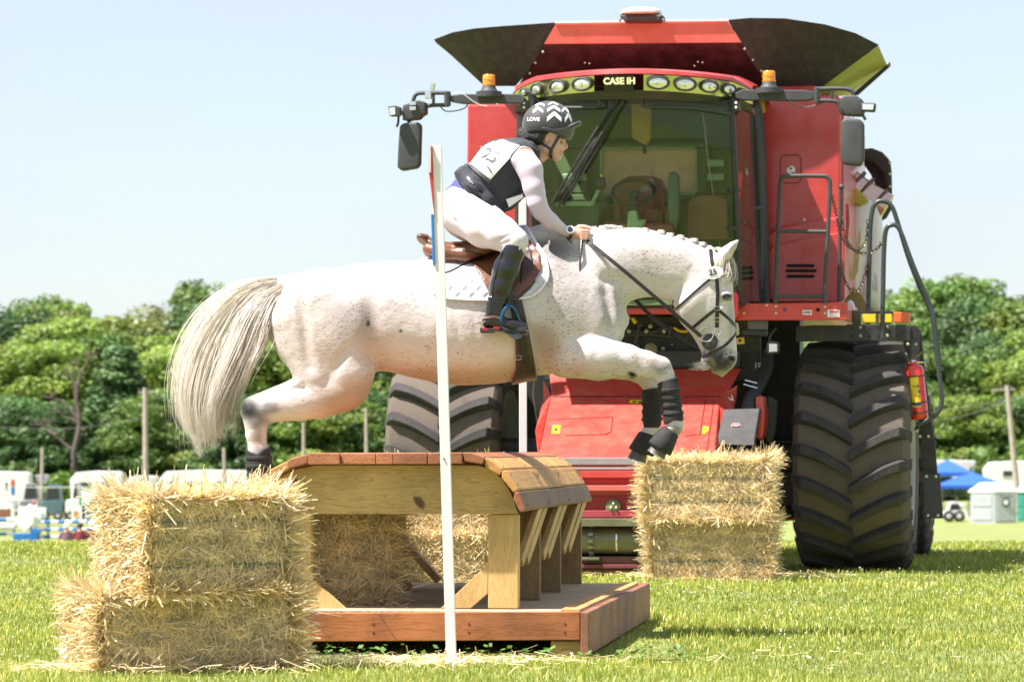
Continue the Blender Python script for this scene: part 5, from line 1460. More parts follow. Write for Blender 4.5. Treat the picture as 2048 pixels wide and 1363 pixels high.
# ------------------------------------------------------------ riding crop, saddle and bridle
m_brown = M('saddle_leather', (0.13, 0.048, 0.022), rough=0.38, var=0.3, vscale=12, coat=0.15, bump=0.15, bscale=60)
m_brown2 = M('dark_saddle_leather', (0.045, 0.026, 0.02), rough=0.4, var=0.3, vscale=14, bump=0.2, bscale=60)
m_tack = M('bridle_leather', (0.016, 0.013, 0.012), rough=0.38, var=0.2, bump=0.2, bscale=90)
crop = MB(); crop.tube([B.at(1166, 470, 34), B.at(1162, 486, 46), B.at(1160, 510, 60), B.at(1157, 560, 74), B.at(1159, 612, 84)], [0.008, 0.008, 0.006, 0.004, 0.0035], 8)
crop = crop.build('riding_crop', m_tack, None, smooth=True)
tag(crop, 'thin black riding crop hanging from the rider\'s hand against the horse\'s shoulder', 'riding crop')
MB().prism([B.at(1157, 612, 84), B.at(1161, 612, 84), B.at(1171, 644, 86), B.at(1157, 638, 86)], Vector((0, -0.004, 0))).build('leather_flap', m_tack, crop)

# saddle pad and saddle as shells over the horse's own field
TB = Body(815, 1120, 425, 790, -160, 160, 2.2, 18.8)
T = TB
def horse_local(infl):
    """trunk field of the horse resampled on the finer tack grid"""
    i = ((T.X - HB.o[0]) / HB.h); j = ((T.D - HB.o[1]) / HB.h); k = ((T.Yp - HB.o[2]) / HB.h)
    def lin(A, idx, ax):
        i0 = np.clip(np.floor(idx).astype(int), 0, A.shape[ax] - 2); f = (idx - i0).astype(np.float32)
        sh_ = [1, 1, 1]; sh_[ax] = -1
        return np.take(A, i0, ax) * (1 - f.reshape(sh_)) + np.take(A, i0 + 1, ax) * f.reshape(sh_)
    G = lin(lin(lin(HF, i, 0), j, 1), k, 2)
    return G - infl
HL = horse_local(0)
m_pad = M('quilted_saddle_pad', (0.58, 0.56, 0.64), rough=0.8, var=0.04, sheen=0.2)
def quilt(m):
    nt = m.node_tree; N = nt.nodes; L = nt.links; b = N['Principled BSDF']
    tc = N.new('ShaderNodeTexCoord'); last = None; hs = []
    for r in (0.785, -0.785):
        mp = N.new('ShaderNodeMapping'); mp.inputs['Rotation'].default_value = (0, r, 0)
        L.new(tc.outputs['Object'], mp.inputs['Vector'])
        wv = N.new('ShaderNodeTexWave'); wv.inputs['Scale'].default_value = 6.2; wv.wave_profile = 'SIN'
        L.new(mp.outputs['Vector'], wv.inputs['Vector'])
        pw = N.new('ShaderNodeMath'); pw.operation = 'POWER'; pw.inputs[1].default_value = 0.35; L.new(wv.outputs['Fac'], pw.inputs[0]); hs.append(pw)
    mu = N.new('ShaderNodeMath'); mu.operation = 'MULTIPLY'; L.new(hs[0].outputs[0], mu.inputs[0]); L.new(hs[1].outputs[0], mu.inputs[1])
    bp = N.new('ShaderNodeBump'); bp.inputs['Strength'].default_value = 0.8; bp.inputs['Distance'].default_value = 0.012
    L.new(mu.outputs[0], bp.inputs['Height']); L.new(bp.outputs['Normal'], b.inputs['Normal'])
quilt(m_pad)
pad_poly = [(834, 500), (870, 496), (1000, 430), (1030, 436), (1055, 452), (1072, 482), (1089, 511), (1098, 545), (1094, 568), (1072, 594), (1036, 605), (979, 607), (936, 606), (889, 602), (868, 590), (858, 560), (848, 530)]
pad = T.mesh('saddle_pad', np.maximum(HL - 6, T.poly(pad_poly)), m_pad)
tag(pad, 'white quilted saddle pad between the brown saddle and the horse', 'saddle pad')
pv = bvh_of([pad])
for sd in (-1, 1):
    strap('pad_binding', pv, T, [(868, 588), (889, 599), (936, 603), (979, 604), (1036, 602), (1070, 592), (1091, 567), (1095, 545), (1087, 513), (1070, 484), (1053, 455)], 0.010, 0.004, M('pad_binding', (0.75, 0.70, 0.78), rough=0.6), pad, side=sd)
saddle = empty('saddle', label='brown leather jumping saddle under the rider, with a blue stirrup', cat='saddle')
flap = [(924, 498), (940, 520), (962, 557), (980, 592), (1032, 598), (1066, 569), (1083, 541), (1079, 510), (1061, 484), (1036, 462), (1008, 452), (950, 480)]
F = np.maximum(HL - 10.5, T.poly(flap))
T.mesh('saddle_flap', F, m_brown, saddle)
block = [(1000, 470), (1040, 470), (1064, 500), (1070, 540), (1052, 566), (1036, 580), (1040, 520)]
T.mesh('knee_roll', np.maximum(HL - 14, T.poly(block) + 3), m_brown2, saddle)
T.mesh('sweat_flap', np.maximum(HL - 9.5, T.poly([(1030, 560), (1072, 566), (1060, 582), (1034, 606), (1010, 606)])), m_brown2, saddle)
F = T.new()
T.chain(F, [(846, 478, 0, 10), (870, 492, 0, 12), (910, 500, 0, 14), (960, 492, 0, 16), (1004, 468, 0, 16), (1024, 458, 0, 11)], 10, 3.4)
T.cap(F, (841, 474, -34, 5), (841, 474, 34, 5), 6); T.cap(F, (852, 474, 0, 5), (838, 474, 0, 4), 6, k=7)
T.mesh('saddle_seat', F, m_brown, saddle)
F = T.new()
for s in (-1, 1): T.chain(F, [(858, 500, s * 40, 12), (890, 510, s * 52, 15), (930, 512, s * 62, 14), (990, 492, s * 60, 12)], 8)
T.mesh('saddle_panel', F, M('panel_leather', (0.16, 0.06, 0.028), rough=0.35, coat=0.2, var=0.2), saddle)
sv = bvh_of([o for o in saddle.children])
strap('saddle_strap', bvh_of([pad, *saddle.children]), T, [(884, 552), (905, 545), (925, 534), (950, 525), (968, 524)], 0.008, 0.003, m_tack, saddle)
strap('skirt_seam', bvh_of([*saddle.children]), T, [(926, 502), (960, 512), (1000, 508)], 0.012, 0.003, m_brown2, saddle)
# girth
gp = [(1018, 598), (1042, 596), (1056, 660), (1069, 728), (1077, 772), (1020, 775), (1032, 740), (1030, 672)]
girth = T.mesh('girth', np.maximum(HL - 6.5, T.poly(gp)), m_brown2, saddle)
gv = bvh_of([girth])
for pts in ([(1032, 604), (1038, 650), (1042, 690), (1046, 728)], [(1046, 672), (1050, 700), (1056, 730)]):
    strap('girth_strap', gv, T, pts, 0.020, 0.004, m_tack, girth)
for x, y in ((1040, 660), (1048, 668), (1036, 716)):
    p_, n_ = on_surface(gv, T.at(x, y), 0.006)
    MB().tube([p_ + Vector((a * 0.014, 0, b * 0.010)) for a, b in ((-1, -1), (1, -1), (1, 1), (-1, 1))], 0.002, 6, closed=True).build('girth_buckle', m_steel, girth)
# stirrups
for s in (1, -1):
    d = s * 140
    iron = MB()
    arch = spline([B.at(1001, 656, d + 8), B.at(1004, 636, d + 12), B.at(1012, 620, d + 10), B.at(1018, 617, d + 4), B.at(1028, 622, d - 6), B.at(1036, 640, d - 12), B.at(1040, 656, d - 14)], 6)
    iron.tube(arch, 0.0085, 8)
    st = iron.build('stirrup', m_bluem, saddle, smooth=True)
    MB().prism([B.at(999, 654, d + 16), B.at(1008, 668, d + 16), B.at(1034, 684, d + 16), B.at(1044, 680, d + 10), B.at(1046, 668, d + 6), B.at(1020, 664, d + 16)], Vector((0, 0.075 * s, 0))).build('stirrup_tread', M('tread_rubber', (0.02, 0.025, 0.03), rough=0.6), st, bevel=0.003)
    MB().bar(B.at(1024, 560, d - 4), B.at(1017, 618, d), 0.008, 0.022).build('stirrup_leather', m_tack, saddle)

# bridle
bridle = empty('bridle', label='black leather bridle with figure-eight noseband and white number disc on the grey horse', cat='bridle')
hvv = horse_bvh
def bs(nm, pts, wd=0.017, side=(1, -1), lift=0.002, th=0.0035, mat=m_tack):
    for s in side: strap(nm, hvv, HB, pts, wd, th, mat, bridle, side=-s, lift=lift)
bs('cheekpiece', [(1431, 552), (1433, 590), (1432, 618), (1432, 656)], 0.018)
bs('headpiece', [(1420, 500), (1422, 525), (1430, 556)], 0.018)
bs('throatlash', [(1424, 555), (1402, 573), (1372, 600), (1350, 620)], 0.011)
bs('browband', [(1432, 545), (1448, 545), (1462, 549), (1469, 553)], 0.014)
bs('noseband', [(1432, 617), (1408, 636), (1384, 656)], 0.015)
bs('noseband', [(1433, 619), (1450, 634), (1469, 651)], 0.015)
bs('noseband', [(1471, 666), (1452, 688), (1428, 703), (1405, 713)], 0.014)
for s in (1, -1):
    for c, r, rr in (((1411, 668), 14.5, 0.0030), ((1433, 663), 6.5, 0.0022)):
        p_, n_ = on_surface(hvv, HB.at(*c), 0.012, -s)
        MB().tube([p_ + Vector((math.cos(t) * r / HB.sc, -s * 0.004, math.sin(t) * r / HB.sc)) for t in np.linspace(0, 2 * PI, 25)[:-1]], rr, 7, closed=True).build('bit_ring', m_steel, bridle, smooth=True)
    p_, n_ = on_surface(hvv, HB.at(1418, 684), 0.002, -s)
    MB().lathe(p_, (0, -s, 0), [(0, 0.040), (0.006, 0.042), (0.009, 0.036), (0.010, 0.008)], 24).build('bit_guard', M('bit_rubber', (0.035, 0.035, 0.037), rough=0.55), bridle, smooth=True)
    MB().ball(p_ + Vector((0, -s * 0.014, 0.004)), 0.007, 10).build('bit_end', m_steel, bridle, smooth=True)
p_, n_ = on_surface(hvv, HB.at(1424, 549), 0.022, -1)
disc = MB().prism([p_ + Vector((math.cos(t) * 19.5 / HB.sc * math.cos(.15) - math.sin(t) * 11.5 / HB.sc * -math.sin(.15) * -1, 0, math.sin(t) * 12.5 / HB.sc + math.cos(t) * 19.5 / HB.sc * .17)) for t in np.linspace(0, 2 * PI, 33)[:-1]], Vector((0, 0.003, 0))).build('number_disc', m_white, bridle)
tm = text_mesh('25', 0.042, 0.0004, bold=0.001); o = link('disc_lettering', tm, m_print, disc); o.location = p_ + Vector((-0.004, -0.002, 0.001)); o.rotation_euler = (PI / 2, -0.18, 0)
mb = MB()
for k in range(9):
    p_, n_ = on_surface(hvv, HB.at(1471, 650 + k * 1.9), 0.003, -1); mb.ball(p_ + Vector((0.002, random.uniform(-.01, .02), 0)), 0.012 + 0.004 * random.random(), 8)
mb.build('sheepskin_pad', M('sheepskin', (0.62, 0.55, 0.42), rough=0.95, bump=1.0, bscale=260), bridle, smooth=True)
mb = MB()
bs('browband_piping', [(1448, 545), (1462, 549), (1469, 553)], 0.005, (1,), 0.0065, 0.001, m_white)
for (x, y) in ((1432, 618), (1432, 640)):
    p_, n_ = on_surface(hvv, HB.at(x, y), 0.007, -1)
    MB().tube([p_ + Vector((a * 0.013, 0, b * 0.009)) for a, b in ((-1, -1), (1, -1), (1, 1), (-1, 1))], 0.0018, 6, closed=True).build('buckle', m_steel, bridle)
# reins
def rein(name, pts, wd=0.019):
    mb = MB(); ps = spline(pts, 6)
    for i in range(len(ps) - 1): pass
    vs = []; n = len(ps)
    for i, p in enumerate(ps):
        t = (ps[min(i + 1, n - 1)] - ps[max(i - 1, 0)]).normalized(); b = t.cross(Vector((0, -1, 0.15))).normalized(); nn = b.cross(t)
        for u, v in ((-.5, -.5), (.5, -.5), (.5, .5), (-.5, .5)): vs.append(p + b * u * wd + nn * v * 0.004)
    fs = [(i * 4 + k, i * 4 + (k + 1) % 4, i * 4 + 4 + (k + 1) % 4, i * 4 + 4 + k) for i in range(n - 1) for k in range(4)]
    mb.add(vs, fs + [(3, 2, 1, 0), tuple(len(vs) - 4 + k for k in range(4))])
    return mb.build(name, m_tack, bridle)
rein('rein', [HB.at(1168, 478, 38), HB.at(1190, 498, 52), HB.at(1240, 540, 72), HB.at(1290, 582, 72), HB.at(1345, 628, 62), HB.at(1400, 674, 46)])
rein('rein', [HB.at(1166, 474, -30), HB.at(1200, 510, -76), HB.at(1270, 592, -78), HB.at(1302, 626, -72), HB.at(1350, 664, -60), HB.at(1402, 692, -40)])
for a, b in ((1340, 612), (1342, 660), (1378, 672)):
    MB().bar(HB.at(a - 3, b + 12, 66 if b < 650 else -50), HB.at(a + 4, b - 10, 66 if b < 650 else -50), 0.006, 0.014, (0, 1, 0)).build('rein_stop', m_tack, bridle)
# ------------------------------------------------------------ the wooden table jump
class Frame:
    """local axes of a thing on the ground: u to the right, v away from the camera, z up"""
    def __init__(s, O, ang):
        s.O = Vector(O); s.ex = Vector((math.cos(ang), -math.sin(ang), 0)); s.ey = Vector((math.sin(ang), math.cos(ang), 0)); s.ang = ang
    def px(s, x, y, v):
        """local coordinates of what shows at photo pixel (x, y) on the local plane at depth v"""
        d = Vector(((x - 1024) / FPX, 1, (HY - y) / FPX)); c = Vector((0, 0, CH))
        t = (v - (c - s.O).dot(s.ey)) / d.dot(s.ey)
        p = c + d * t - s.O
        return Vector((p.dot(s.ex), v, p.z))
def wood(name, col, dark, grain=(1, 14, 14), rough=.6, knots=True, sc_=1.0, stain=0.0):
    if name in MATS: return MATS[name]
    m = bpy.data.materials.new(name); m.use_nodes = True
    nt = m.node_tree; N = nt.nodes; L = nt.links; b = N['Principled BSDF']
    tc = N.new('ShaderNodeTexCoord'); mp = N.new('ShaderNodeMapping'); mp.inputs['Scale'].default_value = grain
    L.new(tc.outputs['Object'], mp.inputs['Vector'])
    n0 = N.new('ShaderNodeTexNoise'); n0.inputs['Scale'].default_value = 1.6 * sc_; n0.inputs['Detail'].default_value = 3; L.new(mp.outputs['Vector'], n0.inputs['Vector'])
    ml = N.new('ShaderNodeMath'); ml.operation = 'MULTIPLY'; ml.inputs[1].default_value = 16; L.new(n0.outputs['Fac'], ml.inputs[0])
    sn = N.new('ShaderNodeMath'); sn.operation = 'FRACT'; L.new(ml.outputs[0], sn.inputs[0])
    pw = N.new('ShaderNodeMath'); pw.operation = 'POWER'; pw.inputs[1].default_value = 3.0; L.new(sn.outputs[0], pw.inputs[0])
    n1 = N.new('ShaderNodeTexNoise'); n1.inputs['Scale'].default_value = 9 * sc_; n1.inputs['Detail'].default_value = 8; n1.inputs['Roughness'].default_value = .7; L.new(mp.outputs['Vector'], n1.inputs['Vector'])
    ad = N.new('ShaderNodeMath'); ad.operation = 'MULTIPLY_ADD'; ad.inputs[1].default_value = .55; L.new(pw.outputs[0], ad.inputs[0])
    m2 = N.new('ShaderNodeMath'); m2.operation = 'MULTIPLY'; m2.inputs[1].default_value = .55; L.new(n1.outputs['Fac'], m2.inputs[0]); L.new(m2.outputs[0], ad.inputs[2])
    mx = N.new('ShaderNodeMix'); mx.data_type = 'RGBA'; mx.inputs['A'].default_value = (*col, 1); mx.inputs['B'].default_value = (*dark, 1); L.new(ad.outputs[0], mx.inputs['Factor'])
    out = mx.outputs['Result']
    n3 = N.new('ShaderNodeTexNoise'); n3.inputs['Scale'].default_value = 3.5; n3.inputs['Detail'].default_value = 5; L.new(tc.outputs['Object'], n3.inputs['Vector'])
    mr = N.new('ShaderNodeMapRange'); mr.inputs['From Min'].default_value = .35; mr.inputs['From Max'].default_value = .65; mr.inputs['To Min'].default_value = .78 - stain; mr.inputs['To Max'].default_value = 1.15
    L.new(n3.outputs['Fac'], mr.inputs['Value'])
    oi = N.new('ShaderNodeObjectInfo'); m5 = N.new('ShaderNodeMapRange'); m5.inputs['To Min'].default_value = .85; m5.inputs['To Max'].default_value = 1.15; L.new(oi.outputs['Random'], m5.inputs['Value'])
    m6 = N.new('ShaderNodeMath'); m6.operation = 'MULTIPLY'; L.new(mr.outputs['Result'], m6.inputs[0]); L.new(m5.outputs['Result'], m6.inputs[1])
    hs = N.new('ShaderNodeHueSaturation'); L.new(out, hs.inputs['Color']); L.new(m6.outputs[0], hs.inputs['Value'])
    L.new(hs.outputs['Color'], b.inputs['Base Color']); b.inputs['Roughness'].default_value = rough
    bp = N.new('ShaderNodeBump'); bp.inputs['Strength'].default_value = .3; bp.inputs['Distance'].default_value = .003
    L.new(ad.outputs[0], bp.inputs['Height']); L.new(bp.outputs['Normal'], b.inputs['Normal'])
    MATS[name] = m; return m
pine_u = wood('pine_along', (.66, .45, .17), (.36, .22, .07), (1, 12, 9))
pine_z = wood('pine_upright', (.66, .46, .18), (.38, .23, .075), (12, 12, 1.0))
pine_dark = wood('pine_inner', (.30, .20, .09), (.14, .08, .035), (12, 12, 1.0))  # darker pine for the ribs behind the near one
stain_u = wood('stained_rail', (.46, .16, .05), (.24, .075, .024), (1, 14, 9), stain=.15)
stain_v = wood('stained_rail_side', (.34, .15, .085), (.14, .05, .03), (14, 1, 9), stain=.15)
end_red = wood('stained_plank_end', (.44, .17, .065), (.16, .05, .025), (6, 1, 12))
end_or = wood('orange_plank', (.55, .30, .09), (.38, .16, .045), (12, .9, 12))
plank_or = wood('orange_top_plank', (.58, .34, .12), (.42, .20, .06), (14, .8, 14))
plank_gr = wood('worn_brown_plank', (.30, .17, .10), (.17, .09, .055), (14, .8, 14))
ply = M('plywood_top', (.42, .32, .21), rough=.9, var=.15, vscale=8, bump=.6, bscale=90, dirt=.5, dirt_col=(.26, .20, .13), dscale=14)
steelr = M('rusty_screw', (.13, .07, .04), rough=.6, metal=.6)
J = Frame((0.3156, 17.05, 0), math.atan2(831, FPX))
jump = empty('table_jump', J.O, -J.ang, 'wooden table jump with rounded plank top on a red-brown platform, in the middle', 'jump')
def face(pts, v): return [J.px(x, y, v) for x, y in pts]
# platform
YEND = 3.70
ztop = .213
MB().prism([J.px(458, 1226, 0), J.px(1160, 1222, 0), J.px(1160, 1279, 0), J.px(458, 1283, 0)], (0, .04, 0)).build('front_rail', stain_u, jump, bevel=.004)
r0 = J.px(1161, 1222, -.035)
MB().box((r0.x + .021, YEND / 2 - .02, (ztop + .012) / 2), (.040, YEND + .05, ztop - .012)).build('side_rail', stain_v, jump, bevel=.006)
l0 = J.px(458, 1225, 0)
MB().box((l0.x - .02, YEND / 2, (ztop + .05) / 2), (.04, YEND, ztop - .05)).build('side_rail', stain_v, jump, bevel=.006)
MB().box((l0.x / 2, YEND, .14), (abs(l0.x) - .01, .04, .14)).build('back_rail', stain_v, jump, bevel=.004)
for k in range(3):   # plywood sheets
    a = .045 + k * (YEND - .07) / 3
    MB().box((l0.x / 2, a + (YEND - .07) / 6, ztop - .014), (abs(l0.x) - .008, (YEND - .07) / 3 - .004, .02)).build('deck_board', ply, jump)
MB().box((r0.x - .06, YEND / 2, ztop + .0015), (.09, YEND - .2, .012)).build('edge_batten', plank_or, jump, bevel=.002)
b0 = J.px(1101, 1279, .05)
for v_ in (.05, 1.2, 2.4, 3.5):
    MB().box((r0.x - .075, v_ + .07, .036), (.145, .14, .072)).build('foot_block', pine_u, jump, bevel=.004)
    MB().box((l0.x + .12, v_ + .07, .036), (.145, .14, .072)).build('foot_block', pine_u, jump, bevel=.004)
for x in (747, 938, 1130):
    for y in (1247, 1264):
        p = J.px(x, y, 0); MB().lathe((p.x, .001, p.z), (0, -1, 0), [(0, .006), (.003, .006), (.003, .002)], 8).build('screw', steelr, jump)
for p_, nm, mm in (((1150, 1250), 'stain_mark', None),): pass
# four ribs: post pair, braces, beam
beam = [(512, 1027), (513, 1012), (522, 996), (534, 979), (550, 962), (572, 947), (598, 937), (632, 930.5), (700, 930), (800, 930), (900, 930), (958, 930.5), (985, 940), (1003, 957), (1018, 979), (1028, 1000), (1035, 1027)]
RV = (.27, 1.24, 2.27, 3.44)
base = [J.px(x, y, .27) for x, y in beam]
def sub(pts, v, t): return [Vector((p.x, v, p.z)) for p in pts], Vector((0, t, 0))
for i_, v_ in enumerate(RV):
    pts, t_ = sub(base, v_, .045)
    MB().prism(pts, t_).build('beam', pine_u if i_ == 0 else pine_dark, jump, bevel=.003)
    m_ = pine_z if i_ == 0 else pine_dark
    for (xa, xb) in ((975, 1035), (560, 620)):
        a, b = J.px(xa, 1216, .27).x, J.px(xb, 1216, .27).x
        zt = J.px(1000, 1028, .27).z
        MB().box(((a + b) / 2, v_ + .065, (ztop + zt) / 2 + .0), (b - a, .088 if i_ == 0 else .04, zt - ztop)).build('post', m_, jump, bevel=.004)
        if i_ > 0:
            MB().box(((a + b) / 2, v_ + .064, (zt + .845) / 2), (b - a - .02, .036, .845 - zt)).build('post_top', m_, jump)
    if i_ == 0:
        for P_ in ([(975, 1127), (975, 1186), (940, 1216), (880, 1216)], [(560, 1105), (596, 1133), (692, 1218), (612, 1218), (560, 1170)]):
            pts = [J.px(x, y, .27) for x, y in P_]
            MB().prism([Vector((p.x, v_ + .02, p.z)) for p in pts], (0, .04, 0)).build('brace', pine_z, jump, bevel=.003)
    else:
        for sx, x0, x1 in ((1, 975, 880), (-1, 620, 700)):
            a, b = J.px(x0, 1120, .27), J.px(x1, 1216, .27)
            MB().bar((a.x, v_ + .03, a.z), (b.x, v_ + .03, b.z + .02), .04, .08, (0, 1, 0)).build('brace', pine_dark, jump)
# outer diagonal braces seen between the posts at the right
for v_ in (.75, 1.0, 1.75, 2.0, 2.8, 3.1):
    a = Vector((J.px(1030, 1100, .27).x - .02, v_, .50)); b = Vector((J.px(1030, 1100, .27).x + .035, v_ + .30, .70))
    MB().bar(a + Vector((0, -.1, -.08)), b, .03, .05).build('diagonal_slat', pine_z, jump, bevel=.002)
# planks of the top: end outlines on the near face
V0, V1 = .17, 3.60
PL = [([(617, 907), (622, 905), (676, 905), (680, 907), (680, 928), (617, 929)], 'r'), ([(680.6, 907), (684, 905), (748, 905), (750.5, 907), (750.5, 928), (680.6, 928)], 'r'),
      ([(752, 907), (755, 905), (783, 905), (786, 907), (786, 928), (752, 928)], 'r'), ([(787, 907), (790, 905), (852, 905), (855, 907), (855, 928), (787, 928)], 'r'),
      ([(856.5, 907), (860, 905), (922, 904), (925, 906), (925, 927), (856.5, 928)], 'r'),
      ([(926, 904), (940, 904), (968, 913), (970, 917), (964, 928), (928, 922)], 'r'), ([(968, 916), (975, 915), (1003, 935), (1005, 940), (998, 950), (970, 934)], 'o'),
      ([(1004, 942), (1010, 940), (1034, 976), (1035, 981), (1026, 984), (1003, 956)], 'o'), ([(1029, 984), (1038, 982), (1051, 1016), (1050, 1021), (1040, 1024), (1027, 998)], 'g'),
      ([(574, 922), (579, 917), (612, 908), (616, 910), (616, 926), (576, 937)], 'r'), ([(536, 944), (541, 938), (571, 922), (575, 925), (578, 936), (541, 957)], 'o'),
      ([(507, 973), (511, 966), (530, 946), (535, 946), (539, 955), (520, 978)], 'o'), ([(490, 1010), (492, 1002), (503, 974), (508, 972), (516, 979), (503, 1012)], 'o')]
for k, (pts, c) in enumerate(PL):
    q = [J.px(x, y, V0) for x, y in pts]
    dv = random.uniform(-.012, .012)
    cut = 1
    m_ = {'r': end_red, 'o': plank_or, 'g': plank_gr}[c]
    o = MB().prism([Vector((p.x, V0 + dv, p.z)) for p in q], (0, V1 - V0 + random.uniform(-.02, .02), 0)).build('plank', [m_, end_red if c != 'o' else end_or], jump, bevel=.005, seg=2, angle=50)
    for p_ in o.data.polygons:
        if p_.normal.y < -.9: p_.material_index = 1
    if k in (6, 7, 8):
        for vv in (.27, 1.24, 2.27, 3.44):
            c_ = sum((Vector((p.x, 0, p.z)) for p in q[1:3]), Vector()) / 2
            n_ = Vector((q[2].z - q[1].z, 0, -(q[2].x - q[1].x))); n_ = -n_.normalized() if n_.x < 0 else n_.normalized()
            for off in (-.03, .03):
                t_ = (q[2] - q[1]).normalized()
                MB().lathe(Vector((c_.x, vv + .03, c_.z)) + t_ * off - n_ * 0.001, n_, [(0, .006), (.0035, .006), (.0035, .002)], 8).build('screw', steelr, jump)
# knots and bolt holes of the near beam
kn = M('knot', (.10, .05, .02), rough=.7, var=.4, vscale=60)
ring = M('knot_ring', (.24, .13, .05), rough=.6, var=.3, vscale=50)
for (x, y, rx, ry, rt) in ((839, 1004, 16, 9, .9), (592, 963, 10, 6, .1)):
    for sc2, mm, dz in ((1.0, ring, .0012), (.72, kn, .0022)):
        pts = []
        for t in np.linspace(0, 2 * PI, 25)[:-1]:
            a_, b_ = rx * sc2 * math.cos(t) * (1 + .12 * math.sin(3 * t)), ry * sc2 * math.sin(t)
            pts.append(J.px(x + a_ * math.cos(rt) - b_ * math.sin(rt), y + a_ * math.sin(rt) + b_ * math.cos(rt), .27))
        MB().prism(pts, (0, -dz, 0)).build('knot', mm, jump)
for (x, y) in ((992, 985), (992, 1012)):
    p = J.px(x, y, .27); MB().lathe((p.x, .2695, p.z), (0, -1, 0), [(0, .004), (.002, .004)], 8).build('screw', steelr, jump)

# ------------------------------------------------------------ flag poles
m_pole = M('white_pole_paint', (.76, .715, .735), rough=.45, var=.05, dirt=.12, dirt_col=(.4, .38, .33), dscale=20)
b_ = P(904, 1333, 16.3); b_.z = 0
t_ = P(873, 292, 16.3)
fpole = empty('flag_pole', b_, 0, 'tall white square pole with red and blue boards in front of the horse', 'flag pole')
d_ = t_ - b_
MB().bar((0, 0, -.05), d_, .046, .046, (0, 1, 0)).build('pole', m_pole, fpole, bevel=.003)
k = FPX / 16.3
def fpnt(px, py, dy=0): return P(px, py, 16.3 + dy) - b_
MB().prism([fpnt(861, 292, -.03), fpnt(865, 292, -.03), fpnt(869, 437, -.03), fpnt(858, 345, -.03)], (0, .30, 0)).build('red_flag_board', M('flag_red', (.50, .04, .03), rough=.5), fpole, bevel=.002)
MB().prism([fpnt(859, 293, -.04), fpnt(862, 290, -.04), fpnt(862, 345, -.04), fpnt(857, 345, -.04)], (0, .02, 0)).build('flag_edge', M('flag_pale', (.7, .5, .45), rough=.5), fpole)
MB().prism([fpnt(862, 428, -.03), fpnt(867, 428, -.03), fpnt(871, 528, -.03), fpnt(865, 528, -.03)], (0, .25, 0)).build('blue_flag_board', M('flag_blue', (.02, .18, .50), rough=.5), fpole, bevel=.002)
p = fpnt(888, 917, -.025); MB().lathe(p + Vector((0, .001, 0)), (0, -1, 0), [(0, .004), (.004, .004)], 8).build('screw', steelr, fpole)
b2 = P(1047, 1000, 21.4); b2.z = 0
fp2 = empty('flag_pole', b2, 0, 'white flag pole behind the horse, seen below the girth and behind the rider', 'flag pole')
MB().bar((0, 0, -.05), P(1045, 330, 21.4) - b2, .045, .045, (0, 1, 0)).build('pole', m_pole, fp2, bevel=.003)
MB().prism([P(1050, 332, 21.4) - b2, P(1052, 332, 21.4) - b2, P(1052, 396, 21.4) - b2, P(1050, 396, 21.4) - b2], (0, .25, 0)).build('blue_flag_board', MATS['flag_blue'], fp2)

# ------------------------------------------------------------ straw bales
def ribbons(name, c, d, n_, ln, wd, tint, mat, parent, kind='stuff', bend=None):
    """flat two-piece straws: centre c, direction d, plane normal n_"""
    m = len(c)
    d = d / (np.linalg.norm(d, axis=1)[:, None] + 1e-9)
    s = np.cross(d, n_); s /= np.linalg.norm(s, axis=1)[:, None] + 1e-9
    up = np.cross(s, d)
    b = (rng.normal(size=m) * .07 if bend is None else bend)[:, None] * ln[:, None]
    h = d * ln[:, None] / 2; w_ = s * wd[:, None] / 2
    V = np.stack([c - h - w_, c - h + w_, c + up * b + w_ , c + up * b - w_, c + h - w_ * .8, c + h + w_ * .8], 1)
    i = np.arange(m)[:, None] * 6
    me = fast_mesh(name, V.reshape(-1, 3), quads=np.concatenate([i + np.array([[0, 1, 2, 3]]), i + np.array([[3, 2, 5, 4]])]))
    vcol(me, 'tint', np.repeat(tint, 6, 0))
    o = link(name, me, mat, parent)
    if kind: o['kind'] = kind
    return o
m_straw = leaf_material('straw', (.90, .745, .43), .30, 0, rough=.35)
m_core = M('straw_core', (.50, .37, .18), rough=.95, var=.45, vscale=40, bump=1.0, bscale=60, detail=9)
m_twine = M('green_twine', (.12, .17, .13), rough=.7)
def tints(n, lo=.55, hi=1.25, c=None):
    v = lo + (hi - lo) * rng.random(n)
    if c is not None: v = v * (1 + .16 * np.sin(c[:, 0] * 23 + 4 * np.sin(c[:, 2] * 9)) * np.sin(c[:, 2] * 31 + c[:, 1] * 12) + .10 * np.sin(c[:, 2] * 70 + 3 * c[:, 0]))
    h = rng.random(n)
    t = np.stack([v, v * (.93 + .1 * h), v * (.75 + .5 * h)], 1)
    g = rng.random(n) < .02; t[g] *= np.array([[.75, .95, .7]])
    return t
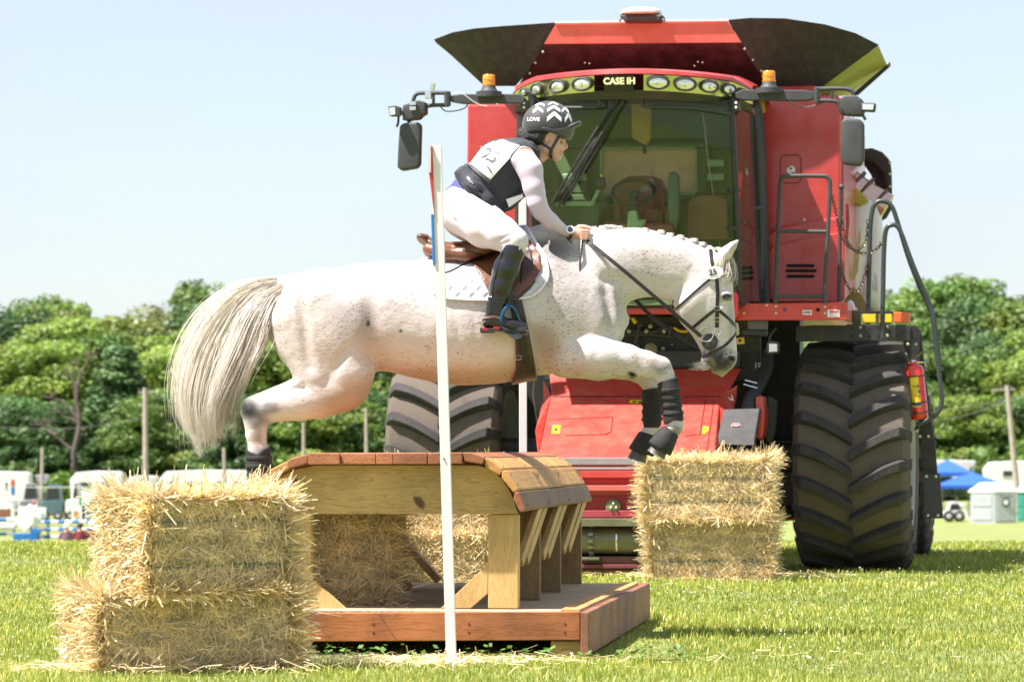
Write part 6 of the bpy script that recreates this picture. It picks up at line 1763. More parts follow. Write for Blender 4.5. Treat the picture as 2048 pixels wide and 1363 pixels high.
def bale(O, ang, L_, D_, H_, lab, n=7000, seed=0, fuzz=1.0, strings=(.3, .72), group=None, ends=1.0, tone=(.5, 1.2), wf=1.0):
    """O: ground point of the near corner (left end of the front face); u along the front, v back"""
    e = empty('straw_bale', O, -ang, lab, 'straw bale', group)
    r = np.random.default_rng(100 + seed)
    # core: lumpy block
    me = bpy.data.meshes.new('core'); bm = bmesh.new()
    bmesh.ops.create_cube(bm, size=1)
    for v in bm.verts: v.co = Vector(((v.co.x + .5) * L_, (v.co.y + .5) * D_, (v.co.z + .5) * H_))
    bmesh.ops.subdivide_edges(bm, edges=bm.edges[:], cuts=9, use_grid_fill=True)
    ph = r.random(6) * 6
    for v in bm.verts:
        x, y, z = v.co
        cu, cv, cz = (x / L_ - .5) * 2, (y / D_ - .5) * 2, (z / H_ - .5) * 2
        rd = 1 - .05 * (abs(cu) ** 6 + abs(cv) ** 6 + abs(cz) ** 6 - 1)
        q = Vector(((cu * rd * .5 + .5) * L_, (cv * rd * .5 + .5) * D_, (cz * rd * .5 + .5) * H_))
        wv = .010 * math.sin(x * 19 + ph[0]) + .010 * math.sin(z * 27 + ph[1] + x * 7)
        if abs(cv) > .99: q.y += wv * (1 if cv > 0 else -1)
        if abs(cu) > .99: q.x += (.012 * math.sin(z * 24 + ph[2]) + .01 * math.sin(y * 31 + ph[3])) * (1 if cu > 0 else -1)
        pinch = sum(math.exp(-((z / H_ - s_) * H_ / .018) ** 2) for s_ in strings)
        if abs(cv) > .99: q.y -= .014 * pinch * (1 if cv > 0 else -1)
        v.co = q
    bm.to_mesh(me); bm.free(); link('bale_core', me, m_core, e, True)
    # straws on the faces
    def faceset(k, nn, axis, sgn, out, lmin, lmax, bias=None):
        a = r.random(nn); b = r.random(nn)
        if axis == 1: c = np.stack([a * L_, np.full(nn, D_ if sgn > 0 else 0.), b * H_], 1); N_ = np.array([0, sgn, 0.])
        elif axis == 0: c = np.stack([np.full(nn, L_ if sgn > 0 else 0.), a * D_, b * H_], 1); N_ = np.array([sgn, 0, 0.])
        else: c = np.stack([a * L_, b * D_, np.full(nn, H_)], 1); N_ = np.array([0, 0, 1.])
        d = r.normal(size=(nn, 3)); d -= (d @ N_)[:, None] * N_[None]; d /= np.linalg.norm(d, axis=1)[:, None]
        if bias is not None: d = d + np.array(bias)[None] * r.choice([-1, 1], nn)[:, None]; d /= np.linalg.norm(d, axis=1)[:, None]
        o_ = out * np.abs(r.normal(size=nn))
        d = d + N_[None] * o_[:, None]; d /= np.linalg.norm(d, axis=1)[:, None]
        ln = lmin + (lmax - lmin) * r.random(nn) ** 1.7
        lift = .002 + .014 * r.random(nn)
        if axis == 1:
            pin = sum(np.exp(-((b - s_) * H_ / .022) ** 2) for s_ in strings) if strings else 0
            lift = lift - .016 * pin
        c = c + N_[None] * (lift + ln * (d @ N_) * .35)[:, None]
        return c, d, np.tile(N_, (nn, 1)) + r.normal(size=(nn, 3)) * .5, ln
    S = [faceset(0, int(n * .46), 1, -1, .16, .02, .10), faceset(1, int(n * .08), 1, 1, .16, .03, .12), faceset(2, int(n * .20 * ends), 0, -1, .55 * fuzz, .04, .16), faceset(3, int(n * .16), 0, 1, .5 * fuzz, .04, .15),
         faceset(4, int(n * .22), 2, 1, .28 * fuzz, .04, .16)]
    # bristles along the edges
    nb = int(n * .13 * fuzz); t = r.random(nb); k = r.integers(0, 6, nb)
    E_ = np.array([[[0, 0, H_], [L_, 0, H_], [0, -.6, .45]], [[0, 0, 0], [0, 0, H_], [-1, -.4, .1]], [[L_, 0, 0], [L_, 0, H_], [1, -.4, 0]], [[0, 0, H_], [0, D_, H_], [-.8, 0, .5]], [[L_, 0, H_], [L_, D_, H_], [.8, 0, .5]], [[0, 0, .02], [L_, 0, .02], [0, -.8, .0]]])
    c = E_[k, 0] * (1 - t[:, None]) + E_[k, 1] * t[:, None]; d = E_[k, 2] + r.normal(size=(nb, 3)) * .55
    d /= np.linalg.norm(d, axis=1)[:, None]; ln = .06 + .14 * r.random(nb) ** 1.6
    S.append((c + d * ln[:, None] * .32, d, r.normal(size=(nb, 3)), ln))
    c, d, N_, ln = [np.concatenate(a) for a in zip(*S)]
    c[:, 2] = np.maximum(c[:, 2], .01)
    ribbons('loose_straw', c, d, N_, ln, (.0026 + .0030 * r.random(len(c))) * np.where(np.arange(len(c)) < int(n * .46), .9, 1.15 * wf), tints(len(c), *tone, c), m_straw, e, 'stuff')
    for s_ in strings:
        z = s_ * H_; g = .004
        MB().tube(spline([(.0, -g, z), (L_ * .3, -g + .002, z - .006), (L_ * .7, -g, z + .005), (L_, -g, z), (L_ + g, D_ / 2, z), (L_, D_ + g, z), (L_ / 2, D_ + g, z), (0, D_ + g, z), (-g, D_ / 2, z)], 3, True), .0035, 5, closed=True).build('twine', m_twine, e)
    return e
R_ = math.radians
def gp(px, Y, z=0): v = P(px, 900, Y); v.z = z; return v
# left stack (front): bottom bale flat, top bale on edge and turned
a = bale(gp(212, 15.68), R_(-24), .82, .46, .33, 'bottom bale of the big front-left straw stack, resting on the grass', 21000, 1, 1.1, (), 'straw bales of the front-left stack', 1.6, (.5, 1.25), 1.15)
b = bale(gp(304, 15.66, .33), R_(-36), .66, .40, .42, 'top bale of the front-left straw stack, on edge with green twine', 21000, 2, 1.0, (.32, .78), 'straw bales of the front-left stack', 1.5, (.5, 1.25), 1.15)
# on and behind the platform
c = bale(gp(600, 17.75, .215), R_(-20), .46, .36, .44, 'shaggy straw bale on the platform inside the left of the jump', 7500, 3, 1.5, (), 'straw bales around the jump')
d = bale(gp(640, 19.0, .0), R_(6), .74, .40, .46, 'shaded lower straw bale behind the left end of the jump', 6000, 4, 1.2, (), 'straw bales around the jump')
d2 = bale(gp(625, 19.05, .46), R_(4), .74, .40, .20, 'shaded upper straw bale behind the left end of the jump', 6000, 5, 1.2, (), 'straw bales around the jump')
d.location = gp(500, 21.6, 0); d2.location = gp(496, 21.65, .46)
g1 = bale(gp(790, 21.9, 0), R_(8), .56, .45, .46, 'lower sunlit straw bale seen under the jump beside the white pole', 6500, 6, 1.2, (), 'straw bales around the jump')
g2 = bale(gp(786, 21.95, .46), R_(5), .55, .45, .36, 'upper sunlit straw bale seen under the jump beside the white pole', 6500, 7, 1.3, (), 'straw bales around the jump')
dk = bale(gp(640, 19.6, .215), R_(-12), .40, .36, .46, 'dark shaded straw bale standing on the platform under the planks', 5000, 8, 1.3, (), 'straw bales around the jump')
# right stack
h1 = bale(gp(1306, 26.9, 0), R_(10), .83, .43, .44, 'lower bale of the right straw stack in front of the harvester', 12000, 9, 1.3, (.35,), 'straw bales of the right stack')
h2 = bale(gp(1296, 26.85, .44), R_(10), .85, .43, .44, 'upper bale of the right straw stack, below the horse\'s front hooves', 14000, 10, 1.5, (.33, .72), 'straw bales of the right stack')
# straw litter on the turf and deck
n = 900
def litter(cx, cy, sx, sy, n, z=.02, zs=.03):
    c = np.stack([cx + rng.normal(size=n) * sx, cy + rng.normal(size=n) * sy, z + zs * rng.random(n)], 1)
    d = rng.normal(size=(n, 3)) * np.array([[1, .8, .18]])
    return c, d, np.tile([0, 0, 1.], (n, 1)) + rng.normal(size=(n, 3)) * .5, .04 + .12 * rng.random(n) ** 1.5
S = [litter(-.55, 16.3, .35, .10, 420), litter(-.15, 16.35, .3, .16, 200), litter(-2.0, 15.8, .2, .12, 90), litter(-1.3, 15.65, .5, .06, 120), litter(1.5, 27.4, .5, .15, 500), litter(-.95, 17.9, .2, .4, 120, .215, .015), litter(.9, 16.5, .9, .5, 60)]
c, d, N_, ln = [np.concatenate(q) for q in zip(*S)]
tag(ribbons('straw_litter', c, d, N_, ln, np.full(len(c), .0038), tints(len(c), .7, 1.3), m_straw, None), label='loose straw scattered on the turf beside the stacks')
# ------------------------------------------------------------ the red combine harvester
HA = math.radians(9)
HFm = Frame((1.07, 29.66, 0), HA)
H_ = HFm.px
harv = empty('combine_harvester', HFm.O, -HA, 'big red combine harvester without header, parked facing the jump on ribbed tyres', 'combine harvester')
c_red = M('harvester_red', (.50, .032, .028), rough=.34, coat=.5, var=.06, dirt=.2, dirt_col=(.55, .22, .18), dscale=5, bump=.02, bscale=20)
c_redd = M('dusty_red', (.46, .040, .026), rough=.5, coat=.2, var=.07, dirt=.35, dirt_col=(.45, .22, .15), dscale=7)
c_blk = M('black_frame', (.018, .018, .02), rough=.5, var=.2, dirt=.35, dirt_col=(.10, .08, .06), dscale=14)
c_blkp = M('black_plastic', (.045, .046, .052), rough=.55, var=.1, bump=.2, bscale=300, dirt=.2, dirt_col=(.12, .11, .09), dscale=20)
c_lin = M('rubber_liner', (.028, .026, .03), rough=.75, var=.25, vscale=8, dirt=.35, dirt_col=(.12, .10, .09), dscale=12)
c_mar = M('shaded_maroon', (.028, .008, .014), rough=.55, var=.2, dirt=.3, dirt_col=(.2, .1, .1))  # hopper front leans downward; its shade is put into this dark maroon
c_tyre = M('tyre_rubber', (.030, .029, .029), rough=.8, var=.2, vscale=10, bump=.3, bscale=40, dirt=.25, dirt_col=(.13, .105, .08), dscale=9)
c_tdust = M('tyre_dusty', (.135, .108, .082), rough=.95, var=.4, vscale=5, bump=.4, bscale=50, dirt=.85, dirt_col=(.055, .048, .042), dscale=5, detail=8)
c_rim = M('rim_grey', (.30, .32, .31), rough=.45, dirt=.3)
c_chr = M('chrome', (.80, .80, .76), rough=.12, metal=1.0, var=.03)
c_lens = M('lamp_lens', (.85, .86, .80), rough=.08, metal=.7, var=.1, vscale=90)
c_amb = M('amber_plastic', (.85, .26, .01), rough=.25, coat=.5, var=.05)
c_ambd = M('orange_reflector', (.75, .13, .02), rough=.3, coat=.4)
c_yel = M('yellow_plastic', (.80, .55, .02), rough=.4)
c_oli = M('olive_metal', (.16, .165, .09), rough=.45, metal=.3, var=.25, dirt=.3)
c_bolt = M('bolt_zinc', (.60, .58, .42), rough=.4, metal=.5)
c_grey = M('light_grey_paint', (.45, .45, .45), rough=.5)
c_rust = M('rusty_steel', (.12, .06, .045), rough=.7, var=.4, vscale=20)
def glass(name, tint, gl, op):
    """tinted pane: dark see-through with a clear mirror share"""
    m = bpy.data.materials.new(name); m.use_nodes = True; nt = m.node_tree; N = nt.nodes; L = nt.links; N.remove(N['Principled BSDF']); out = N['Material Output']
    t = N.new('ShaderNodeBsdfTransparent'); t.inputs['Color'].default_value = (*tint, 1)
    g = N.new('ShaderNodeBsdfGlossy'); g.inputs['Roughness'].default_value = .03; g.inputs['Color'].default_value = (1, 1, 1, 1)
    d = N.new('ShaderNodeBsdfDiffuse'); d.inputs['Color'].default_value = (.28, .27, .16, 1)
    fr = N.new('ShaderNodeFresnel'); fr.inputs['IOR'].default_value = gl
    mx = N.new('ShaderNodeMixShader'); L.new(fr.outputs[0], mx.inputs[0]); L.new(t.outputs[0], mx.inputs[1]); L.new(g.outputs[0], mx.inputs[2])
    tc = N.new('ShaderNodeTexCoord'); mp = N.new('ShaderNodeMapping'); mp.inputs['Scale'].default_value = (5, 5, .6)
    nz = N.new('ShaderNodeTexNoise'); nz.inputs['Scale'].default_value = 3; nz.inputs['Detail'].default_value = 8; L.new(tc.outputs['Object'], mp.inputs['Vector']); L.new(mp.outputs['Vector'], nz.inputs['Vector'])
    mr = N.new('ShaderNodeMapRange'); mr.inputs['From Min'].default_value = .42; mr.inputs['From Max'].default_value = .75; mr.inputs['To Max'].default_value = op; L.new(nz.outputs['Fac'], mr.inputs['Value'])
    m2 = N.new('ShaderNodeMixShader'); L.new(mr.outputs['Result'], m2.inputs[0]); L.new(mx.outputs[0], m2.inputs[1]); L.new(d.outputs[0], m2.inputs[2]); L.new(m2.outputs[0], out.inputs['Surface'])
    return m
g_front = glass('windshield_glass', (.84, .91, .74), 1.42, .06)
g_side = glass('door_glass', (.72, .66, .66), 1.9, .04)
def plate(nm, pts, v, t, mat, parent=harv, bevel=.006, v_of=None, smooth=False):
    """panel whose front face shows at the photo pixels pts, at depth v, thickness t backwards"""
    return MB().prism([H_(x, y, v) for x, y in pts], (0, t, 0)).build(nm, mat, parent, bevel=bevel, smooth=smooth)
def quadplate(nm, pts, t, mat, parent=harv, bevel=.006):
    """pts: (x, y, v) each; skewed panel with thickness t backwards"""
    return MB().prism([H_(x, y, v) for x, y, v in pts], (0, t, 0)).build(nm, mat, parent, bevel=bevel)
def pipe(nm, pts, r, mat=c_blk, parent=harv, n=8, closed=False, sp=4):
    q = [H_(*p) for p in pts]
    return MB().tube(spline(q, sp, closed) if sp > 1 else q, r, n, closed=closed).build(nm, mat, parent, smooth=True)
def bolt(x, y, v, parent=harv, r=.014, mat=None, ax=(0, -1, 0)):
    p = H_(x, y, v); MB().lathe(p, ax, [(0, r), (.008, r), (.010, r * .7)], 10).build('bolt', mat or c_bolt, parent)

# ---- tyres
def tyre_mesh(R, Wd, rim_r, nl):
    w_ = Wd / 2
    prof = [(-w_ * .92, rim_r), (-w_ * 1.0, rim_r + .08), (-w_ * 1.025, R * .76), (-w_ * 1.0, R * .88), (-w_ * .90, R * .935), (-w_ * .5, R * .948), (0, R * .952),
            (w_ * .5, R * .948), (w_ * .90, R * .935), (w_ * 1.0, R * .88), (w_ * 1.025, R * .76), (w_ * 1.0, rim_r + .08), (w_ * .92, rim_r)]
    body = MB(); n = 64
    vs = [(x, r * math.sin(2 * PI * k / n), r * math.cos(2 * PI * k / n)) for x, r in prof for k in range(n)]
    fs = [(i * n + k, i * n + (k + 1) % n, (i + 1) * n + (k + 1) % n, (i + 1) * n + k) for i in range(len(prof) - 1) for k in range(n)]
    body.add(vs, fs)
    lug = MB()
    def rr(x):
        return float(np.interp(abs(x), [0, w_ * .5, w_ * .9, w_ * 1.0, w_ * 1.05], [R * .955, R * .95, R * .937, R * .89, R * .80]))
    for side in (-1, 1):
        for k in range(nl):
            ph = 2 * PI * (k + (.5 if side > 0 else 0)) / nl
            m = 10; ring = []
            for j in range(m):
                s = j / (m - 1)                        # 0 outer, 1 near the centre line
                if s < .18: x = w_ * (1.05 - .15 * s / .18)
                else: x = w_ * (.90 - (.90 + .02) * (s - .18) / .82)
                sx = (.90 - x / w_) / .92 if x < w_ * .9 else 0
                a = ph - .22 * max(0, sx) ** 1.4
                hw = (.038 + .009 * (1 - s)) / R
                r0, r1 = rr(x) - .02, rr(x) + (.068 if s > .12 else .03)
                if j == 0: r1 = r0 + .03
                cs = []
                for r_, da in ((r0, hw * 1.35), (r1, hw * .85), (r1, -hw * .85), (r0, -hw * 1.35)):
                    t = a + da
                    cs.append((side * x, -r_ * math.cos(t - PI / 2) if False else r_ * math.sin(t), r_ * math.cos(t)))
                ring += cs
            fs = [(j * 4 + q, j * 4 + (q + 1) % 4, j * 4 + 4 + (q + 1) % 4, j * 4 + 4 + q) for j in range(m - 1) for q in range(4)]
            fs += [(0, 1, 2, 3), tuple(len(ring) - 4 + q for q in (3, 2, 1, 0))]
            lug.add(ring, fs)
    return body, lug
def wheel(u, v, R, Wd, rim_r, nl, nm='wheel', flip=1):
    w = empty(nm, (u, v, R), 0, parent=harv)
    b, l = tyre_mesh(R, Wd, rim_r, nl)
    b.build('tyre', c_tdust, w, smooth=True)
    l.build('tyre_lugs', c_tyre, w, bevel=.006, seg=1)
    for s in (-1, 1):
        x0 = s * Wd * .44
        MB().lathe((x0, 0, 0), (s, 0, 0), [(-.22, .14), (-.22, rim_r * .55), (-.08, rim_r * .86), (.02, rim_r * .97), (.045, rim_r * 1.05), (.02, rim_r * 1.07), (-.05, rim_r * 1.0)], 36).build('rim', c_rim, w, smooth=True)
        for k in range(10):
            t = 2 * PI * k / 10; MB().lathe((x0 - s * .22, math.sin(t) * .2, math.cos(t) * .2), (s, 0, 0), [(0, .02), (.03, .018)], 6).build('wheel_nut', c_bolt, w)
    return w
uR = H_(1701, 1140, -.8).x; uL = H_(881, 1136, -.8).x
wheel(uR, 0, .905, .90, .52, 21); wheel(uL, 0, .905, .90, .52, 21)
u2 = H_(1800, 1110, 4.1).x
wheel(u2, 4.1, .74, .56, .40, 20, 'rear_wheel'); wheel(uL + .25, 4.1, .74, .56, .40, 20, 'rear_wheel')
uc = (uL + uR) / 2
MB().cone((uL, 0, .9), (uR, 0, .9), .16, .16, 14).build('front_axle', c_blk, harv, smooth=True)
MB().cone((uL + .2, 4.1, .74), (u2, 4.1, .74), .11, .11, 12).build('rear_axle', c_blk, harv, smooth=True)

# ---- body behind the cab
def pz(y, v): return H_(1280, y, v).z
MB().box((uc + .02, 2.9, 1.75), (1.5, 5.0, 1.9)).build('machine_body', c_blk, harv, bevel=.03)
MB().box((uc, 2.6, 3.0), (2.55, 4.0, 1.9)).build('grain_tank', c_redd, harv, bevel=.05)
# belly black box seen right of the feeder and left
plate('chassis_plate', [(1522, 640), (1600, 640), (1600, 1035), (1522, 1035)], .55, .3, c_blk)
plate('chassis_plate', [(960, 700), (1100, 700), (1100, 1035), (960, 1035)], .55, .3, c_blk)
plate('lower_box', [(1545, 880), (1592, 880), (1592, 1012), (1545, 1012)], -.1, .5, c_blk, bevel=.01)
plate('rear_red_rail', [(1500, 1018), (1600, 1016), (1600, 1040), (1500, 1042)], 3.2, .1, M('magenta_red', (.42, .02, .06), rough=.5))
# red side shields beside the cab
def shield(side, x0, x1):
    outline = [(x0, 190), (x1 - 8, 190), (x1, 198), (x1, 600), (x1 - 18, 612), (x0, 612)] if side > 0 else [(x0 + 3, 208), (x1, 208), (x1, 600), (x0, 600), (x0 - 2, 590)]
    return plate('side_shield', outline, .42, .10, c_red, bevel=.02)
sh = shield(1, 1512, 1682); sl = shield(-1, 932, 1075)
p0 = H_(1682, 198, .43); p1 = H_(1682, 600, .43)
MB().prism([(p0.x - .02, .5, p0.z), (p0.x - .02, 3.3, p0.z - .05), (p1.x - .02, 3.3, p1.z + .3), (p1.x - .02, .5, p1.z)], (.04, 0, 0)).build('side_wall', c_red, harv, bevel=.01)
p0 = H_(932, 208, .43)
MB().prism([(p0.x, .5, p0.z), (p0.x, 3.3, p0.z - .05), (p0.x, 3.3, p1.z), (p0.x, .5, p1.z)], (.04, 0, 0)).build('side_wall', c_red, harv, bevel=.01)
# lower bulge of the right shield: stepped, rounded
SB = Body(1500, 1700, 420, 620, -20, 30, 1.6, 29.0)
def bulge():
    pts1 = [(1530, 470), (1560, 452), (1690, 430), (1690, 600), (1672, 606), (1545, 606), (1531, 590)]
    pts2 = [(1530, 510), (1545, 492), (1600, 478), (1690, 462), (1690, 598), (1672, 604), (1548, 604), (1533, 592)]
    mb = MB()
    def panel(nm, pts, v, t, bev): return plate(nm, pts, v, t, c_red, sh, bevel=bev)
    a = panel('shield_bulge', pts1, .34, .09, .05); b = panel('shield_bulge', pts2, .29, .08, .05)
    return b
blg = bulge()
for y in (531, 541, 552):
    x0, x1 = (1572, 1630) if y != 541 else (1570, 1634)
    MB().prism([H_(x0 + 3, y - 3, .288), H_(x1 - 3, y - 3, .288), H_(x1, y, .288), H_(x1 - 3, y + 3.4, .288), H_(x0 + 3, y + 3.4, .288), H_(x0, y, .288)], (0, -.004, 0)).build('vent_slot', M('vent_black', (.006, .005, .006), rough=.9), blg)
def outline_rect(x0, y0, x1, y1, v, parent, mat, r=.004, cut=6):
    pts = [(x0 + cut, y0), (x1 - cut, y0), (x1, y0 + cut), (x1, y1 - cut), (x1 - cut, y1), (x0 + cut, y1), (x0, y1 - cut), (x0, y0 + cut)]
    MB().tube([H_(x, y, v) for x, y in pts], r, 5, closed=True).build('panel_seam', mat, parent)
m_seam = M('seam_dark_red', (.16, .012, .012), rough=.6)
outline_rect(1561, 310, 1602, 366, .418, sh, m_seam)
MB().lathe(H_(1582, 340, .418), (0, -1, 0), [(0, .034), (.003, .034)], 24).build('round_decal', m_w, sh)
for (x, y, a_, b_) in ((1582, 337, .010, .012), (1585, 346, .014, .007), (1578, 333, .006, .008)):
    c_ = H_(x, y, .414); MB().box((c_.x, c_.y - .001, c_.z), (a_ * 1.6, .002, b_ * 1.4)).build('decal_print', m_print if 'm_print' in globals() else c_blk, sh)
plate('yellow_decal', [(1517, 202), (1529, 202), (1531, 226), (1516, 226)], .415, .003, c_yel, sh, 0)
plate('decal_print', [(1519, 206), (1526, 206), (1526, 213), (1519, 213)], .413, .002, c_grey, sh, 0)
plate('decal_print', [(1522, 217), (1525, 217), (1525, 223), (1522, 223)], .413, .002, c_grey, sh, 0)
for x, y in ((1534, 436), (1609, 440)): bolt(x, y, .40, sh, .013)
# white wrapped side bulge, further back on the right
Bw = Body(1676, 1790, 350, 640, -60, 60, 2.0, 31.5)
F = Bw.new()
Bw.loft(F, [(386, 1712, 1740, 8), (400, 1704, 1752, 16), (430, 1696, 1762, 24), (480, 1692, 1767, 26), (540, 1690, 1769, 26), (590, 1694, 1769, 24), (616, 1735, 1768, 14)], 'y', 6, 2.6)
Bw.cap(F, (1712, 600, 30, 8), (1745, 430, 34, 5), 14, sub=True)
m_wrap = M('white_wrap', (.70, .68, .72), rough=.25, coat=.6, var=.03)
o = Bw.mesh('white_side_panel', F, m_wrap); o.parent = harv; o.matrix_parent_inverse = Matrix.LocRotScale(HFm.O, Matrix.Rotation(-HA, 3, 'Z').to_quaternion(), None).inverted()
for k, (x, y0, y1) in enumerate(((1714, 520, 545), (1748, 545, 580), (1752, 550, 585), (1744, 560, 580))):
    plate('side_lettering', [(x, y0), (x + 2, y0), (x + 3, y1), (x, y1)], 1.4, .004, c_grey, o and harv, 0)
plate('gold_swoosh', [(1700, 560), (1712, 490), (1720, 455), (1722, 470), (1716, 540), (1708, 560)], 1.35, .004, M('gold_film', (.5, .48, .22), rough=.3, metal=.4), harv, 0)
plate('lower_side_panel', [(1688, 555), (1725, 590), (1742, 625), (1688, 640)], 1.6, .1, M('tan_panel', (.30, .22, .10), rough=.5), harv, .01)
plate('red_post', [(1680, 400), (1698, 408), (1700, 440), (1690, 560), (1680, 600)], .8, .1, c_red, harv, .01)
pipe('chrome_strut', [(1684, 330, .8), (1683, 385, .8)], .012, c_chr, sp=1)
# unloading auger and its spout
au = [(1660, 330, 2.2), (1700, 372, 2.2), (1742, 400, 2.2), (1772, 418, 2.2)]
q = [H_(*p) for p in au]
m_au = M('auger_shell', (.62, .42, .36), rough=.22, metal=.75, var=.05)
aug = MB().tube(spline(q, 5), .135, 20).build('unloading_auger', m_au, harv, smooth=True)
plate('auger_cover', [(1686, 352), (1700, 360), (1738, 402), (1720, 412), (1700, 400), (1688, 404)], 2.0, .05, M('olive_yellow', (.42, .38, .06), rough=.5), aug, .01)
for t in (.45, .60, .85):
    a = q[0].lerp(q[-1], t); d = (q[-1] - q[0]).normalized(); MB().cone(a - d * .012, a + d * .012, .142, .142, 20).build('auger_band', c_rust, aug, smooth=True)
sp_ = MB()
out = [(1726, 300), (1745, 298), (1766, 306), (1781, 322), (1784, 345), (1785, 400), (1783, 420), (1774, 436), (1762, 444), (1750, 440), (1748, 425), (1764, 410), (1772, 380), (1768, 350), (1750, 330), (1730, 320)]
MB().prism([H_(x, y, 2.5) for x, y in out], (0, -.12, 0)).build('auger_spout', c_lin, aug, bevel=.02)
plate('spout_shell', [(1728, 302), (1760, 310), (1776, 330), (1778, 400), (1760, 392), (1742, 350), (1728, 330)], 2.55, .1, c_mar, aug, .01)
for y in (325, 348, 373): bolt(1780, y, 2.37, aug, .012)

# ---- grain tank extensions (flared hopper sides)
def sheet(nm, rows, mat, parent=harv, th=.02):
    """ruled sheet through two rows of (x, y, v) points, with thickness"""
    a = [H_(*p) for p in rows[0]]; b = [H_(*p) for p in rows[1]]; n = len(a)
    mb = MB(); T = Vector((0, th, 0))
    vs = a + b + [p + T for p in a] + [p + T for p in b]
    fs = []
    for k in range(n - 1):
        fs += [(k, k + 1, n + k + 1, n + k), (2 * n + k, 3 * n + k, 3 * n + k + 1, 2 * n + k + 1), (k, 2 * n + k, 2 * n + k + 1, k + 1), (n + k, n + k + 1, 3 * n + k + 1, 3 * n + k)]
    fs += [(0, n, 3 * n, 2 * n), (n - 1, 3 * n - 1, 4 * n - 1, 2 * n - 1)]
    return mb.add(vs, fs).build(nm, mat, parent, smooth=True)
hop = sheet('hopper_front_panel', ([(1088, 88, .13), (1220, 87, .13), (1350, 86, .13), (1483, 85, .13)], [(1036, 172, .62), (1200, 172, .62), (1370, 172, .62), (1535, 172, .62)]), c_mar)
sheet('hopper_lip', ([(1112, 47, .09), (1225, 45, .09), (1340, 43, .09), (1455, 42, .09)], [(1088, 88, .11), (1220, 87, .11), (1350, 86, .11), (1483, 85, .11)]), M('lip_red', (.58, .11, .09), rough=.4, coat=.3, var=.08, dirt=.35, dirt_col=(.5, .2, .16), dscale=6), hop)
pipe('lip_edge', [(1110, 46, .08), (1283, 43.5, .08), (1457, 41, .08)], .008, m_w, hop, 6, sp=1)
sheet('corner_flap', ([(1112, 45, .09), (1070, 48, .10), (1010, 52, .14), (950, 57, .2), (905, 65, .4), (868, 79, .6)], [(1088, 92, .15), (1072, 118, .26), (1052, 148, .4), (1030, 172, .62), (995, 172, .66), (966, 170, .7)]), c_lin, hop)
sheet('corner_flap', ([(1455, 40, .09), (1500, 36, .10), (1570, 37, .14), (1650, 49, .2), (1710, 66, .4), (1758, 90, .6)], [(1483, 88, .15), (1500, 118, .26), (1522, 150, .4), (1540, 174, .62), (1590, 180, .66), (1622, 190, .7)]), c_lin, hop)
sheet('hopper_side_panel', ([(1757, 92, .62), (1764, 108, .8), (1774, 130, 1.0), (1779, 124, 3.6)], [(1622, 188, .72), (1632, 194, .8), (1645, 196, 1.0), (1700, 190, 3.6)]), M('translucent_olive', (.34, .36, .10), rough=.5, var=.12), hop, .015)
sheet('hopper_side_edge', ([(1780, 124, 1.02), (1781, 132, 1.02)], [(1702, 190, 1.04), (1716, 190, 1.04)]), c_lin, hop, .03)
sheet('corner_flap', ([(868, 79, .6), (872, 86, 1.0), (880, 90, 3.4)], [(966, 170, .7), (980, 175, 1.0), (985, 175, 3.4)]), c_lin, hop)
for x, y, v in ((1086, 104, .18), (1071, 126, .28), (1060, 147, .38), (1489, 98, .16), (1506, 120, .26), (1523, 142, .38)): bolt(x, y, v - .02, hop, .010, c_grey)
for x, y in ((1170, 126), (1179, 127), (1396, 124), (1405, 125), (1389, 132)): bolt(x, y, .22, hop, .007, m_w)
gps = plate('gps_receiver_base', [(1239, 30), (1326, 30), (1318, 42), (1247, 42)], -.1, .2, c_blkp, harv, .01)
Bg = MB(); Bg.lathe(Vector(H_(1282, 30, 0)), (0, 0, 1), [(0, .150), (.01, .166), (.03, .160), (.045, .135), (.052, .09), (.054, 0.001)], 28)
Bg.build('gps_dome', M('cream_plastic', (.72, .70, .64), rough=.4), gps, smooth=True)
for x in (1244, 1320): pipe('bracket', [(x, 28, -.05), (x + (-4 if x < 1280 else 8), 42, -.1)], .01, c_blk, gps, 6, sp=1)

# ---- cab
cab = empty('cab', (0, 0, 0), 0, parent=harv)
# roof with swept visor
roof = MB(); arc = []
def arcx(t): return 1030 + 475 * t
def ytop(t): return 140 + 22 * (2 * t - 1) ** 2 * (1.0) + (12 * max(0, abs(2 * t - 1) - .86) / .14)
def vfr(t): return -1.78 + .62 * abs(2 * t - 1) ** 2.4
T_ = [k / 24 for k in range(25)]
rows = []
for t in T_:
    x, yt, v = arcx(t), ytop(t), vfr(t)
    p = H_(x, yt, v)
    rows.append((Vector((p.x * 1.0, .45, p.z + .02)), Vector((p.x, v + .45, p.z + .055)), Vector((p.x, v + .08, p.z + .02)), p, H_(x, yt + 7, v - .01), H_(x, yt + 9, v + .03)))
vs = [q_ for r in rows for q_ in r]; m = 6
roof.add(vs, [(i * m + k, i * m + k + 1, (i + 1) * m + k + 1, (i + 1) * m + k) for i in range(len(rows) - 1) for k in range(m - 1)])
rf = roof.build('roof', c_red, cab, smooth=True)
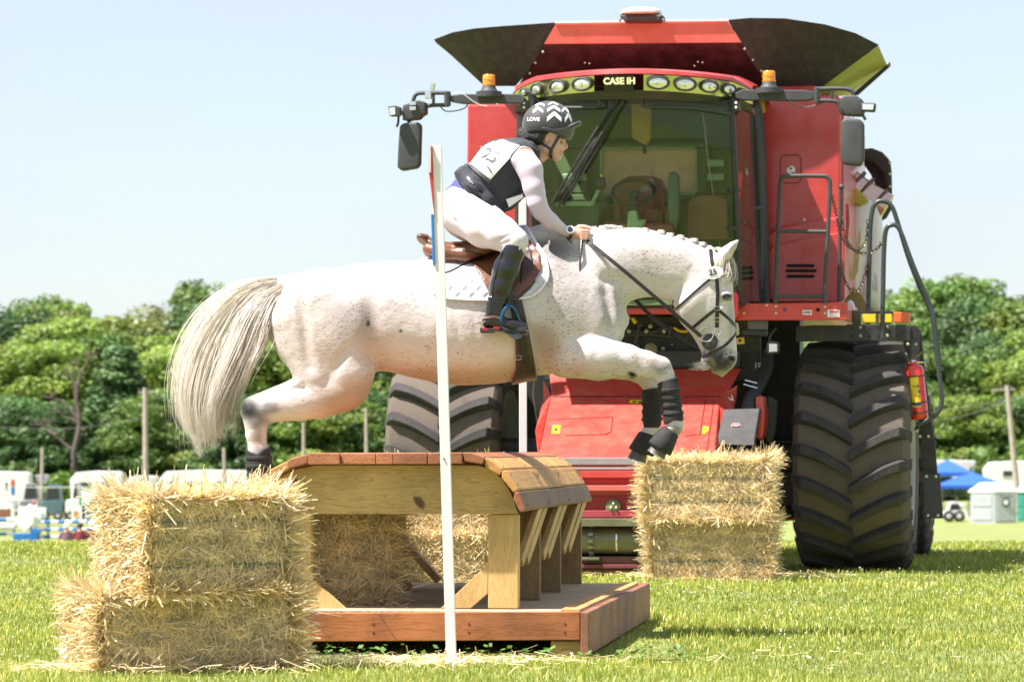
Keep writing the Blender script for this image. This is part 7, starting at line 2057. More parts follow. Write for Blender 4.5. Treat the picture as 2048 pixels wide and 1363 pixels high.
def band(nm, y0, y1, v_off, mat, t0=0, t1=1, parent=rf, th=.03, y1b=None):
    mb = MB(); vs = []; n = 0
    for t in T_:
        if t < t0 - 1e-6 or t > t1 + 1e-6: continue
        x, yt, v = arcx(t), ytop(t), vfr(t) + v_off
        e_ = 6 * max(0, abs(2 * t - 1) - .8) / .2
        a, b = H_(x, yt + y0, v), H_(x, yt + y1 - e_, v + .05)
        vs += [a, b, b + Vector((0, th, 0)), a + Vector((0, th, 0))]; n += 1
    mb.add(vs, [(i * 4 + k, i * 4 + (k + 1) % 4, i * 4 + 4 + (k + 1) % 4, i * 4 + 4 + k) for i in range(n - 1) for k in range(4)] + [(0, 1, 2, 3), (n * 4 - 1, n * 4 - 2, n * 4 - 3, n * 4 - 4)])
    return mb.build(nm, mat, parent, smooth=True)
m_housing = M('lamp_housing_chrome', (.55, .58, .30), rough=.16, metal=.9, var=.05)
hl = band('lamp_housing', 9, 41, .0, m_housing, 0.0, .335); hr = band('lamp_housing', 9, 41, .0, m_housing, .54, 1.0)
mid_ = band('badge_panel', 9, 42, -.004, M('badge_black', (.012, .012, .013), rough=.35), .335, .54)
band('visor_lower', 40, 58, .06, M('visor_black', (.016, .015, .016), rough=.4, coat=.2), 0, 1, rf, .25)
for x, rx in ((1050, .055), (1075, .075), (1117, .088), (1165, .090), (1316, .090), (1370, .090), (1418, .082), (1457, .070), (1484, .05)):
    t = (x - 1030) / 475; v = vfr(t) - .004; y = ytop(t) + 25 - 5 * max(0, abs(2 * t - 1) - .8) / .2
    p = H_(x, y, v + .02); dv = (vfr(t + .01) - vfr(t - .01)) / (.02 * 475 / 252 )
    ax = Vector((dv, -1, -.12)).normalized()
    par = hl if x < 1240 else hr
    lm = MB().lathe(p, ax, [(0, rx * 1.0), (.02, rx * 1.02), (.024, rx * .9), (.01, rx * .8)], 28).build('lamp_rim', c_blkp, cab, smooth=True)
    for v_ in lm.data.vertices: v_.co.z = p.z + (v_.co.z - p.z) * .58
    l2 = MB().lathe(p, ax, [(.008, rx * .88), (.022, rx * .6), (.028, .001)], 24).build('lamp_glass', c_lens, lm, smooth=True)
    for v_ in l2.data.vertices: v_.co.z = p.z + (v_.co.z - p.z) * .58
    l3 = MB().lathe(p, ax, [(.024, rx * .22), (.034, rx * .18), (.036, .001)], 12).build('lamp_bulb', c_chr, lm, smooth=True)
tm = text_mesh('CASE IH', .068, .002, bold=.003); o = link('lettering', tm, M('badge_cream', (.70, .66, .36), rough=.4), mid_); p = H_(1239, 163, -1.83); o.location = p + Vector((0, -.01, 0)); o.rotation_euler = (PI / 2, 0, 0); o.scale = (1.0, 1, 1)
# pillars and frame
def post(nm, a, b, w_, h_=.06, mat=c_blk, parent=cab): return MB().bar(H_(*a), H_(*b), w_, h_, (0, 1, 0)).build(nm, mat, parent, bevel=.006)
WT, WB = -1.36, -1.20     # windshield depth at top and bottom
pipe('front_pillar', [(1462, 200, WT), (1470, 330, -1.34), (1476, 460, -1.30), (1479, 600, WB)], .022, c_blk, cab)
pipe('front_pillar', [(1068, 200, WT), (1064, 330, -1.34), (1066, 460, -1.30), (1074, 600, WB)], .022, c_blk, cab)
pipe('rear_pillar', [(1500, 205, .10), (1516, 240, .12), (1524, 420, .14), (1528, 610, .14)], .05, c_blk, cab, 10)
pipe('rear_pillar', [(1052, 205, .10), (1046, 240, .12), (1042, 420, .14), (1046, 610, .14)], .05, c_blk, cab, 10)
pipe('door_sill', [(1479, 602, WB), (1500, 612, -.6), (1528, 616, .14)], .025, c_blk, cab)
plate('header_beam', [(1050, 182), (1478, 182), (1474, 206), (1060, 206)], -1.34, .1, c_blk, cab)
plate('sill_beam', [(1068, 594), (1480, 594), (1480, 616), (1068, 616)], -1.2, .12, c_blk, cab)
# windshield: curved pane
def pane(nm, mat, x0, x1, y0, y1, bow, vt, vb, parent, nx=14, nyy=8):
    vs = []
    for j in range(nyy + 1):
        s = j / nyy
        for i in range(nx + 1):
            t = i / nx
            v = vt * (1 - s) + vb * s - bow * (1 - (2 * t - 1) ** 2) - .03 * math.sin(PI * s)
            vs.append(H_(x0[0] * (1 - s) + x0[1] * s + t * ((x1[0] - x0[0]) * (1 - s) + (x1[1] - x0[1]) * s), y0 * (1 - s) + y1 * s, v))
    fs = [(j * (nx + 1) + i, j * (nx + 1) + i + 1, (j + 1) * (nx + 1) + i + 1, (j + 1) * (nx + 1) + i) for j in range(nyy) for i in range(nx)]
    return MB().add(vs, fs).build(nm, mat, parent, smooth=True)
pane('windshield', g_front, (1068, 1074), (1462, 1479), 200, 600, .16, WT, WB, cab)
# door glass on the right, going back
a0, a1, b1, b0 = H_(1464, 203, WT), H_(1508, 208, .10), H_(1527, 606, .14), H_(1480, 600, WB)
vs = []
for j in range(9):
    s = j / 8
    for i in range(9):
        t = i / 8; p = a0.lerp(b0, s).lerp(a1.lerp(b1, s), t); vs.append(p + Vector((.03 * math.sin(PI * t), 0, 0)))
MB().add(vs, [(j * 9 + i, j * 9 + i + 1, j * 9 + 10 + i, j * 9 + 9 + i) for j in range(8) for i in range(8)]).build('door_glass', g_side, cab, smooth=True)
a0, a1, b1, b0 = H_(1068, 203, WT), H_(1052, 208, .10), H_(1046, 606, .14), H_(1074, 600, WB)
vs = [a0.lerp(b0, j / 6).lerp(a1.lerp(b1, j / 6), i / 6) for j in range(7) for i in range(7)]
MB().add(vs, [(j * 7 + i, j * 7 + i + 1, j * 7 + 8 + i, j * 7 + 7 + i) for j in range(6) for i in range(6)]).build('door_glass', g_side, cab, smooth=True)
pipe('door_seal', [(1508, 214, .02), (1517, 300, .04), (1521, 420, .05), (1522, 520, .05), (1512, 604, 0)], .035, c_blkp, cab)
MB().bar(H_(1500, 417, -.05), H_(1522, 415, .02), .05, .035).build('door_handle', c_blkp, cab, bevel=.008)
for y in (380, 456): MB().bar(H_(1458, y, -1.36), H_(1480, y, -1.30), .02, .03).build('hinge', c_blk, cab)
pipe('mirror_bracket_plate', [(1470, 205, -1.35), (1480, 208, -1.35)], .04, c_blkp, cab, sp=1)
for y in (206, 215): bolt(1472, y, -1.42, cab, .010, m_w); bolt(1048, y, -1.42, cab, .010, m_w)
plate('mirror_bracket', [(1464, 198), (1480, 200), (1482, 222), (1464, 222)], -1.4, .04, c_blkp, cab)
plate('mirror_bracket', [(1042, 200), (1056, 200), (1056, 222), (1042, 222)], -1.4, .04, c_blkp, cab)
# cab interior
m_int = M('cab_lining', (.12, .19, .09), rough=.8, var=.15); m_intl = M('cab_trim', (.32, .50, .36), rough=.6)  # green cast mirrored in the windshield is put into the cab interior's colours
m_seat = M('seat_leather_brown', (.25, .085, .055), rough=.5, coat=.1)
inn = empty('cab_interior', (0, 0, 0), 0, parent=cab)
BV = .05
def pl(nm, pts, v, t, mat, bevel=.01): return plate(nm, pts, v, t, mat, inn, bevel)
# rear wall as a frame round the rear window
pl('rear_wall', [(1060, 190), (1500, 190), (1500, 296), (1060, 296)], BV, .05, m_int); pl('rear_wall', [(1060, 388), (1500, 388), (1500, 610), (1060, 610)], BV, .05, m_int)
pl('rear_wall', [(1060, 297), (1204, 297), (1204, 387), (1060, 387)], BV, .05, m_int); pl('rear_wall', [(1391, 297), (1500, 297), (1500, 387), (1391, 387)], BV, .05, m_int)
pl('rear_window', [(1200, 294), (1394, 294), (1394, 390), (1200, 390)], BV + .06, .02, M('tank_window_pink', (.95, .60, .52), rough=.4, var=.15), 0)
outline_rect(1202, 296, 1392, 388, BV - .005, inn, m_intl, .012, 5); outline_rect(1176, 282, 1418, 402, BV - .005, inn, M('lining_dark', (.05, .08, .045), rough=.7), .02, 12)
MB().box((H_(1275, 400, -.6).x, -.6, pz(612, -.6)), (1.6, 1.5, .04)).build('cab_floor', m_int, inn)
MB().box((H_(1275, 400, -.6).x, -.6, pz(196, -.6)), (1.6, 1.4, .04)).build('headliner', m_int, inn)
pl('headliner_console', [(1262, 200), (1302, 200), (1300, 276), (1290, 290), (1264, 276)], -.7, .1, M('console_tan', (.40, .27, .11), rough=.6))
MB().prism([H_(x, y, -.55) for x, y in ((1268, 276), (1292, 276), (1292, 305), (1286, 308), (1284, 290), (1268, 284))], (0, .05, 0)).build('dome_lamp', c_blk, inn, bevel=.008)
def cushion(nm, pts, v, t, mat, bev=.04): return MB().prism([H_(x, y, v) for x, y in pts], (0, t, 0)).build(nm, mat, inn, bevel=bev, seg=4, smooth=True)
st_ = cushion('seat_back', [(1222, 470), (1228, 380), (1240, 360), (1258, 352), (1300, 351), (1322, 358), (1332, 380), (1340, 470)], -.35, .16, m_seat)
cushion('seat_bolster', [(1216, 470), (1222, 410), (1240, 396), (1246, 470)], -.42, .12, m_seat); cushion('seat_bolster', [(1316, 470), (1318, 396), (1334, 410), (1342, 470)], -.42, .12, m_seat)
cushion('seat_cushion', [(1205, 440), (1345, 444), (1345, 490), (1205, 486)], -.75, .4, m_seat)
cushion('instructor_seat', [(1374, 480), (1376, 406), (1386, 394), (1400, 390), (1440, 390), (1452, 400), (1455, 480)], -.30, .12, M('seat_leather_tan', (.32, .16, .09), rough=.55))
cushion('armrest_console', [(1334, 420), (1336, 350), (1342, 343), (1352, 343), (1357, 352), (1358, 430), (1352, 460), (1338, 460)], -.65, .1, M('console_green_black', (.05, .10, .07), rough=.35, coat=.4), .02)
sw = MB(); c_ = H_(1267, 383, -.85); sw.tube([c_ + Vector((math.cos(t) * .168, -.10 * math.sin(t) * -1, math.sin(t) * .098)) for t in np.linspace(0, 2 * PI, 29)[:-1]], .014, 8, closed=True)
swo = sw.build('steering_wheel', c_blkp, inn, smooth=True)
for dx, dz in ((-.14, .03), (.14, .03), (0, -.09)): MB().bar(c_ + Vector((0, 0, -.02)), c_ + Vector((dx, -.02, dz)), .02, .03).build('spoke', c_blkp, swo)
MB().ball(c_ + Vector((0, 0, -.02)), .035, 12, (1.2, .8, .8)).build('hub', c_blkp, swo, smooth=True)
MB().cone(c_ + Vector((0, .02, -.04)), H_(1264, 425, -.8), .03, .04, 12).build('steering_column', c_blkp, inn, smooth=True)
cushion('column_shroud', [(1256, 422), (1272, 420), (1275, 440), (1290, 438), (1284, 455), (1278, 470), (1252, 468)], -.95, .12, m_intl, .012)
MB().ball(H_(1200, 366, -.8), .055, 14, (.9, .7, 1.1)).build('lever_knob', c_blkp, inn, smooth=True)
pipe('lever_stem', [(1198, 378, -.8), (1190, 395, -.8), (1182, 410, -.8)], .015, m_intl, inn)
plate('lever_button', [(1200, 349), (1205, 349), (1205, 354), (1200, 354)], -.86, .01, c_yel, inn, 0)
pl('side_console', [(1098, 400), (1190, 398), (1200, 412), (1196, 460), (1098, 460)], -.7, .4, M('console_dark', (.07, .11, .075), rough=.6), .02)
pl('console_top', [(1110, 402), (1190, 402), (1186, 412), (1110, 412)], -.74, .3, m_intl)
for y0 in (330, 358): pl('door_trim_strip', [(1414, y0 - 11), (1447, y0 - 11), (1447, y0 + 3), (1414, y0 + 3)], -.1, .03, m_intl)
pl('door_trim_strip', [(1124, 347), (1172, 347), (1172, 361), (1124, 361)], -.1, .03, m_intl)
pipe('blind_edge', [(1405, 225, -.2), (1410, 260, -.2), (1416, 320, -.2), (1425, 380, -.2), (1430, 440, -.2), (1442, 500, -.2)], .005, c_grey, inn, 6)
# wipers and bars over the glass
for a, b in (((1238, 190, -1.60), (1104, 405, -1.42)), ((1252, 190, -1.60), (1118, 410, -1.42))):
    w = pipe('wiper_arm', [a, ((a[0] * .55 + b[0] * .45) - 2, (a[1] * .55 + b[1] * .45), -1.60), b], .012, c_blk, cab, 6)
    a2, b2 = H_(*a), H_(*b); MB().bar(a2.lerp(b2, .12), a2.lerp(b2, .42), .028, .02).build('wiper_spring', c_blkp, w)
    MB().bar(a2.lerp(b2, .35) + Vector((.03, -.02, 0)), b2 + Vector((.03, 0, 0)), .008, .022).build('wiper_blade', c_blk, w)
pipe('grab_bar', [(1198, 188, -1.62), (1198, 213, -1.62), (1190, 215, -1.62), (1130, 215, -1.58)], .010, c_blkp, cab, 8, sp=1)
pipe('grab_bar', [(1284, 188, -1.62), (1284, 213, -1.62), (1292, 213, -1.62), (1380, 215, -1.55), (1435, 222, -1.48), (1462, 228, -1.42)], .012, c_blkp, cab, 8, sp=1)

# ---- mirror arms
def arm(side):
    g = empty('mirror_arm', (0, 0, 0), 0, parent=harv)
    V = -1.45
    if side > 0:
        plate('arm_beam', [(1470, 186), (1485, 179), (1520, 180), (1612, 180), (1628, 184), (1628, 197), (1612, 201), (1486, 200), (1472, 196)], V, .09, c_blkp, g, .006)
        bc = 1538; yb = 176
        pipe('mirror_tube', [(1630, 178, V), (1680, 177, V), (1700, 180, V), (1706, 186, V), (1707, 196, V)], .016, c_blkp, g)
        pipe('mirror_tube', [(1630, 201, V), (1668, 202, V), (1678, 208, V), (1682, 222, V), (1690, 228, V), (1722, 228, V)], .016, c_blkp, g)
        pipe('tube_brace', [(1663, 178, V), (1663, 201, V)], .012, c_blkp, g, sp=1)
        pipe('hinge_post', [(1634, 176, V), (1634, 204, V)], .024, c_blkp, g, sp=1)
        cushion2 = lambda nm, pts, v, t, bev: MB().prism([H_(x, y, v) for x, y in pts], (0, t, 0)).build(nm, c_blkp, g, bevel=bev, seg=4, smooth=True)
        cushion2('upper_mirror', [(1680, 196), (1688, 190), (1712, 190), (1726, 200), (1730, 222), (1722, 232), (1690, 230), (1680, 218)], V - .12, .12, .04)
        cushion2('lower_mirror', [(1682, 242), (1690, 236), (1720, 238), (1728, 246), (1728, 318), (1722, 332), (1686, 328), (1681, 316)], V - .12, .10, .03)
        pipe('mirror_stem', [(1704, 196, V - .05), (1704, 240, V - .05)], .012, c_chr, g, sp=1)
        wl = plate('work_light', [(1722, 205), (1752, 206), (1750, 224), (1722, 222)], V - .2, .07, c_blkp, g, .012)
        plate('lamp_glass', [(1725, 208), (1748, 209), (1746, 220), (1725, 219)], V - .205, .01, c_lens, wl, .003)
        pipe('cable', [(1572, 202, V), (1600, 212, V), (1612, 215, V), (1632, 210, V), (1645, 204, V)], .005, c_blk, g, 5)
        pipe('cable_tail', [(1724, 228, V - .1), (1731, 240, V - .1)], .012, c_blk, g, 5, sp=1)
    else:
        plate('arm_beam', [(900, 191), (925, 188), (1040, 188), (1050, 196), (1046, 206), (925, 207), (900, 203)], V, .09, c_blkp, g, .006)
        bc = 978; yb = 183
        pipe('mirror_tube', [(898, 186, V), (850, 186, V), (834, 188, V), (828, 196, V), (826, 206, V)], .016, c_blkp, g)
        pipe('mirror_tube', [(898, 210, V), (862, 211, V), (852, 216, V), (844, 232, V), (836, 237, V), (806, 237, V)], .016, c_blkp, g)
        pipe('tube_brace', [(867, 187, V), (867, 210, V)], .012, c_blkp, g, sp=1)
        pipe('hinge_post', [(895, 184, V), (895, 212, V)], .026, c_blkp, g, sp=1)
        MB().prism([H_(x, y, V - .12) for x, y in ((806, 210), (818, 206), (836, 200), (850, 204), (850, 226), (836, 234), (818, 240), (806, 240), (803, 225))], (0, .14, 0)).build('upper_mirror', c_blkp, g, bevel=.03, seg=4, smooth=True)
        for x, y in ((826, 207), (826, 217)): MB().box(H_(x, y, V - .14), (.05, .03, .03)).build('clamp', c_chr, g, bevel=.004)
        MB().prism([H_(x, y, V - .12) for x, y in ((799, 252), (806, 246), (836, 244), (841, 250), (839, 328), (833, 336), (802, 341), (794, 334), (796, 290))], (0, .10, 0)).build('lower_mirror', c_blkp, g, bevel=.03, seg=4, smooth=True)
        pipe('mirror_stem', [(818, 237, V - .05), (818, 250, V - .05)], .014, c_blkp, g, sp=1)
        wl = plate('work_light', [(776, 213), (790, 211), (800, 214), (800, 230), (792, 232), (779, 232)], V - .2, .08, c_blkp, g, .010)
        plate('lamp_glass', [(778, 216), (790, 214), (791, 229), (780, 231)], V - .206, .01, c_lens, wl, .003)
        pipe('cable', [(880, 212, V), (890, 222, V), (910, 222, V), (930, 216, V), (936, 206, V)], .005, c_blk, g, 5)
        pipe('cable', [(905, 188, V - .1), (922, 186, V - .1), (950, 205, V - .1), (970, 212, V - .1), (995, 208, V - .1)], .004, c_grey, g, 5)
        cmb = MB().box(H_(857, 190, V - .05), (.05, .05, .06)).build('camera_mount', c_chr, g, bevel=.006)
        pipe('camera', [(864, 180, V - .05), (867, 167, V - .05)], .018, c_chr, cmb, sp=1)
        pipe('cable_tail', [(797, 232, V - .1), (796, 246, V - .1), (793, 254, V - .1)], .010, c_blk, g, 5)
    p = H_(bc, yb + 11, V - .03)
    bm_ = MB().lathe(p, (0, 0, 1), [(0, .10), (.04, .10), (.045, .07), (.065, .055), (.09, .05)], 24).build('beacon_base', c_blkp, g, smooth=True)
    MB().lathe(p + Vector((0, 0, .085)), (0, 0, 1), [(0, .050), (.012, .052), (.014, .048), (.045, .048), (.047, .051), (.05, .048), (.078, .047), (.086, .040), (.088, .002)], 28).build('beacon_lens', c_amb, bm_, smooth=True)
    return g
arm(1); arm(-1)

# ---- deck, railings, chains
deck = plate('deck_fascia', [(1462, 607), (1640, 605), (1685, 603), (1685, 640), (1465, 640)], -1.0, .04, M('fascia_red', (.56, .045, .03), rough=.45, coat=.2, var=.05, dirt=.2, dirt_col=(.5, .25, .2)), harv, .006)
dz = pz(606, -1.0)
MB().box((H_(1575, 606, -.3).x, -.32, dz - .02), (.86, 1.28, .03)).build('deck_plate', c_blk, harv)
p = H_(1685, 604, -1.0); q = H_(1685, 640, -1.0)
MB().prism([p, (p.x, .2, p.z), (p.x, .2, q.z), q], (.04, 0, 0)).build('deck_side', c_redd, harv, bevel=.005)
plate('lower_cab_rail', [(1060, 611), (1466, 611), (1466, 628), (1060, 628)], -1.15, .08, c_red, harv, .008)
plate('red_corner_lamp', [(1462, 588), (1472, 581), (1477, 592), (1476, 632), (1468, 642), (1460, 636)], -1.25, .12, M('bright_red', (.65, .01, .015), rough=.25, coat=.6), harv, .012)
for x, y in ((1488, 626), (1534, 610), (1552, 612), (1552, 626), (1650, 613), (1650, 626)): bolt(x, y, -1.0, deck, .010)
MB().lathe(H_(1570, 619, -1.0), (0, -1, 0), [(0, .014), (.006, .012)], 12).build('blue_button', M('navy_cap', (.06, .05, .16), rough=.5), deck)
MB().lathe(H_(1636, 619, -1.0), (0, -1, 0), [(0, .016), (.002, .016)], 12).build('hole', M('vent_black', (.006, .005, .006), rough=.9), deck)
dcl = plate('white_decal', [(1605, 620), (1624, 620), (1624, 629), (1605, 629)], -1.004, .002, m_w, deck, 0)
d2_ = plate('white_decal', [(1655, 619), (1679, 619), (1679, 634), (1655, 634)], -1.004, .002, m_w, deck, 0)
plate('red_print', [(1659, 621), (1676, 621), (1676, 625), (1659, 625)], -1.007, .002, c_red, d2_, 0)
for y in (627, 630): plate('grey_print', [(1658, y), (1676, y), (1676, y + 1.2), (1658, y + 1.2)], -1.007, .002, c_grey, d2_, 0)
tm = text_mesh('EQUIPMENT', .018, .0003, bold=.0008); o = link('lettering', tm, c_blk, dcl); o.location = H_(1614.5, 624.5, -1.0075); o.rotation_euler = (PI / 2, 0, 0); o.scale = (.62, 1, 1)
V = -1.02
rl = pipe('guard_rail', [(1551, 606, V), (1553, 540, V), (1558, 420, V), (1561, 366, V), (1566, 355, V), (1576, 352, V), (1645, 352, V), (1656, 356, V), (1660, 370, V), (1657, 440, V), (1652, 540, V), (1649, 606, V)], .017, c_blkp, harv, 10)
pipe('rail_crossbar', [(1558, 462, V), (1655, 463, V)], .015, c_blkp, rl, sp=1); pipe('rail_crossbar', [(1553, 592, V), (1650, 592, V)], .015, c_blkp, rl, sp=1)
bs_ = pipe('rail_post', [(1681, 376, -.6), (1680, 480, -.6), (1678, 605, -.6)], .015, c_blkp, harv, 10, sp=1)
MB().ball(H_(1683, 374, -.6), .024, 12).build('ball_knob', c_blkp, bs_, smooth=True)
VL = -.55
ld = pipe('stair_rail', [(1736, 648, VL), (1738, 560, VL), (1740, 470, VL), (1744, 425, VL), (1752, 406, VL), (1768, 402, VL), (1783, 412, VL), (1794, 440, VL), (1822, 530, VL), (1856, 610, VL), (1866, 640, VL), (1876, 730, VL), (1883, 790, VL), (1882, 812, VL), (1868, 832, VL), (1834, 850, VL)], .019, M('rail_green_black', (.03, .042, .042), rough=.45, coat=.2), harv, 10)
pipe('stair_rail', [(1765, 676, VL - .15), (1766, 600, VL - .15), (1768, 500, VL - .15), (1772, 460, VL - .15), (1782, 450, VL - .15), (1794, 452, VL - .15), (1804, 470, VL - .15), (1826, 530, VL - .15), (1858, 606, VL - .12), (1868, 640, VL - .12), (1878, 720, VL - .1)], .019, MATS['rail_green_black'], harv, 10)
def chain(pts, nm):
    ps = spline([H_(*p) for p in pts], 12); L_ = [0]
    for i in range(1, len(ps)): L_.append(L_[-1] + (ps[i] - ps[i - 1]).length)
    n = int(L_[-1] / .030); par = None
    par = empty('chain', (0, 0, 0), 0, parent=harv); base_ = None
    for k in range(n):
        s = (k + .5) * L_[-1] / n; i = next(j for j in range(1, len(ps)) if L_[j] >= s); f = (s - L_[i - 1]) / (L_[i] - L_[i - 1])
        c = ps[i - 1].lerp(ps[i], f); d = (ps[i] - ps[i - 1]).normalized()
        if base_ is None:
            o = MB().tube([(math.cos(t) * .020, math.sin(t) * .010, 0) for t in np.linspace(0, 2 * PI, 11)[:-1]], .0042, 5, closed=True).build('link', M('chain_brass', (.12, .10, .075), rough=.4, metal=.8), par, smooth=True); base_ = o
        else:
            o = base_.copy(); COL.objects.link(o); o.parent = par
        z = Vector((0, -1, 0)); x = d; y = z.cross(x).normalized(); z = x.cross(y)
        Mx = Matrix((x, y, z)).transposed()
        if k % 2: Mx = Mx @ Matrix.Rotation(PI / 2.4, 3, 'X')
        o.location = c; o.rotation_euler = Mx.to_euler()
chain([(1660, 376, V), (1672, 425, -.9), (1682, 470, -.8), (1700, 495, -.7), (1718, 498, -.6), (1732, 480, VL), (1736, 440, VL)], 'a')
chain([(1682, 384, -.6), (1684, 440, -.6), (1694, 480, -.6), (1712, 502, -.6), (1735, 506, -.6), (1755, 496, -.6), (1764, 484, -.65)], 'b')
chain([(1681, 440, -.6), (1680, 520, -.6), (1690, 560, -.6), (1704, 582, -.6), (1718, 578, -.6), (1730, 550, -.58), (1735, 525, -.58)], 'c')
# cross member, marker lights, fender plate
cm = plate('cross_member', [(1592, 652), (1625, 650), (1693, 650), (1694, 648), (1818, 649), (1818, 680), (1694, 682), (1592, 682)], -.62, .12, c_blk, harv, .006)
for x in (1721, 1775, 1721, 1775):
    for y in (654, 671): bolt(x, y, -.62, cm, .013)
for x in (1704, 1739, 1757, 1792):
    for y in (656, 672): MB().lathe(H_(x, y, -.62), (0, -1, 0), [(0, .009), (.0015, .009)], 8).build('hole', MATS['vent_black'], cm)
yl = plate('yellow_marker', [(1724, 627), (1784, 627), (1784, 645), (1724, 645)], -.6, .08, c_yel, harv, .006)
plate('marker_rim', [(1722, 622), (1786, 622), (1786, 627), (1722, 627)], -.6, .09, c_blk, yl, 0); 
plate('marker_rim', [(1751, 628), (1757, 628), (1757, 644), (1751, 644)], -.605, .004, c_blkp, yl, 0)
ol = plate('orange_reflector', [(1787, 624), (1820, 624), (1820, 645), (1787, 645)], -.6, .06, c_ambd, harv, .008)
plate('small_bracket', [(1706, 620), (1722, 620), (1722, 648), (1706, 648)], -.4, .1, c_oli, harv, .005)
MB().ball(H_(1700, 616, -.3), .05, 12, (.8, 1, 1.3)).build('white_float', m_wrap, harv, smooth=True)
fp_ = plate('fender_plate', [(1818, 650), (1832, 650), (1842, 662), (1850, 740), (1862, 838), (1870, 880), (1882, 1034), (1850, 1034), (1848, 960), (1838, 850), (1826, 740), (1805, 683)], -.30, .03, c_blk, harv, .004)
plate('fender_flap', [(1846, 946), (1880, 946), (1886, 1036), (1850, 1036)], -.33, .02, c_blkp, fp_, .003)
for x, y in ((1853, 952), (1872, 952), (1856, 1030), (1876, 1030), (1840, 872), (1857, 872), (1816, 688), (1832, 688), (1834, 861), (1838, 854)): bolt(x, y, -.34, fp_, .012)
for x, y in ((1854, 722), (1864, 800), (1876, 872)): MB().box(H_(x, y, -.25), (.03, .02, .03)).build('clip', c_grey, fp_)
plate('rail_bracket', [(1826, 860), (1834, 848), (1850, 846), (1852, 852)], -.36, .02, c_blk, fp_, .003)

# ---- feeder house
W0 = 1258
def fq(nm, pts, t, mat, par=harv, bevel=.01): return quadplate(nm, pts, t, mat, par, bevel)
FT, FM, FB = -.70, -1.0, -1.9   # depth at the hood, at the crease and at the mouth
fh = fq('feeder_top', [(1098, 740, FT), (1482, 736, FT), (1452, 792, FM), (1102, 792, FM)], .05, c_redd)
fl_ = fq('feeder_slope', [(1102, 790, FM), (1440, 790, FM), (1428, 914, FB), (1076, 914, FB)], .05, c_redd)
fq('feeder_cheek', [(1440, 790, FM), (1474, 770, FM + .1), (1472, 800, FM + .1), (1440, 908, FB + .2), (1428, 914, FB)], .05, c_redd)
fq('feeder_cheek', [(1086, 760, FM + .1), (1102, 790, FM), (1076, 914, FB), (1070, 860, FB + .3), (1086, 800, FM + .1)], .05, c_redd)
def line_on_slope(pts, mat=m_seam, r=.004, par=fl_):
    q = []
    for x, y in pts:
        s = (y - 790) / 124; q.append(H_(x, y, FM + (FB - FM) * s - .012))
    MB().tube(q, r, 5).build('panel_seam', mat, par)
line_on_slope([(1110, 838), (1225, 833)]); line_on_slope([(1225, 833), (1222, 862), (1212, 868), (1130, 870)]); line_on_slope([(1410, 800), (1400, 868), (1370, 872)]); line_on_slope([(1105, 792), (1440, 792)], r=.005); line_on_slope([(1428, 796), (1412, 912)], r=.003)
def slope_decal(pts, nm='yellow_decal', mat=c_yel, par=fl_, off=.014):
    q = [H_(x, y, FM + (FB - FM) * (y - 790) / 124 - off) for x, y in pts]; return MB().prism(q, (0, .002, 0)).build(nm, mat, par)
slope_decal([(1260, 799), (1290, 800), (1289, 807), (1259, 805)]); slope_decal([(1105, 850), (1121, 850), (1119, 866), (1103, 866)]); slope_decal([(1406, 851), (1418, 853), (1416, 861), (1408, 867), (1404, 866)])
slope_decal([(1265, 801), (1272, 801), (1272, 804), (1265, 804)], 'decal_print', c_blk, off=.018); slope_decal([(1276, 802), (1285, 802), (1285, 805), (1276, 805)], 'decal_print', c_blk, off=.018)
slope_decal([(1109, 855), (1115, 855), (1115, 861), (1109, 861)], 'decal_print', c_blk, off=.018); slope_decal([(1409, 855), (1412, 855), (1412, 860), (1409, 860)], 'decal_print', c_blk, off=.018)
for pts in (((1453, 789), (1456, 800)), ((1455, 803), (1463, 797)), ((1463, 790), (1466, 798)), ((1457, 795), (1468, 801))):
    pipe('decal_arrow', [(pts[0][0], pts[0][1], FM + .05), (pts[1][0], pts[1][1], FM + .05)], .005, m_w, fh, 4, sp=1)
mouth = plate('feeder_mouth', [(1074, 914), (1430, 914), (1432, 1040), (1072, 1040)], FB, .35, c_redd, harv, .006)
def bar(nm, y0, y1, dv, mat, x0=1076, x1=1430, par=mouth, bev=.004): return plate(nm, [(x0, y0), (x1, y0), (x1, y1), (x0, y1)], FB - dv, dv * .98, mat, par, bev)
bar('grey_strip', 915, 929, .02, M('strip_grey', (.27, .25, .25), rough=.5)); bar('grey_strip', 934, 939, .02, MATS['strip_grey'])
bar('red_rib', 941, 955, .05, c_red); bar('red_groove', 956, 969, .005, M('deep_red', (.42, .008, .012), rough=.4)); bar('red_lip', 970, 981, .07, M('pinkish_red', (.55, .12, .10), rough=.45))
bar('red_plate', 990, 1020, .01, M('dark_red_plate', (.26, .012, .02), rough=.5)); bar('red_flange', 1020, 1034, .04, M('flange_red', (.34, .04, .06), rough=.5))
bar('steel_bar', 1036, 1052, .06, c_oli)
dsk = MB().lathe(H_(1227, 1013, FB - .012), (0, -1, 0), [(0, .060), (.02, .060), (.026, .054), (.03, .020), (.032, .001)], 28).build('round_cover', M('cover_green', (.14, .15, .07), rough=.5, var=.15), mouth, smooth=True)
for a in (0.5, 2.6, 4.7): bolt(1227 + 6 * math.cos(a), 1012 + 6 * math.sin(a) * .9, FB - .045, dsk, .010)
bolt(1166, 1012, FB - .02, mouth, .01)
uL_, uR_ = H_(1080, 1080, FB + .1).x, H_(1430, 1080, FB + .1).x
zc = H_(1200, 1080, FB + .1).z
MB().cone((uL_, FB + .1, zc), (uR_, FB + .1, zc), .105, .105, 28).build('feeder_drum', c_oli, harv, smooth=True)
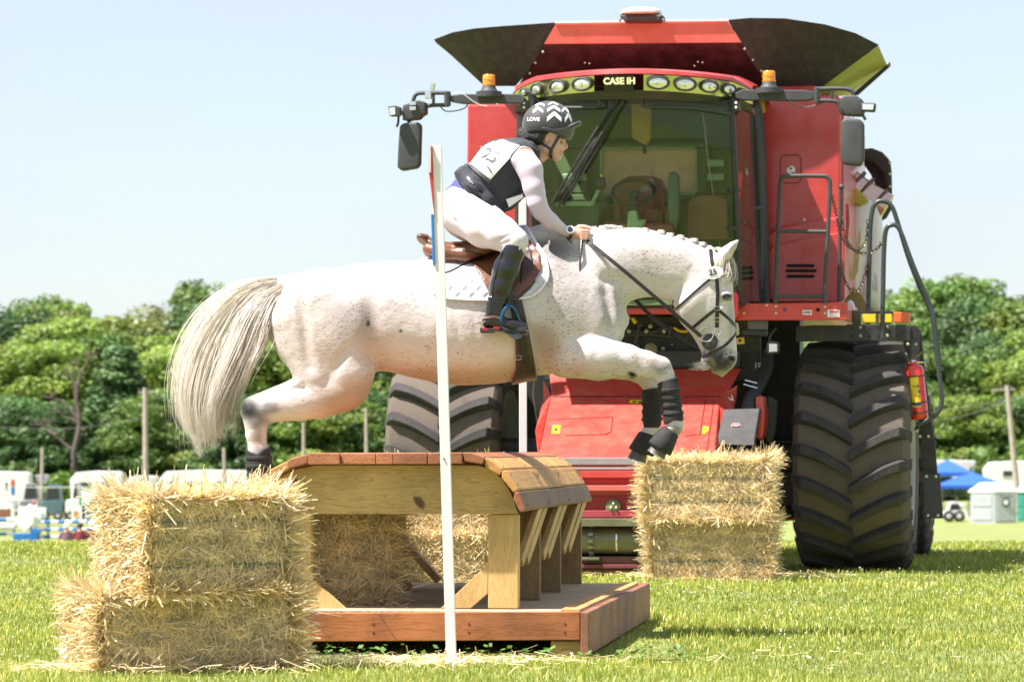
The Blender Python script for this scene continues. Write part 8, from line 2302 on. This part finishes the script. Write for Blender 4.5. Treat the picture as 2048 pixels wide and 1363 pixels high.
for x in (1182, 1290, 1400):
    uu = H_(x, 1080, FB).x
    ch = MB(); 
    for k in range(16):
        t = 2 * PI * k / 16; ch.box((uu, FB + .1 + math.cos(t) * .118, zc + math.sin(t) * .118), (.035, .022, .022), Matrix.Rotation(t, 3, 'X'))
    ch.build('feeder_chain', M('chain_steel', (.30, .29, .26), rough=.35, metal=.8), harv)
    MB().box((uu, FB - .02, zc - .135), (.14, .06, .02)).build('feeder_slat', c_oli, harv, bevel=.003)
MB().cone((H_(1233, 1080, FB).x - .006, FB + .1, zc), (H_(1233, 1080, FB).x + .006, FB + .1, zc), .112, .112, 28).build('drum_ring', c_chr, harv, smooth=True)
plate('mouth_inside', [(1076, 1050), (1430, 1050), (1430, 1130), (1076, 1130)], FB + .32, .03, M('mouth_dark', (.012, .010, .010), rough=.9), harv, 0)
plate('skid_plate', [(1076, 1112), (1430, 1112), (1430, 1126), (1076, 1126)], FB + .02, .3, c_rust, harv, .004)
plate('skid_bar', [(1072, 1128), (1434, 1128), (1434, 1136), (1072, 1136)], FB - .03, .3, M('skid_red', (.16, .03, .03), rough=.6), harv, .004)
plate('skid_foot', [(1072, 1137), (1434, 1137), (1434, 1150), (1072, 1150)], FB + .02, .2, c_rust, harv, .004)
# dark front of the machine under the cab with hoses, valves and bolts
plate('front_bulkhead', [(1090, 632), (1520, 632), (1520, 760), (1090, 760)], -.45, .1, M('bulkhead_black', (.022, .021, .018), rough=.6, var=.3, dirt=.5, dirt_col=(.10, .09, .06), dscale=20), harv)
plate('bulkhead_step', [(1220, 700), (1480, 700), (1480, 736), (1220, 736)], -.62, .1, c_blk, harv, .01)
for pts in ([(1240, 640), (1262, 660), (1300, 664), (1340, 655), (1372, 660)], [(1234, 672), (1290, 668), (1350, 674)], [(1280, 646), (1268, 700), (1250, 730)]): pipe('hydraulic_hose', [(x, y, -.52) for x, y in pts], .016, c_blkp, harv)
pipe('yellow_hose', [(1348, 655, -.6), (1360, 662, -.6), (1376, 662, -.6)], .010, c_yel, harv)
for x, y in ((1258, 634), (1301, 652), (1258, 662), (1293, 662), (1328, 662), (1326, 697), (1350, 720), (1290, 728)): MB().ball(H_(x, y, -.56), .018, 8).build('fitting', c_bolt, harv, smooth=True)
MB().cone(H_(1265, 636, -.58), H_(1272, 646, -.58), .016, .016, 8).build('valve', c_yel, harv)
MB().lathe(H_(1302, 698, -.6), (0, -1, 0), [(0, .05), (.02, .05), (.03, .02)], 20).build('hub_cap', c_oli, harv, smooth=True)
sp2 = MB()
for k in range(60): c_ = H_(random.uniform(1100, 1500), random.uniform(640, 760), -.47); sp2.box(c_, (.008, .006, .008))
sp2.build('chaff_specks', m_w, harv, kind='stuff')
yb_ = plate('yellow_plate', [(1472, 676), (1488, 674), (1489, 687), (1473, 688)], -.7, .02, c_yel, harv, .002); MB().lathe(H_(1480, 681, -.7), (0, -1, 0), [(0, .012), (.01, .012)], 10).build('bolt', c_blk, yb_)
plate('grey_bracket', [(1495, 640), (1533, 640), (1532, 660), (1495, 660)], -.9, .15, c_grey if False else M('bracket_grey', (.12, .125, .135), rough=.5), harv, .01); plate('bracket_foot', [(1484, 659), (1533, 660), (1530, 672), (1486, 670)], -.92, .2, c_blk, harv, .008)
wl = plate('work_light', [(1534, 683), (1540, 680), (1556, 683), (1558, 692), (1556, 706), (1536, 708), (1531, 700)], -1.0, .12, c_blkp, harv, .012)
plate('lamp_glass', [(1538, 687), (1554, 687), (1554, 703), (1538, 704)], -1.008, .01, c_lens, wl, .003)
pipe('lamp_stem', [(1539, 682, -.95), (1541, 670, -.95), (1552, 655, -.9)], .010, c_blk, wl, 6)
pipe('corrugated_hose', [(1535, 705, -.5), (1532, 740, -.6), (1515, 775, -.8), (1500, 800, -.95), (1494, 822, -1.0)], .050, M('hose_black', (.03, .03, .03), rough=.7, var=.3, vscale=30), harv, 12)
pipe('metal_link', [(1487, 768, -1.05), (1500, 772, -1.05), (1515, 776, -1.05)], .006, c_chr, harv, 5, sp=1); pipe('metal_link', [(1490, 760, -1.05), (1514, 766, -1.05)], .006, c_chr, harv, 5, sp=1)
fq('chain_case', [(1448, 818, -1.35), (1520, 816, -1.35), (1508, 890, -1.6), (1432, 888, -1.6)], .14, M('case_black', (.022, .022, .022), rough=.65, var=.2, dirt=.3, dirt_col=(.12, .11, .1)), harv, .008)
od = MB().prism([H_(1472 + 10 * math.cos(t), 850 + 5 * math.sin(t), -1.47) for t in np.linspace(0, 2 * PI, 21)[:-1]], (0, -.006, 0)).build('oval_decal', m_w, harv)
MB().prism([H_(1472 + 8.5 * math.cos(t), 850 + 3.6 * math.sin(t), -1.478) for t in np.linspace(0, 2 * PI, 21)[:-1]], (0, -.004, 0)).build('oval_print', c_red, od); plate('decal_print', [(1466, 848.5), (1478, 848.5), (1478, 851.5), (1466, 851.5)], -1.484, .002, m_w, od, 0)
plate('red_side_case', [(1510, 792), (1526, 790), (1530, 830), (1526, 872), (1518, 880), (1512, 870)], -1.0, .3, c_red, harv, .02)
plate('inner_guard', [(1536, 790), (1556, 800), (1552, 860), (1544, 890), (1532, 880)], -.4, .05, M('guard_grey', (.06, .06, .055), rough=.6), harv, .01)
pipe('thin_lever', [(1068, 760, -1.0), (1066, 790, -1.0), (1078, 860, -1.0)], .008, c_oli, harv, 6, sp=1)
wd_ = plate('warning_decal', [(1556, 915), (1571, 915), (1571, 944), (1556, 944)], -.104, .002, c_yel, harv, 0)
MB().tube([H_(1563.5, 918, -.107), H_(1569, 929, -.107), H_(1558, 929, -.107)], .004, 4, closed=True).build('warning_triangle', c_blk, wd_)
MB().box(H_(1563.5, 925, -.108), (.006, .004, .02)).build('warning_mark', c_blk, wd_)
plate('white_print', [(1511, 724), (1512.5, 724), (1512.5, 736), (1511, 736)], -.46, .002, m_w, harv, 0)
for y_ in (726, 731): plate('white_print', [(1516, y_), (1527, y_), (1527, y_ + 2), (1516, y_ + 2)], -.56, .002, m_w, harv, 0)

# ---- fire extinguisher (hangs on the fender plate)
ex_t, ex_b = HFm.O + Matrix.Rotation(-HA, 3, 'Z') @ H_(1827, 728, -.50), HFm.O + Matrix.Rotation(-HA, 3, 'Z') @ H_(1838, 838, -.50)
ext = empty('fire_extinguisher', ex_b, 0, 'red fire extinguisher strapped to the fender plate by the right front tyre', 'fire extinguisher')
ax = ex_t - ex_b; Lh = ax.length
m_er = M('extinguisher_red', (.68, .025, .012), rough=.28, coat=.6, var=.04)
cyl = MB().lathe((0, 0, 0), ax, [(0, .066), (.010, .074), (.03, .076), (Lh * .88, .076), (Lh * .96, .066), (Lh, .035), (Lh + .02, .030)], 32).build('cylinder', m_er, ext, smooth=True)
def exl(px, py, r=.078):
    """point on the cylinder's skin seen at pixel offset from its axis"""
    s = (838 - py) / 110; c = ax * s; k_ = 29.1 / FPX; x = (px - (1838 - 11 * s)) * k_
    return c + Vector((x, -math.sqrt(max(1e-6, r * r - x * x)), 0))
def exlabel(x0, x1, y0, y1, mat, nm, r=.0775):
    vs = []; n = 6
    for y in (y0, y1):
        for k in range(n + 1):
            s = (838 - y) / 110; dx = 11 * (1 - s) * 0
            xx = x0 + (x1 - x0) * k / n + (11 * (1 - s)) ; vs.append(exl(xx, y, r))
    mb = MB().add(vs, [(k, k + 1, n + 2 + k, n + 1 + k) for k in range(n)]); o = mb.build(nm, mat, cyl, smooth=True); return o
exlabel(1815, 1832, 752, 814, c_yel, 'yellow_label')
for (a, b, c, d, mm) in ((1820, 1822, 770, 774, c_blk), (1824, 1826, 771, 775, c_blk), (1828, 1831, 769, 775, c_blk), (1829, 1832, 780, 786, M('label_blue', (.04, .07, .3), rough=.5)), (1816, 1832, 805, 811, MATS.get('label_blue') or c_blk), (1822, 1824, 788, 793, c_blk), (1828, 1830, 790, 795, c_blk)):
    exlabel(a, b, c, d, mm, 'label_print', .0785)
hd = ax * 1.0
MB().cone(hd, hd * 1.07, .022, .020, 12).build('valve_body', c_chr, cyl, smooth=True)
MB().tube([hd * 1.05 + Vector((-.05, 0, 0)), hd * 1.10, hd * 1.17 + Vector((.09, -.02, .03))], .009, 6).build('handle', c_oli, ext, smooth=True)
MB().tube([hd * 1.05 + Vector((-.05, 0, -.01)), hd * 1.06 + Vector((.08, -.02, -.01))], .008, 6).build('lever', c_chr, ext, smooth=True)
MB().tube(spline([hd * 1.05 + Vector((-.04, -.02, 0)), hd * 1.0 + Vector((-.09, -.03, -.02)), hd * .85 + Vector((-.10, -.03, 0)), hd * .5 + Vector((-.085, -.02, 0)), hd * .1 + Vector((-.07, -.02, 0))], 5), .010, 8).build('hose', c_blk, ext, smooth=True)
for s in (.78, .30, .12):
    c = ax * s; MB().tube([c + Vector((math.cos(t) * .081, math.sin(t) * .081, .01 * math.cos(t))) for t in np.linspace(0, 2 * PI, 25)[:-1]], .0055, 5, closed=True).build('strap', c_blk, ext, smooth=True)
